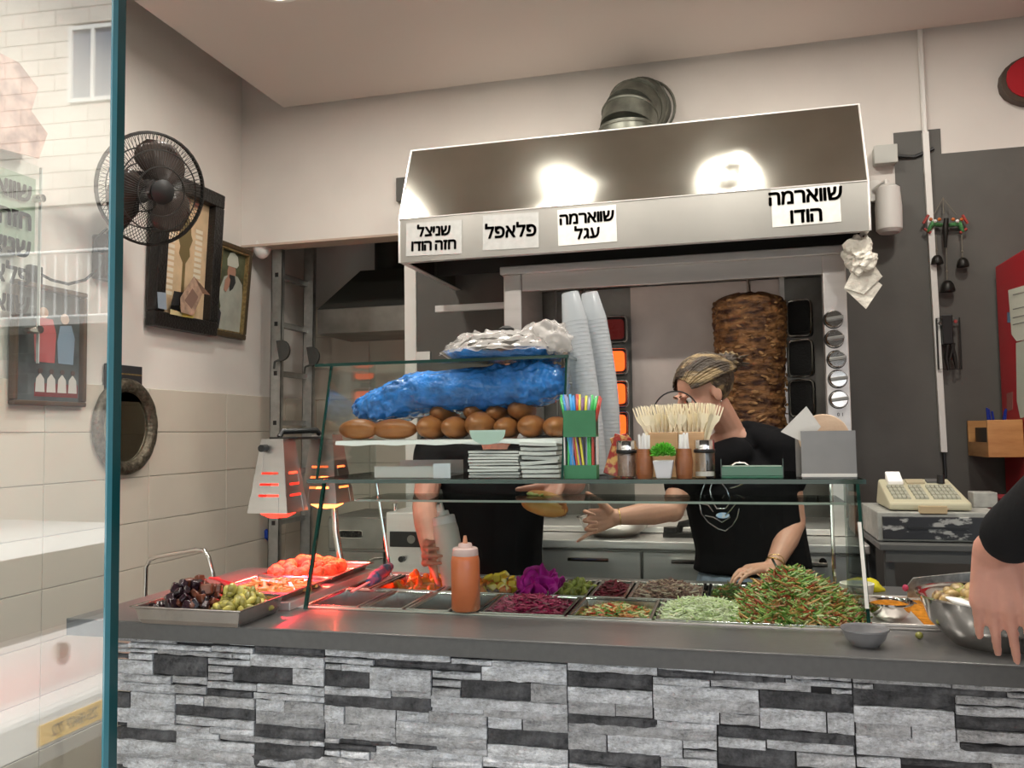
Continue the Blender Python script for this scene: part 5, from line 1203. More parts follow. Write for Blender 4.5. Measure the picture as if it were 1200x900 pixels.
# lidded tray with wrapping on top of the case
tc = V((-.665, 2.49, bz1))
t = thing('wrapped_platter', 'round steel platter with dark rim and crumpled clear wrap on top of the glass case', 'platter', tc)
G().lathe([(.001, .002), (.15, .002), (.175, .010), (.198, .026), (.205, .030), (.198, .032), (.172, .016), (.001, .010)], tc, 48).build('platter', CHROME, t, smooth=40)
G().lathe([(.192, .030), (.188, .042), (.150, .068), (.09, .088), (.02, .096), (.001, .096)], tc, 48).build('lid', mat('smoked_lid', (.22, .22, .21), .14, .85), t, smooth=50)
G().lathe([(.001, .094), (.022, .094), (.024, .104), (.012, .112), (.001, .112)], tc, 20).build('lid_knob', BLACK, t, smooth=40)
FILM = mat('plastic_wrap', (.78, .74, .70), .25, bump=.9, bscale=28, coat=.6, alpha=.38)
g = G(); n1, n2 = 60, 14; vs = []
for i in range(n1 + 1):
    f = i / n1; q = pi * (1.12 + .80 * f)
    for j in range(n2 + 1):
        h = j / n2; r = .207 - .075 * h; z = .022 + (.062 + .025 * (f > .7) * sin((f - .7) / .3 * pi)) * h ** .8
        nn = mnoise.noise(V((f * 16, h * 5, 1))); rr = r + .010 * nn; vs.append(tc + V((rr * cos(q), rr * sin(q), z + .008 * nn)))
g.add(vs, [(i * (n2 + 1) + j, (i + 1) * (n2 + 1) + j, (i + 1) * (n2 + 1) + j + 1, i * (n2 + 1) + j + 1) for i in range(n1) for j in range(n2)])
g.build('plastic_wrap', FILM, t, smooth=80)
G().ell(tc + V((.165, -.09, .062)), (.058, .045, .046), 36, 22, fn=crump(.05, .45)).build('wrap_bundle', FILM, t, smooth=60)

# cup stacks
CUPM = mat('frosted_cup', (.62, .66, .69), .25, alpha=.62, coat=.3)
cup0 = tag(G().lathe([(.0378, 0), (.0382, .0015), (.0378, .003), (.0377, .010), (.0262, .088), (.0255, .090), (.001, .090)], (0, 0, 0), 22).build('plastic_cup', CUPM, None, local=True, smooth=40), 'upside-down clear plastic cup in the left leaning stack beside the glass case', 'cup', 'left leaning cup stack')
def cupstack(p0, p1, bow, n, lab, grp, first=None):
    for k in range(n):
        f = k / (n - 1); c = V(p0).lerp(V(p1), f) + V((bow * sin(pi * f), 0, 0)); f2 = f + .01; c2 = V(p0).lerp(V(p1), f2) + V((bow * sin(pi * f2), 0, 0))
        d = (c2 - c).normalized(); rot = d.to_track_quat('Z', 'Y').to_euler()
        lb = lab + ', ' + (nth(n - 1 - k) + ' from the top' if k < n - 1 else 'topmost')
        if first is not None and k == 0: first.location = c; first.rotation_euler = rot; first['label'] = lb
        else: dup(cup0, c, rot, label=lb, group=grp)
t0 = at(674, 378, Y=2.47); cupstack((-.398, 2.47, SZ + .001), t0, .006, 40, 'upside-down clear plastic cup in the left leaning stack', 'left leaning cup stack', cup0)
t1 = at(697, 377, Y=2.56); cupstack((-.372, 2.56, SZ + .001), t1, .014, 42, 'upside-down clear plastic cup in the right leaning stack', 'right leaning cup stack')

# straw holder
GRNP = mat('green_card', (.045, .20, .09), .5, var=.06, vscale=20)
sx0, sx1, sy0, sy1 = -.443, -.356, 2.235, 2.285
t = thing('straw_holder', 'green two-tier straw holder between the bread case and the spice jar', 'holder', ((sx0 + sx1) / 2, 2.26, SZ))
def band(z0, z1, nm):
    g = G(); g.box((sx0, sy0, z0), (sx1, sy0 + .003, z1)).box((sx0, sy1 - .003, z0), (sx1, sy1, z1)).box((sx0, sy0 + .003, z0), (sx0 + .003, sy1 - .003, z1)).box((sx1 - .003, sy0 + .003, z0), (sx1, sy1 - .003, z1)); return g.build(nm, GRNP, t)
band(SZ + .001, SZ + .037, 'lower_box'); band(1.507, 1.578, 'upper_box')
G().box((sx0, sy0 + .003, SZ), (sx1, sy1 - .003, SZ + .004)).build('base', GRNP, t)
G().box((sx0, sy1 - .006, SZ + .037), (sx1, sy1 - .003, 1.507)).build('back_panel', WHITE, t)
G().box((sx0, sy0 + .002, SZ + .037), (sx0 + .003, sy1, 1.507)).box((sx1 - .003, sy0 + .02, SZ + .037), (sx1, sy1, 1.507)).build('corner_strip', WHITE, t)
G().box((sx1 - .001, sy0 + .012, 1.512), (sx1 + .0006, sy1 - .012, 1.572)).build('side_print', mat('dark_side_print', (.03, .025, .02), .5), t)
STC = [('green', (.05, .42, .10)), ('blue', (.02, .24, .62)), ('grey blue', (.22, .24, .38)), ('light blue', (.05, .34, .66)), ('blue', (.02, .24, .62)), ('red', (.45, .05, .03)), ('yellow', (.68, .60, .05)), ('purple', (.20, .10, .22)), ('yellow', (.68, .60, .05)), ('grey blue', (.22, .24, .38)), ('green', (.05, .42, .10)), ('green', (.05, .42, .10)), ('red', (.45, .05, .03))]
SM = {}
for nm, c in STC: SM.setdefault(nm, mat('straw_' + nm.replace(' ', '_'), c, .3, coat=.3))
for lay in range(2):
    for k, (nm, c) in enumerate(STC):
        f = (k + .5) / len(STC); xb = sx0 + .008 + (sx1 - sx0 - .016) * f; xt = xb + (f - .5) * .045 + U(-.003, .003)
        y = sy0 + .009 + lay * .016 + U(-.002, .002); z1_ = 1.617 + U(-.010, .006)
        g = G(); g.tube([(xb, y, SZ + 0.112 + .004), (xt, y + .002, z1_)], .0034, 8, cap=False)
        o = g.build('drinking_straw', SM[nm], None, loc=(xb, y, SZ + .11), smooth=50); o.modifiers.new('thick', 'SOLIDIFY').thickness = .0005
        tag(o, '%s plastic straw in the green holder\'s upper box, %s row, %s from left' % (nm, ('front', 'rear')[lay], nth(k)), 'straw', '%s straws in the upper holder box' % nm)
    for k, (nm, c) in enumerate(STC[lay:]):
        f = (k + .5) / (len(STC) - lay); xb = sx0 + .008 + (sx1 - sx0 - .016) * f; xt = xb + (-.014 if 2 < k < 9 else .0) + U(-.004, .004); xt = min(max(xt, sx0 + .006), sx1 - .006)
        y = sy0 + .009 + lay * .014; o = G().tube([(xb, y, SZ + .006), (xt, y, 1.506)], .0034, 8).build('drinking_straw', SM[nm], None, loc=(xb, y, SZ + .006), smooth=50)
        tag(o, '%s plastic straw in the green holder\'s lower box, %s row, %s from left' % (nm, ('front', 'rear')[lay], nth(k)), 'straw', '%s straws in the lower holder box' % nm)

# shakers, barrels, plant, caddy
JG = glass('jar_glass', (.95, .95, .93))
def jar(lab, xc, y, r, fill, fh, fm_):
    t = thing('spice_jar', lab, 'jar', (xc, y, SZ))
    c = (xc, y, SZ)
    G().lathe([(.001, .001), (r * .96, .001), (r, .004), (r, .068), (r * .94, .073), (r * .90, .073), (r * .93, .066), (r * .93, .006), (.001, .005)], c, 28).build('glass_body', JG, t, smooth=50)
    G().lathe([(.001, .0055), (r * .91, .0055), (r * .91, fh), (r * .5, fh + .006 * (fill != 'flat')), (.001, fh + .010 * (fill != 'flat'))], c, 24).build('contents', fm_, t, smooth=50)
    G().lathe([(r * 1.0, .066), (r * 1.06, .068), (r * 1.06, .074), (r, .076)], c, 28).build('black_collar', BLACK, t, smooth=40)
    G().lathe([(.001, .076), (r, .076), (r * 1.0, .096), (r * .93, .100), (.001, .101)], c, 28).build('steel_lid', CHROME, t, smooth=35)
jar('glass shaker of brown spice with steel lid right of the straws', -.2815, 2.29, .0265, 'full', .062, mat('brown_spice', (.34, .22, .17), .9, var=.15, vscale=90))
jar('glass shaker with a little white salt and steel lid left of the green dish', -.077, 2.29, .0265, 'flat', .016, mat('white_salt', (.85, .84, .82), .9))
BWOOD = mat('barrel_wood', (.20, .058, .018), .35, col2=(.32, .11, .035), vscale=10, stretch=(3, 3, .4), coat=.3)
def barrel(lab, xc, y):
    t = thing('toothpick_barrel', lab, 'toothpick holder', (xc, y, SZ)); r = .022
    G().lathe([(.001, 0), (r * .9, 0), (r * .96, .010), (r * .98, .0105), (r * 1.02, .022), (r * .99, .0225), (r * 1.06, .04), (r * 1.03, .055), (r * 1.0, .0555), (r * .97, .066), (r * .93, .0665), (r * .9, .078), (r * .8, .078), (r * .8, .06), (.001, .06)], (xc, y, SZ), 28).build('barrel', BWOOD, t, smooth=30)
    for k in range(12):
        q = k * 2.4; rr = .004 + .011 * (k / 12) ** .5; h = U(.108, .120)
        o = G().box((-.0028, -.0008, 0), (.0028, .0008, h - .061)).build('toothpick_sachet', PAPER, None, local=True)
        o.location = (xc + rr * cos(q), y + rr * sin(q), SZ + .061); o.rotation_euler = (U(-.06, .06), U(-.08, .08), U(-.5, .5))
        tag(o, 'white paper toothpick sachet standing in the %s wooden barrel' % ('left' if 'left' in lab else 'right'), 'toothpick', 'toothpicks in the %s barrel' % ('left' if 'left' in lab else 'right'))
barrel('small brown wooden barrel of toothpicks left of the potted plant', -.232, 2.27)
barrel('small brown wooden barrel of toothpicks right of the potted plant', -.129, 2.27)
t = thing('potted_plant', 'small artificial green plant in a white square pot between two wooden barrels', 'plant', (-.1815, 2.262, SZ))
G().hexa([(-.200, 2.245, SZ + .001), (-.163, 2.245, SZ + .001), (-.163, 2.28, SZ + .001), (-.2, 2.28, SZ + .001)], [(-.2085, 2.238, SZ + .048), (-.1545, 2.238, SZ + .048), (-.1545, 2.29, SZ + .048), (-.2085, 2.29, SZ + .048)]).build('pot', mat('white_pot', (.78, .77, .80), .35), t, bevel=.003)
LEAFM = mat('bright_leaf', (.10, .42, .03), .45, var=.4, vscale=60); g = G(); pcx = V((-.1815, 2.262, SZ + .066))
for k in range(420):
    q = U(0, 2 * pi); zz = U(-.35, 1); rr = math.sqrt(max(0, 1 - zz * zz)); d = V((rr * cos(q), rr * sin(q), zz)); c = pcx + V((d.x * .026, d.y * .026, d.z * .020)) * U(.7, 1.05)
    g.tube([c, c + (d + V((0, 0, .4))).normalized() * .006, c + (d + V((0, 0, .3))).normalized() * .011], [.0012, .0022, .0004], 4)
g.build('foliage', LEAFM, t, smooth=60)['kind'] = 'stuff'
BAMB = mat('bamboo', (.46, .27, .14), .5, col2=(.58, .37, .20), vscale=5, stretch=(.6, 1, 8))
kx0, kx1 = -.225, -.078
t = thing('cutlery_caddy', 'bamboo cutlery box filled with wooden forks behind the plant', 'caddy', (-.15, 2.36, SZ))
for xa, xb in ((kx0, -.147), (-.143, kx1)):
    g = G(); g.box((xa, 2.322, SZ), (xb, 2.328, SZ + .121)).box((xa, 2.39, SZ), (xb, 2.396, SZ + .121)).box((xa, 2.328, SZ), (xa + .006, 2.39, SZ + .121)).box((xb - .006, 2.328, SZ), (xb, 2.39, SZ + .121)).box((xa + .006, 2.328, SZ), (xb - .006, 2.39, SZ + .008)); g.build('bamboo_box', BAMB, t, bevel=.0015)
hc = at(792, 487, Y=2.40); G().tube([hc + V((.064 * cos(q), 0, .068 * sin(q))) for q in [radians(a) for a in range(-40, 221, 10)]], .0021, 6).build('wire_hoop', BLACKM, t, smooth=60)
FORKM = mat('birch_fork', (.90, .80, .58), .6, var=.06, vscale=12, rnd=.05)
g = G(); th = .0016
out = [(-.0035, 0), (.0035, 0), (.0035, .085), (.006, .105), (.0125, .120), (.013, .130), (.013, .158), (.0105, .160), (.0095, .132), (.0055, .132), (.0050, .160), (.0030, .160), (.0025, .132), (-.0025, .132), (-.0030, .160), (-.0050, .160), (-.0055, .132), (-.0095, .132), (-.0105, .160), (-.013, .158), (-.013, .130), (-.0125, .120), (-.006, .105), (-.0035, .085)]
vs = []
for s_ in (0, th):
    for x, z in out: vs.append((x, s_ - .010 * max(0, (z - .09) / .07) ** 1.0 * (1 - max(0, (z - .09) / .07)) * 2.2, z))
n = len(out); g.add(vs, [tuple(range(n)), tuple(range(2 * n - 1, n - 1, -1))] + [(i, n + i, n + (i + 1) % n, (i + 1) % n) for i in range(n)])
fk = g.build('wooden_fork', FORKM, None, local=True); tag(fk, 'pale wooden fork fanned in the left half of the bamboo box', 'fork', 'wooden forks in the left bamboo box')
for bi, (xc, yw, grp) in enumerate(((-.186, .75, 'left'), (-.110, -.5, 'right'))):
    N_ = 17
    for k in range(N_):
        f = k / (N_ - 1); row = k % 2
        lean = (f - .5) * 1.05 + (.08 if bi else -.08); yaw = radians(62 if 2 < k < 15 else 10) * (1 if bi == 0 else 1) + U(-.2, .2)
        loc = (xc + (f - .5) * .042, 2.342 + row * .022, SZ + .036 + U(0, .006)); rot = (U(-.10, .02), lean * .62, yaw if not (k in (4, 5, 9, 12)) else .1)
        e_ = Euler((rot[0], 0, 0)).to_matrix().to_4x4(); m4 = rotm(0, lean * .55, 0) @ rotm(rot[0], 0, 0) @ rotm(0, 0, rot[2])
        lab = 'pale wooden fork in the %s bamboo box, %s from the left' % (grp, nth(k))
        if bi == 0 and k == 0: fk.location = loc; fk.rotation_euler = m4.to_euler(); fk['label'] = lab
        else: dup(fk, loc, m4.to_euler(), label=lab, group='wooden forks in the %s bamboo box' % grp)
SACM = mat('red_gold_sachet', (.35, .03, .02), .3, col2=(.62, .38, .12), vscale=40, coat=.5, contrast=(.45, .55))
sp = at(733, 513, Y=2.40)
for k, (dx, dz, r_, nm) in enumerate(((-.020, 0, .3, 'dark red'), (0, .004, -.3, 'red and gold'), (.022, .006, -.6, 'gold'))):
    c = V((sp.x + dx, 2.36 + .012 * k, SZ + .055)); M_ = Matrix.Translation(c) @ rotm(-.15, r_, .1)
    o = G().box((-.024, -.003, -.054), (.024, .003, .062), M=M_).build('sauce_sachet', SACM, None, loc=c, bevel=.0025); tag(o, '%s sauce sachet sticking up behind the brown spice shaker' % nm, 'sachet')
# green dish
t = thing('green_dish', 'low green glass dish with a metal clip on the shelf before the woman', 'dish', (.04, 2.30, SZ))
GG = mat('green_glass', (.02, .14, .08), .12, coat=.6); x0_, x1_ = -.035, .118
G().box((x0_, 2.27, SZ), (x1_, 2.36, SZ + .006)).box((x0_, 2.27, SZ + .006), (x1_, 2.273, SZ + .030)).box((x0_, 2.357, SZ + .006), (x1_, 2.36, SZ + .030)).box((x0_, 2.273, SZ + .006), (x0_ + .003, 2.357, SZ + .030)).box((x1_ - .003, 2.273, SZ + .006), (x1_, 2.357, SZ + .030)).build('dish', GG, t, bevel=.001)
G().box((x0_ + .003, 2.272, SZ + .029), (x1_ - .003, 2.276, SZ + .033)).build('pale_rim', mat('pale_green_edge', (.40, .48, .40), .3), t)
for x in (x0_, x1_): G().box((x - .001, 2.268, SZ), (x + .001, 2.274, SZ + .050)).build('corner_edge', GEDGE, t)
cl = at(868, 545, Y=2.29); G().tube([cl + V((-.03, 0, -.006)), cl + V((-.012, 0, .006)), cl + V((.01, 0, .006)), cl + V((.022, 0, -.003))], .0024, 6).build('metal_clip', CHROME, t, smooth=50)
# flatbread holder
t = thing('flatbread_holder', 'upright stainless holder at the right end of the shelf', 'holder', (.23, 2.32, SZ))
x0_, x1_ = .163, .293; ST_D = mat('soft_steel', (.24, .235, .225), .38, .9, var=.05, vscale=10)
zt_ = at(960, 505, Y=2.27).z
G().box((x0_, 2.265, SZ), (x1_, 2.268, zt_)).build('front_plate', ST_D, t); G().box((x0_ - .008, 2.35, SZ), (x1_, 2.353, zt_ - .01)).build('back_plate', ST_D, t); G().box((x0_, 2.268, SZ), (x1_, 2.35, SZ + .004)).build('base_plate', ST_D, t)
G().box((x0_ - .001, 2.262, SZ + .004), (x1_, 2.265, SZ + .012)).build('white_strip', WHITE, t)
FLAT = mat('flatbread', (.66, .46, .32), .8, col2=(.78, .60, .44), vscale=7, bump=.25, bscale=30)
dcen = at(965, 513, Y=2.31)
for k in range(3):
    c = dcen + V((.004 * k, .012 * k, -.004 * k)); pts = [(c.x + .062 * (1 + .03 * sin(3 * q + k)) * cos(q), c.y, c.z + .062 * (1 + .02 * cos(2 * q)) * sin(q)) for q in [2 * pi * i / 40 for i in range(40)]]
    o = G().prism(pts, (0, .006, 0)).build('flatbread', FLAT, None, loc=c, bevel=.0025); tag(o, ['front', 'middle', 'rear'][k] + ' round pale flatbread standing in the stainless holder', 'flatbread', None)
pw = [at(x, y, Y=2.285) for x, y in ((915, 506), (945, 476), (962, 500), (945, 520))]; o = G().prism(pw, (0, .002, 0)).build('wrapping_paper', mat('wax_paper', (.66, .64, .60), .4, bump=.1), None, loc=pw[0]); tag(o, 'pointed sheet of white wrapping paper beside the flatbread', 'paper')

# ------------------------------------------------------------------ bottles and utensils on the counter
def bottle(name, lab, base, M3, h, r, bm_, capm, tipm, liquid=None):
    t = thing(name, lab, 'bottle', base); MM = M3
    k = h / .235
    G().lathe([(.001, 0), (r * .92, 0), (r, .006 * k), (r, .158 * k), (r * .93, .172 * k), (r * .88, .176 * k), (.001, .176 * k)], base, 28, M=MM).build('bottle_body', bm_, t, smooth=40)
    G().lathe([(r * .90, .174 * k), (r * .92, .176 * k), (r * .88, .196 * k), (r * .80, .199 * k), (.001, .199 * k)], base, 28, M=MM).build('screw_cap', capm, t, smooth=35)
    G().lathe([(.5 * r, .199 * k), (.48 * r, .208 * k), (.44 * r, .213 * k), (.14 * r, .213 * k)], base, 20, M=MM).build('cap_neck', capm, t, smooth=35)
    G().lathe([(.17 * r, .213 * k), (.15 * r, .225 * k), (.10 * r, .237 * k), (.001, .237 * k)], base, 14, M=MM).build('nozzle', tipm, t, smooth=35)
    return t
ORG = mat('orange_sauce_plastic', (.50, .135, .045), .35, col2=(.58, .18, .07), vscale=4, stretch=(1, 1, 3), coat=.3, sss=.1)
bottle('sauce_bottle', 'orange squeeze bottle with pale cap standing in the front row of pans', (-.697, 2.155, CZ + .007), Matrix.Identity(4), .192, .038, ORG, mat('pale_pink_cap', (.62, .46, .42), .4), mat('orange_tip', (.55, .25, .14), .4))
wb0 = at(534, 686, Y=2.52); wb1 = at(517, 590, Y=2.54); wd = (wb1 - wb0).normalized()
WB_M = (V((0, 0, 1)).rotation_difference(wd)).to_matrix().to_4x4()
bottle('sauce_bottle', 'white squeeze bottle held tilted by the man', tuple(wb0), WB_M, (wb1 - wb0).length, .040, mat('white_bottle_plastic', (.74, .66, .60), .4, sss=.1), mat('white_cap', (.78, .72, .70), .4), WHITE)
# ladle with blue wrapped handle
t = thing('ladle', 'steel serving spoon with a blue and pink wrapped handle at the left of the pans', 'utensil', at(440, 675, Z=CZ + .03))
l0 = at(412, 694, Z=CZ + .012); l1 = at(433, 682, Z=CZ + .03); l2 = at(457, 664, Z=CZ + .05)
G().tube([l0, l1], [.007, .005], 8, flat=.5).build('shaft', mat('pink_plastic', (.62, .30, .34), .4), t, smooth=50)
G().tube([l1, l1.lerp(l2, .3), l1.lerp(l2, .7), l2], [.012, .020, .021, .013], 14).build('wrapped_handle', mat('blue_swirl', (.02, .16, .36), .25, col2=(.42, .14, .30), vscale=26, coat=.5, bump=.5, contrast=(.5, .6)), t, smooth=60)
l0 = at(645, 697, Z=CZ + .02)
t = thing('steel_spoon', 'steel spoon handle standing in the crimson cabbage', 'utensil', l0); G().tube([at(641, 703, Y=2.33), at(642, 693, Y=2.33)], .006, 8, flat=.3).build('handle', CHROME, t, smooth=50)
s0 = at(923, 690, Y=2.30); s1 = at(913, 670, Y=2.33); s2 = at(905, 655, Y=2.36)
t = thing('salad_spoon', 'thin dark spoon handle rising from the tall vegetable salad', 'utensil', s0); G().tube([s0, s1, s2], [.004, .0035, .003], 6).build('handle', CHROME, t, smooth=50)
# grey foil bowl
steel_bowl('plastic_bowl', 'small empty grey bowl standing on the counter edge in front of the salad', V((.262, 1.995, CZ)), .048, .036, mat('grey_plastic_bowl', (.22, .22, .23), .3, coat=.3))
# tray with spice bowl
t = thing('spice_tray', 'steel tray dusted with orange spice right of the glass guard', 'tray', (.40, 2.34, CZ))
G().box((.300, 2.16, CZ), (.475, 2.52, CZ + .006)).box((.300, 2.16, CZ + .006), (.475, 2.166, CZ + .014)).box((.300, 2.514, CZ + .006), (.475, 2.52, CZ + .014)).box((.469, 2.166, CZ + .006), (.475, 2.514, CZ + .014)).box((.300, 2.166, CZ + .006), (.306, 2.514, CZ + .014)).build('tray', STEEL, t, bevel=.002)
SPI = mat('orange_spice', (.50, .19, .02), .9, var=.3, vscale=80, bump=.5, bscale=120)
G().box((.42, 2.17, CZ + .006), (.468, 2.50, CZ + .0075)).build('spilled_spice', SPI, t)['kind'] = 'stuff'
sb = V((.352, 2.245, CZ + .006)); steel_bowl('spice_bowl', 'steel bowl heaped with orange spice on the steel tray', sb, .053, .042)
def _sp(p): return p * (1 + .04 * mnoise.noise(p * 80))
o = G().ell(sb + V((0, 0, .032)), (.048, .048, .012), 30, 12, fn=_sp).build('ground_spice', SPI, None, loc=sb + V((0, 0, .02)), smooth=70); tag(o, 'mound of orange ground spice in the steel bowl', 'spice', kind='stuff')
o = G().ell(V((.385, 2.075, CZ + .0085)), (.0085, .0085, .008), 14, 10).build('olive', fm('olive_green', (.24, .24, .05), coat=.4), None, loc=(.385, 2.075, CZ), smooth=70); tag(o, 'single green olive lying on the counter between the bowls', 'olive')
# big mixing bowl with mushrooms
bbc = V((.532, 2.06, CZ)); steel_bowl('mixing_bowl', 'large stainless mixing bowl of olive and mushroom salad at the right end of the counter', bbc, .148, .105)
MUSH = fm('mushroom_tan', (.36, .25, .10), coat=.4, var=.45, vscale=30); OLV = fm('olive_pieces', (.26, .25, .06), coat=.4, var=.3, vscale=30); MU2 = fm('mushroom_dark', (.17, .10, .05), coat=.4, var=.4, vscale=30)
pile(lump('mushroom', 'tan cooked mushroom piece in the large mixing bowl', 'mushroom', 'mushroom pieces in the mixing bowl', (.017, .013, .011), MUSH, 7, .4), 60, bbc.x, bbc.y, CZ + .085, .104, .104, .036, .020, 51)
pile(lump('olive_piece', 'green olive piece in the large mixing bowl', 'olive', 'olives in the mixing bowl', (.013, .010, .009), OLV, 8, .3), 55, bbc.x, bbc.y, CZ + .086, .104, .104, .036, .018, 52)
pile(lump('mushroom', 'dark brown mushroom piece in the large mixing bowl', 'mushroom', 'dark mushroom pieces in the mixing bowl', (.016, .012, .010), MU2, 9, .4), 40, bbc.x, bbc.y, CZ + .084, .104, .104, .036, .021, 53)
o = G().lathe([(.001, 0), (.085, .0), (.112, .05), (.001, .062)], bbc + V((0, 0, .022)), 30).build('salad_base', MU2, None, loc=bbc + V((0, 0, .022)), smooth=50); tag(o, 'dense bottom layer of mushroom salad in the mixing bowl', 'salad', kind='stuff')
sp0, sp1 = at(1110, 700, Z=CZ + .14), at(1160, 716, Z=CZ + .13)
t = thing('serving_fork', 'white plastic serving spoon lying in the large mixing bowl', 'utensil', sp0)
G().tube([sp0, sp0.lerp(sp1, .25), sp0.lerp(sp1, .5), sp1, sp1 + V((.08, -.01, .01))], [.006, .016, .012, .005, .005], 10, flat=.35).build('spoon_body', WHITE, t, smooth=60)
# slanted lid behind bowl
q = [at(x, y, Y=2.47) for x, y in ((1063, 700), (1063, 686), (1070, 677), (1200, 664), (1200, 706))]
t = thing('container_lid', 'slanted steel container lid with water spots behind the mixing bowl', 'lid', at(1120, 700, Y=2.47))
G().prism(q, (0, .005, 0)).build('lid_panel', mat('spotted_steel', (.40, .40, .38), .3, .9, var=.35, vscale=40), t, bevel=.002)
kp = at(1061, 689, Y=2.46); G().ell(kp, (.008, .008, .009), 12, 8).build('pink_knob', mat('pink_knob', (.55, .05, .12), .4), t, smooth=60)
G().tube([q[0] + V((0, 0, -.004)), V((q[0].x + .02, 2.44, CZ + .004)), V((q[0].x + .3, 2.44, CZ + .004))], .004, 6).build('wire_foot', BLACKM, t, smooth=50)
t = thing('yellow_cloth', 'yellow cloth on the counter behind the right glass pane', 'cloth', (.40, 2.66, CZ))
ya = at(1018, 686, Y=2.67); yb_ = at(1040, 686, Y=2.67)
G().ell((.36, 2.67, CZ + .012), (.055, .04, .022), 24, 14, fn=crump(.04, .4)).build('cloth', mat('yellow_fabric', (.55, .48, .03), .8, bump=.4), t, smooth=60)
t = thing('sauce_container', 'pale cream container behind the tall salad at the right end pane', 'container', (.31, 2.56, CZ))
G().lathe([(.001, 0), (.040, 0), (.046, .035), (.043, .036), (.038, .006), (.001, .006)], (.322, 2.575, CZ), 24).build('tub', WHITE, t, smooth=40); G().lathe([(.001, .0), (.0405, 0), (.001, .004)], (.322, 2.575, CZ + .026), 24).build('cream', mat('cream_sauce', (.70, .64, .44), .5), t, smooth=50)
# trolley handle left of the counter
t = thing('trolley', 'bent steel tube handle rising behind the left end of the counter', 'trolley', (-2.07, 2.85, 0))
G().tube([(-2.225, 2.85, .10), (-2.225, 2.85, .90), (-2.222, 2.85, 1.02), (-2.205, 2.85, 1.05), (-2.17, 2.85, 1.062), (-2.00, 2.85, 1.092), (-1.965, 2.85, 1.09), (-1.945, 2.85, 1.065), (-1.925, 2.85, 1.00), (-1.925, 2.85, .10)], .0085, 10).build('tube_frame', CHROME, t, smooth=50)
G().box((-2.24, 2.83, .06), (-1.90, 3.25, .10)).build('deck', STEEL_D, t, bevel=.004)
for x in (-2.2, -1.94):
    for y in (2.87, 3.2): G().lathe([(.001, -.012), (.03, -.012), (.03, .012), (.001, .012)], (x, y, .03), 16, M=rotm(0, pi / 2)).build('wheel', BLACK, t, smooth=40)
bl = at(314, 627, X=XL + .02)
o = G().tube([bl + V((0, -.02, .03)), bl + V((0, .0, .0)), bl + V((0, .02, -.03))], [.01, .03, .012], 8).build('blue_tag', mat('blue_rag', (.01, .05, .35), .6), None, loc=bl, smooth=50); tag(o, 'small blue tag hanging by the ladder on the left wall', 'tag')

# ------------------------------------------------------------------ people
def skinned(g, name, m, parent, voxel=.0045, it=4, cast=None):
    o = g.build(name, m, parent)
    md = o.modifiers.new('fuse', 'REMESH'); md.mode = 'VOXEL'; md.voxel_size = voxel; md.use_smooth_shade = True
    md = o.modifiers.new('soften', 'SMOOTH'); md.factor = .5; md.iterations = it
    return o
def limb(g, pts, rs, flat=1., n=14):
    g.tube(pts, rs, n, flat=flat)
    for p, r in zip(pts, rs): g.ell(p, r * .99 if flat == 1. else (r * .9, r * .9, r * .9), 12, 8)
def headgeo(g, c, M, s=1.):
    A = Matrix.Translation(c) @ M @ Matrix.Scale(s, 4)
    def e(p, r): g.ell((0, 0, 0), r, 22, 16, M=A @ Matrix.Translation(V(p)))
    e((0, .016, .032), (.073, .092, .083)); e((0, -.018, -.02), (.062, .070, .080)); e((0, -.030, -.062), (.045, .052, .044)); e((0, -.068, -.096), (.020, .017, .016))
    for s_ in (-1, 1):
        e((s_ * .036, -.056, -.022), (.024, .026, .024)); e((s_ * .075, .012, -.004), (.008, .018, .029)); e((s_ * .012, -.100, -.034), (.009, .010, .007))
        e((s_ * .028, -.082, .026), (.022, .010, .007)); e((s_ * .050, -.01, -.062), (.016, .035, .024))
    g.tube([A @ V(p) for p in ((0, -.084, .020), (0, -.099, -.008), (0, -.108, -.030))], [.007 * s, .010 * s, .012 * s], 12)
    e((0, -.104, -.032), (.011, .011, .009)); e((0, -.087, -.056), (.022, .011, .006)); e((0, -.085, -.069), (.019, .011, .007))
    return A
def facebits(A, parent, lip=(.42, .14, .12), brow=(.10, .06, .03)):
    EW = mat('eye_white', (.75, .72, .68), .2, coat=.5); EI = mat('eye_iris', (.06, .035, .02), .15, coat=.8); LP = mat('lips', lip, .4); BR = mat('eyebrow', brow, .8)
    for s_ in (-1, 1):
        o = G().ell((0, 0, 0), .0112, 14, 10, M=A @ Matrix.Translation((s_ * .030, -.0675, .006))).build('eye', EW, parent, smooth=80)
        G().ell((0, 0, 0), (.006, .003, .006), 12, 8, M=A @ Matrix.Translation((s_ * .030, -.0778, .006))).build('iris', EI, o, smooth=80)
        G().tube([A @ V(p) for p in ((s_ * .012, -.0885, .027), (s_ * .028, -.0900, .031), (s_ * .043, -.076, .027))], .0024, 6).build('eyebrow', BR, parent, smooth=60)
    G().tube([A @ V(p) for p in ((-.021, -.088, -.062), (-.008, -.098, -.059), (0, -.099, -.0605), (.008, -.098, -.059), (.021, -.088, -.062))], .0042, 8).build('lips', LP, parent, smooth=60)
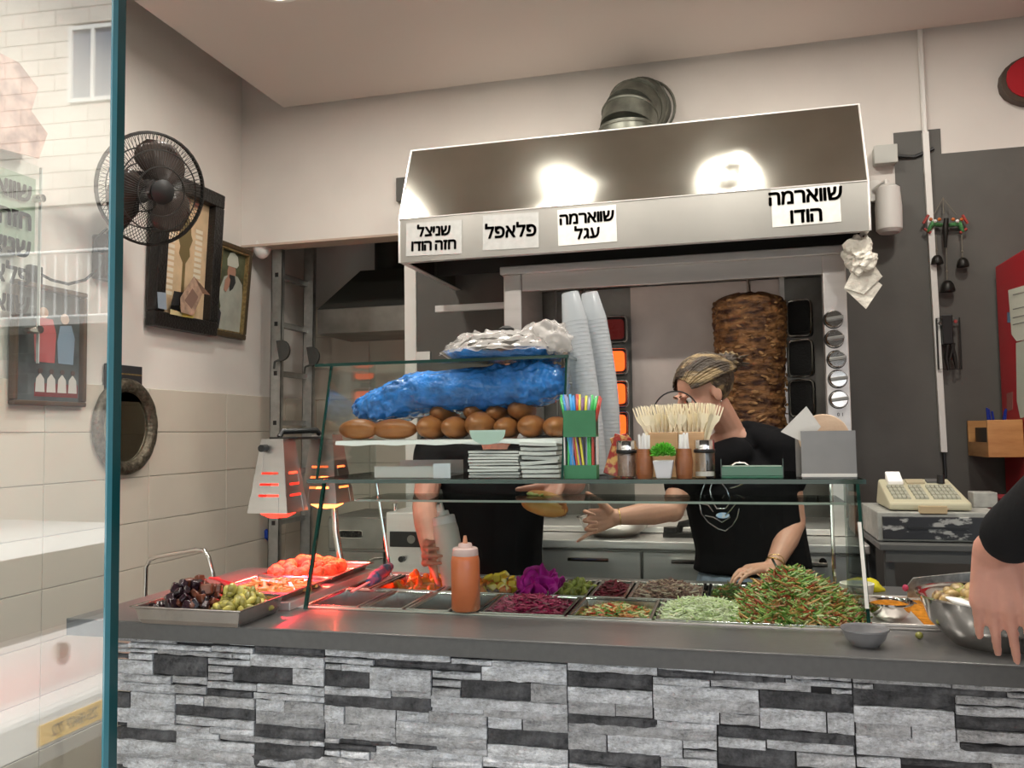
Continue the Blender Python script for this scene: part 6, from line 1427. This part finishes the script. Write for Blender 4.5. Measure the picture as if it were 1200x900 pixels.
def handgeo(g, wrist, d, nrm, side, curls, thumb=(.5, .7, .2), spread=.0, s=1., wr=.024, fr=.92):
    """palm, four fingers of different lengths and a thumb; d to the fingers, nrm out of the palm, side +-1 puts the thumb"""
    w = V(wrist); d = V(d).normalized(); nrm = (V(nrm) - d * V(nrm).dot(d)).normalized(); lat = d.cross(nrm) * side
    L_ = (.080, .088, .082, .064); offs = (.031, .0105, -.0105, -.030); bas = (.088, .092, .088, .080)
    for i in range(4):
        k = w + d * bas[i] * s + lat * offs[i] * s
        g.tube([w + lat * offs[i] * .45 * s + d * .004, k], [.015 * s, .0125 * s], 10); g.ell(k, .0115 * s, 10, 8)
        p = k; a = 0; sp = (lat * offs[i] * spread * 12); dd = (d + sp).normalized()
        for ph, (f, cu) in enumerate(((.46, curls[i][0]), (.30, curls[i][1]), (.24, curls[i][2]))):
            a += cu; v = dd * cos(a) + nrm * sin(a); q = p + v * L_[i] * f * s
            r0, r1 = (.0088, .0080, .0073)[ph] * s * fr, (.0080, .0073, .0060)[ph] * s * fr
            g.tube([p, q], [r0, r1], 10); g.ell(q, r1 * (1.0 if ph < 2 else 1.0), 10, 8); p = q
    g.ell(w + d * .045 * s + nrm * .004, (.030 * s, .030 * s, .014 * s), 16, 10, M=frame((0, 0, 0), lat, d)) if False else None
    g.add([], [])
    tb = w + d * .022 * s + lat * .022 * s + nrm * .006 * s; tv = (d * thumb[0] + lat * thumb[1] + nrm * thumb[2]).normalized()
    t1 = tb + tv * .045 * s; tv2 = (tv + d * .35 + nrm * .1).normalized(); t2 = t1 + tv2 * .034 * s; t3 = t2 + tv2 * .026 * s
    g.tube([tb, t1], [.0165 * s, .0125 * s], 10); g.ell(t1, .0122 * s, 10, 8); g.tube([t1, t2, t3], [.0115 * s, .0100 * s, .0078 * s], 10); g.ell(t3, .0077 * s, 10, 8)
    g.ell(w, wr * s, 12, 8)
NAIL = mat('finger_nail', (.62, .36, .30), .25, coat=.4)

def legs(g, hipc, w2, r, yoff=0, foot=0.08):
    for s_ in (-1, 1):
        h = V((hipc[0] + s_ * w2, hipc[1], hipc[2]))
        limb(g, [h, V((h.x + s_ * .01, h.y - .01, .50)), V((h.x + s_ * .01, h.y + .01, foot))], [r, r * .66, r * .48])
def shoes(parent, hipc, w2, m):
    for s_ in (-1, 1):
        c = V((hipc[0] + s_ * (w2 + .01), hipc[1] - .045, .045))
        G().ell(c, (.045, .125, .045), 20, 12, fn=lambda p: V((p.x, p.y, max(p.z, -.042)))).build('shoe', m, parent, smooth=60)

# ---- woman
wr = thing('person', 'woman with streaked blonde bun and black t-shirt leaning on the counter', 'person', (-.02, 3.0, 0))
HC = at(824, 462, Y=2.93); HM = rotm(0, 0, radians(-62)) @ rotm(radians(24), 0, 0)
shL = at(918, 524, Y=2.99); shR = at(806, 546, Y=2.93); elL = at(930, 614, Y=2.97); wrL = at(906, 664, Y=2.80); elR = at(788, 598, Y=2.84); wrR = at(722, 606, Y=2.79)
nk = at(858, 512, Y=3.01); hip = at(884, 690, Y=2.99); ws = at(880, 640, Y=2.99); chst = at(868, 575, Y=2.99)
g = G(); A = headgeo(g, HC, HM, 1.0)
limb(g, [nk + V((0, 0, -.05)), nk + V((-.01, -.005, .03)), HC + V((.040, .03, -.035))], [.060, .047, .046])
limb(g, [nk + V((-.09, 0, -.06)), nk, nk + V((.10, .01, -.04))], [.045, .05, .045])
limb(g, [chst, nk + V((0, 0, -.07))], [.085, .07], 1.4)
limb(g, [shL, shL.lerp(elL, .5), elL, elL.lerp(wrL, .35), wrL], [.050, .045, .039, .040, .026])
limb(g, [shR, shR.lerp(elR, .5), elR, elR.lerp(wrR, .35), wrR], [.050, .045, .040, .041, .026])
CL = ((.25, .5, .5), (.25, .5, .55), (.25, .5, .55), (.25, .5, .5))
hd = (at(872, 677, Y=2.70) - wrL); hd.z = -.012
wrL2 = V((wrL.x, wrL.y, max(wrL.z, CZ + .045)))
handgeo(g, V((wrL.x, wrL.y, CZ + .042)), V((-.82, -.60, -.06)), V((0, 0, -1)), 1, ((.15, .35, .3), (.15, .4, .35), (.15, .4, .35), (.15, .4, .3)), thumb=(.55, .6, .1), s=.98)
limb(g, [wrL, V((wrL.x, wrL.y, CZ + .042))], [.026, .025])
# pointing hand: index and little finger out, thumb up, middle fingers curled
handgeo(g, wrR, V((-.80, -.50, -.12)), V((-.35, -.90, -.15)), 1, ((.65, 1.1, .7), (.75, 1.2, .7), (.70, 1.1, .7), (-.05, .08, .05)), thumb=(.62, .80, .0), s=1.02, spread=1.1)
body = skinned(g, 'body', SKIN, wr, .0042)
facebits(A, wr)
HAIRM = mat('streaked_hair', (.045, .030, .018), .5, col2=(.30, .21, .10), vscale=7, stretch=(1.2, 3.2, 3.6), bump=.8, bscale=30, contrast=(.50, .62))
g = G()
def hairfn(p):
    q = V((p.x, p.y, p.z)); k = max(0, -q.y - .020) / .08
    if q.z < .040 + k * .012:
        cut = .82 if q.y < -.012 else 1
        q = V((q.x * cut, q.y * cut, q.z)); 
    n = mnoise.noise(V((p.x * 30, p.y * 6, p.z * 30))); q *= 1 + .035 * n
    return q
g.ell((0, 0, 0), (.084, .103, .093), 60, 44, M=A @ Matrix.Translation((0, .024, .040)), fn=hairfn)
for k in range(34):                          # combed strands running back to the bun
    a = pi * (k + .5) / 34 - pi / 2
    pts = []
    for s_ in range(7):
        f = s_ / 6; th = -1.05 + 2.2 * f
        p = V((sin(a) * .083 * (cos(th) * .35 + .65), .024 + sin(th) * .100, .040 + cos(a) * cos(th) * .091 * .98 + .002 * sin(k * 5.))); pts.append(A @ p)
    g.tube(pts, [.002, .0055, .007, .007, .0065, .006, .004], 6)
bun = A @ V((-.004, .135, .060))
def bunfn(p): return p * (1 + .12 * sin(12 * math.atan2(p.z, p.x) + p.y * 90) + .2 * mnoise.noise(p * 40))
g.ell(bun, (.046, .040, .034), 36, 22, fn=bunfn)
for k in range(7): a = U(-1, 1); g.tube([bun, bun + V((.03, .01, .014 * a)), bun + V((.055 + U(0, .02), .02, .024 * a))], [.010, .006, .001], 6)
g.build('hair', HAIRM, wr, smooth=70)
er = A @ V((-.080, .010, -.034)); er2 = A @ V((.080, .010, -.034))
for e_ in (er, er2): G().ell(e_, .0042, 10, 8).build('earring', CHROME, wr, smooth=70)
g = G()
limb(g, [V((hip.x - .005, hip.y, hip.z + .06)), ws, chst, nk + V((.0, .01, -.085))], [.130, .122, .128, .088], 1.52)
limb(g, [shR + V((.03, 0, -.01)), at(848, 540, Y=3.0), at(884, 516, Y=3.03), shL + V((-.03, 0, -.0))], [.062, .060, .062, .060])
limb(g, [at(876, 509, Y=3.05), at(905, 518, Y=3.03)], [.050, .055]); limb(g, [at(812, 545, Y=2.94), at(848, 540, Y=2.96)], [.060, .060]); limb(g, [at(805, 556, Y=2.90), at(838, 542, Y=2.92), at(862, 533, Y=2.95)], [.060, .064, .062])
limb(g, [shL, shL.lerp(elL, .42)], [.066, .064]); limb(g, [shR, shR.lerp(elR, .42)], [.064, .062])
sh = skinned(g, 'shirt', BLACKCLOTH, wr, .008, 5)
SILV = mat('silver_print', (.55, .58, .62), .2, .9)
pc = at(843, 592, Y=2.80)
def shirt_pt(px, py): return at(px, py, Y=2.84)
g = G()
def pl(pts, r=.0022): g.tube([shirt_pt(*p) + V((0, .0, 0)) for p in pts], r, 5)
# chain-like silver motif, built as thin relief on the shirt front
LINES = [((826, 566), (822, 578), (820, 590), (822, 602), (830, 612), (842, 620), (850, 622), (858, 616), (864, 606), (866, 596)), ((836, 562), (832, 574), (835, 588), (840, 596), (850, 596), (856, 588), (852, 574), (846, 566)),
         ((856, 572), (864, 570), (872, 566)), ((826, 604), (836, 606), (846, 612), (856, 606)), ((822, 590), (830, 592), (836, 600)), ((862, 590), (856, 598), (850, 604))]
bvh_pts = []
for ln in LINES: pl(ln)
g.build('silver_print', SILV, wr, smooth=50)
G().prism([shirt_pt(847 + 8 * cos(q), 604 + 3.5 * sin(q)) for q in [2 * pi * k / 16 for k in range(16)]], (0, .002, 0)).build('print_gem', mat('holographic_print', (.55, .50, .45), .2, .6, col2=(.2, .35, .6), vscale=60), wr)
g = G(); limb(g, [V((hip.x, hip.y, hip.z + .055)), V((hip.x, hip.y, hip.z - .08))], [.126, .140], 1.48)
legs(g, (hip.x, hip.y, hip.z - .10), .095, .105)
skinned(g, 'jeans', JEANS, wr, .010, 4); shoes(wr, (hip.x, hip.y, 0), .095, BLACK)
bc_ = wrL.lerp(elL, .06); d_ = (elL - wrL).normalized(); Mb = cylM(bc_, d_)
G().tube([Mb @ V((.028 * cos(q), .028 * sin(q), .004 * sin(2 * q))) for q in [2 * pi * k / 28 for k in range(28)]], .0022, 6, closed=True).tube([Mb @ V((.028 * cos(q), .028 * sin(q), .012 + .004 * cos(2 * q))) for q in [2 * pi * k / 28 for k in range(28)]], .0016, 6, closed=True).build('bracelet', mat('gold', (.75, .52, .20), .25, 1.), wr, smooth=60)
d_ = (elR - wrR).normalized(); Mb = cylM(wrR + d_ * .01, d_)
G().tube([Mb @ V((.027 * cos(q), .027 * sin(q), 0)) for q in [2 * pi * k / 28 for k in range(28)]], .0018, 6, closed=True).build('bracelet', mat('gold_thin', (.75, .52, .20), .25, 1.), wr, smooth=60)

# ---- man behind the bread case
mr = thing('person', 'man in black shirt behind the bread case holding a squeeze bottle and a filled sandwich', 'person', (-.75, 3.05, 0))
mh = at(606, 452, Y=2.98); Mh = rotm(0, 0, radians(12)) @ rotm(radians(28), 0, 0)
mnk = at(585, 520, Y=3.04); mch = at(578, 575, Y=3.04); mws = at(577, 640, Y=3.04); mhip = at(577, 690, Y=3.04)
sR = at(508, 530, Y=3.03); sL = at(652, 530, Y=3.03); eR = at(497, 594, Y=2.90); wR = at(505, 648, Y=2.62); eL = at(672, 566, Y=2.95); wL = at(655, 566, Y=2.72)
g = G(); A2 = headgeo(g, mh, Mh, 1.0)
limb(g, [mnk + V((0, 0, -.05)), mnk + V((0, -.01, .02)), mh + V((0, .035, -.04))], [.075, .062, .060])
limb(g, [mws, mch, mnk + V((0, 0, -.05))], [.10, .11, .08], 1.4)
limb(g, [sR, sR.lerp(eR, .5), eR, eR.lerp(wR, .35), wR], [.055, .050, .044, .044, .029])
limb(g, [sL, sL.lerp(eL, .5), eL, eL.lerp(wL, .35), wL], [.055, .050, .044, .042, .029])
bx = wb0.lerp(wb1, .40)                       # grip point on the bottle axis
tb_ = (bx - wR)
handgeo(g, wR, V((.10, -.62, .10)), V((1, .15, .0)), -1, ((.45, .75, .55), (.45, .8, .6), (.45, .8, .6), (.5, .8, .55)), thumb=(.55, .8, .35), s=1.06, wr=.028)
sw = at(638, 590, Y=2.60)
handgeo(g, wL, (sw + V((-.02, 0, -.035)) - wL), V((-.25, -.2, .9)), 1, ((.25, .45, .4), (.3, .5, .4), (.3, .5, .4), (.3, .5, .35)), thumb=(.5, .7, .5), s=1.04, wr=.028)
skinned(g, 'body', SKIN2, mr, .0045); facebits(A2, mr, brow=(.03, .02, .015))
g = G(); g.ell((0, 0, 0), (.080, .100, .090), 40, 30, M=A2 @ Matrix.Translation((0, .022, .040)), fn=lambda p: (V((p.x * .8, p.y * .8, p.z)) if (p.z < .02 and p.y < .0) else p) * (1 + .03 * mnoise.noise(p * 60))); g.build('hair', mat('dark_hair', (.02, .014, .01), .6, bump=.8, bscale=80), mr, smooth=70)
g = G()
limb(g, [mhip + V((0, 0, .02)), mws, mch, mnk + V((0, .01, -.07))], [.130, .128, .135, .10], 1.48)
limb(g, [sR, mnk + V((-.03, .01, -.06)), mnk + V((.03, .01, -.06)), sL], [.072, .07, .07, .072])
limb(g, [sR, sR.lerp(eR, .38)], [.076, .070]); limb(g, [sL, sL.lerp(eL, .45)], [.076, .070])
skinned(g, 'shirt', BLACKCLOTH, mr, .008, 5)
g = G(); limb(g, [mhip + V((0, 0, .03)), mhip + V((0, 0, -.10))], [.125, .135], 1.45); legs(g, (mhip.x, mhip.y, mhip.z - .12), .10, .10)
skinned(g, 'trousers', BLACKCLOTH, mr, .011, 4); shoes(mr, (mhip.x, mhip.y, 0), .10, BLACK)

# sandwich in his hand
t = thing('sandwich', 'filled bread roll sandwich with green pickles held in the man\'s hand', 'sandwich', sw)
ax_ = (at(664, 592, Y=2.60) - at(612, 580, Y=2.60)).normalized(); SMx = frame((0, 0, 0), ax_, V((0, 1, .15)))
BUN = mat('sandwich_crust', (.50, .19, .04), .45, col2=(.68, .35, .10), vscale=10, bump=.2)
def bf(p): return p * (1 + .06 * mnoise.noise(p * 30))
G().ell(sw + V((0, -.012, -.010)), (.074, .030, .028), 28, 16, M=SMx, fn=bf).build('bun', BUN, t, smooth=70)
G().ell(sw + V((.004, .018, .014)), (.066, .024, .022), 28, 16, M=SMx, fn=bf).build('bun', BUN, t, smooth=70)
for k in range(7):
    c = sw + ax_ * (-.045 + .016 * k) + V((0, -.002, .020)); G().ell(c, (.013, .011, .005), 12, 8, M=rotm(U(-.6, .6), U(-.6, .6), 0)).build('pickle_slice', fm('pickle_slice', (.36, .38, .10), coat=.4), t, smooth=60)
G().ell(sw + ax_ * .060 + V((0, -.005, .0)), (.014, .020, .024), 14, 10, fn=crump(.02, .5)).build('filling', fm('filling', (.42, .14, .05)), t, smooth=60)

# ---- customer at the right edge
cr = thing('person', 'customer in black jacket at the right edge, one hand over the counter', 'person', (.62, 1.18, 0))
wc = at(1163, 645, Y=1.42); ec = at(1208, 585, Y=1.30); scn = V((.66, 1.20, 1.44))
ec = at(1262, 560, Y=1.24)
g = G(); hc_ = V((.80, 1.14, 1.66)); A3 = headgeo(g, hc_, rotm(0, 0, radians(160)), 1.0)
limb(g, [V((.80, 1.16, 1.42)), V((.80, 1.15, 1.60))], [.065, .058]); limb(g, [V((.80, 1.16, 1.0)), V((.80, 1.16, 1.40))], [.10, .09], 1.5)
limb(g, [ec, ec.lerp(wc, .4), wc], [.032, .032, .027])
fd = at(1178, 752, Y=1.43) - wc
handgeo(g, wc, fd, V((.25, 1, 0)), 1, ((.10, .18, .12), (.14, .22, .15), (.16, .24, .18), (.20, .28, .2)), thumb=(.60, .62, .35), s=1.0, wr=.028, spread=.16, fr=.97)
skinned(g, 'body', SKIN2, cr, .0038); facebits(A3, cr, brow=(.03, .02, .015))
G().ell((0, 0, 0), (.080, .100, .090), 36, 26, M=A3 @ Matrix.Translation((0, .022, .040)), fn=lambda p: V((p.x * .8, p.y * .8, p.z)) if (p.z < .02 and p.y < .0) else p).build('hair', mat('customer_hair', (.02, .016, .012), .6, bump=.8, bscale=80), cr, smooth=70)
g = G(); limb(g, [V((.80, 1.16, .82)), V((.80, 1.16, 1.10)), V((.80, 1.16, 1.34)), V((.80, 1.16, 1.44))], [.135, .13, .135, .09], 1.55)
limb(g, [V((.64, 1.17, 1.42)), V((.96, 1.17, 1.42))], [.075, .075]); limb(g, [V((.64, 1.18, 1.42)), V((.60, 1.20, 1.42)), ec, wc + (ec - wc) * .24], [.078, .068, .058, .043])
limb(g, [V((.96, 1.17, 1.42)), V((1.02, 1.15, 1.15)), V((1.0, 1.2, .92))], [.076, .06, .05])
skinned(g, 'jacket', mat('black_jacket', (.014, .014, .015), .9, bump=.3, bscale=18), cr, .009, 5)
g = G(); limb(g, [V((.80, 1.16, .88)), V((.80, 1.16, .80))], [.13, .135], 1.5); legs(g, (.80, 1.16, .78), .095, .10)
skinned(g, 'trousers', JEANS, cr, .012, 4); shoes(cr, (.80, 1.16, 0), .095, BLACK)

# ------------------------------------------------------------------ glass pane of the shop front and the street it reflects
gx = -.338
t = thing('glass_pane', 'tall frameless glass shop-front pane at the left with a teal edge', 'glass pane', (-1.5, .405, 0))
G().box((-2.6, .400, 0), (gx, .410, 3.28)).build('pane', glass('shopfront_glass', (.95, .97, .96), ior=1.62), t)
g = G(); g.box((gx, .4035, 0), (gx + .0008, .410, 3.28), 0); g.box((gx - .0004, .3995, 0), (gx + .0008, .4035, 3.28), 1); g.build('polished_edge', [TEAL, TEALL], t)

GY = .405
struct(G().box((-14, -2.0, -.16), (9, .30, 0)).build('floor_sidewalk', mat('sidewalk', (.42, .40, .37), .8, var=.1, vscale=6)))
struct(G().box((-30, -30, -.7), (22, -2.0, -.55)).build('floor_street', mat('asphalt', (.11, .11, .11), .9, var=.2, vscale=20)))
struct(G().box((-2.9, .2, 3.33), (3.0, .36, 3.8)).box((-8, .2, 0), (-2.75, .45, 3.8)).box((2.85, .2, 0), (7, .45, 3.8)).build('wall_front_added', mat('pale_stone_front', (.60, .56, .50), .8)))  # unseen, added; its height sets how far its shadow reaches the street
struct(G().box((-2.6, .46, 1.90), (2.7, .52, CEIL_Z - .02)).build('trim_added_blocker', mat('blocker_black', (.035, .033, .03), .7)))  # unseen, added so the counter glass and hood lip reflect something dark
aw = thing('added_canopy', 'added dark canopy outside the view, keeping street glare off the counter glass', 'added_canopy', (1.2, -.6, 2.6))  # unseen, added to block the bright street from the slanted glass
G().hexa([(-1.4, -1.7, 2.50), (4, -1.7, 2.50), (4, .2, 2.85), (-1.4, .2, 2.85)], [(-1.4, -1.7, 2.52), (4, -1.7, 2.52), (4, .2, 2.87), (-1.4, .2, 2.87)]).build('canvas', mat('canvas', (.03, .03, .03), .9), aw)
BS = mat('cut_limestone', (.62, .56, .49), .85, var=.06, vscale=5, rnd=.06, bump=.2, bscale=12); BSD = mat('dark_grey_stone', (.24, .21, .20), .85, var=.1, vscale=6, rnd=.08); MJ = mat('stone_joint', (.10, .085, .075), .9)  # BSD is the darker stone of the lower left blocks
bt = thing('stone_building', 'pale cut-stone building across the street, mirrored in the glass pane', 'building', (-9, -9.5, -.55))
BMr = Matrix.Translation((-9, -9.6, 0)) @ rotm(0, 0, radians(-5))
def BL(a, b): return G().box(a, b, M=BMr)
G().box((-9, -.6, -.6), (11, 0, 12), M=BMr).build('wall_core', MJ, bt)
win = (-.45, .45, 6.60, 7.65)
bsrc = {}
def block(x0, x1, z0, z1, m):
    key = (round(x1 - x0, 2), round(z1 - z0, 2), m.name)
    if key not in bsrc:
        o = G().box((.006, 0, .006), (x1 - x0 - .006, .03, z1 - z0 - .006)).build('stone_block', m, bt, local=True); bsrc[key] = o
    else: o = bsrc[key].copy(); COL.objects.link(o); o.parent = bt
    p = BMr @ V((x0, 0, z0)) - LOC[bt.name]; o.location = p; o.rotation_euler = (0, 0, radians(-5)); return o
nb = 0
for r in range(26):
    z = 5.0 + r * .25; x = -5.5 - (r % 2) * .28
    while x < 5.2:
        w_ = .56
        if not (x + w_ > win[0] and x < win[1] and z + .25 > win[2] and z < win[3]): block(x, x + w_, z, z + .25, BS); nb += 1
        else:
            if x < win[0] - .08: block(x, win[0] - .06, z, z + .25, BS); nb += 1
            if x + w_ > win[1] + .08: block(win[1] + .06, x + w_, z, z + .25, BS); nb += 1
        x += w_
    if nb >= 275: break
G().box((-9, .0, 5.0 + r * .25), (11, .02, 13), M=BMr).build('upper_facade', BS, bt)
G().box((5.2, 0, 4.95), (11, .02, 12), M=BMr).box((-9, 0, 4.95), (-5.5, .02, 12), M=BMr).build('side_facade', BS, bt)
G().box((-9, 0, -.5), (11, .02, 4.95), M=BMr).build('rendered_wall', mat('grey_render', (.40, .37, .34), .8), bt)
wf = G().box((win[0], -.02, win[2]), (win[1], .01, win[3]), M=BMr).build('window', mat('window_dark', (.16, .20, .26), .1), bt)
g = G()
for (a, b, c, d) in ((win[0] - .06, win[0], win[2] - .06, win[3] + .06), (win[1], win[1] + .06, win[2] - .06, win[3] + .06), (win[0], win[1], win[2] - .06, win[2]), (win[0], win[1], win[3], win[3] + .06), (-.13, -.08, win[2], win[3])): g.box((a, .0, c), (b, .05, d), M=BMr)
g.build('window_frame', WHITE, wf)
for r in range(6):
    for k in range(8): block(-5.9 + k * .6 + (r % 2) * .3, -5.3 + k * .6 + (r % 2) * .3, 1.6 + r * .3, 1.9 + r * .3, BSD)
rt = thing('railing', 'white metal railing in front of the building across the street, mirrored in the pane', 'railing', (-8, -8.8, 1.4))
g = G(); g.tube([BMr @ V((-5, .8, 4.1)), BMr @ V((5, .8, 4.1))], .03, 8).tube([BMr @ V((-5, .8, 3.2)), BMr @ V((5, .8, 3.2))], .025, 8); g.build('rails', WHITE, rt, smooth=50)
psrc = None
for k in range(60):
    p = BMr @ V((-5 + k * .17, .8, 3.2))
    if psrc is None: psrc = G().tube([(0, 0, 0), (0, 0, .9)], .012, 6).build('baluster', WHITE, rt, local=True); psrc.location = p - LOC[rt.name]
    else: inst(psrc, rt, p - LOC[rt.name])
G().box((-5.2, .0, 3.08), (5.2, .9, 3.18), M=BMr).build('balcony_slab', mat('slab', (.5, .47, .43), .8), rt)

# parked white car whose rear shows in the pane
ct_ = thing('parked_car', 'white parked car seen from behind as a reflection in the glass pane', 'car', (-5.6, -3.2, -.55))
RX, cy0, cy1, gz = -3.72, -4.15, -2.35, -.55
CARP = mat('white_car_paint', (.72, .71, .70), .25, coat=.6); CARG = mat('car_window', (.035, .04, .045), .06, coat=.5)
g = G()
prof = [(RX, gz + .28), (RX + .06, gz + .45), (RX + .06, gz + .62), (RX, gz + .66), (RX - .02, gz + .98), (RX - .26, gz + 1.42), (RX - .42, gz + 1.50), (RX - 2.2, gz + 1.52), (RX - 2.9, gz + 1.08), (RX - 3.9, gz + .95), (RX - 4.05, gz + .6), (RX - 4.05, gz + .28)]
g.prism([(x, cy0, z) for x, z in prof], (0, cy1 - cy0, 0)); g.build('body', CARP, ct_, bevel=.06, seg=4, smooth=45)
G().hexa([(RX - .02, cy0 + .20, gz + 1.02), (RX - .02, cy1 - .20, gz + 1.02), (RX - .26, cy1 - .28, gz + 1.40), (RX - .26, cy0 + .28, gz + 1.40)], [(RX + .0, cy0 + .20, gz + 1.02), (RX + .0, cy1 - .20, gz + 1.02), (RX - .235, cy1 - .28, gz + 1.40), (RX - .235, cy0 + .28, gz + 1.40)]).build('rear_window', CARG, ct_)
G().box((RX - .02, cy0 + .02, gz + .40), (RX + .10, cy1 - .02, gz + .62)).build('bumper', CARP, ct_, bevel=.03)
pt = G().box((RX + .10, -3.51, gz + .44), (RX + .108, -2.99, gz + .55)).build('licence_plate', mat('plate_yellow', (.72, .42, .06), .4), ct_, bevel=.004)
text('25·847·72', .085, INK, ct_, frame((RX + .110, -3.25, gz + .495), (0, 1, 0), (0, 0, 1)), heb=False, bold=.001)
G().lathe([(.001, 0), (.05, 0), (.045, .03), (.001, .035)], (RX - .01, -3.25, gz + .88), 20, M=rotm(0, pi / 2)).build('badge', CHROME, ct_, smooth=40)
for y in (cy0 + .03, cy1 - .17): G().box((RX - .03, y, gz + .68), (RX + .02, y + .14, gz + .98)).build('tail_light', mat('tail_light', (.45, .02, .02), .2, coat=.5), ct_, bevel=.02)
for x in (RX - .75, RX - 3.3):
    for y in (cy0 + .02, cy1 - .22): G().lathe([(.001, -.1), (.30, -.1), (.32, -.06), (.32, .06), (.30, .1), (.001, .1)], (x, y + .1, gz + .32), 28, M=rotm(pi / 2)).build('wheel', BLACK, ct_, smooth=40)
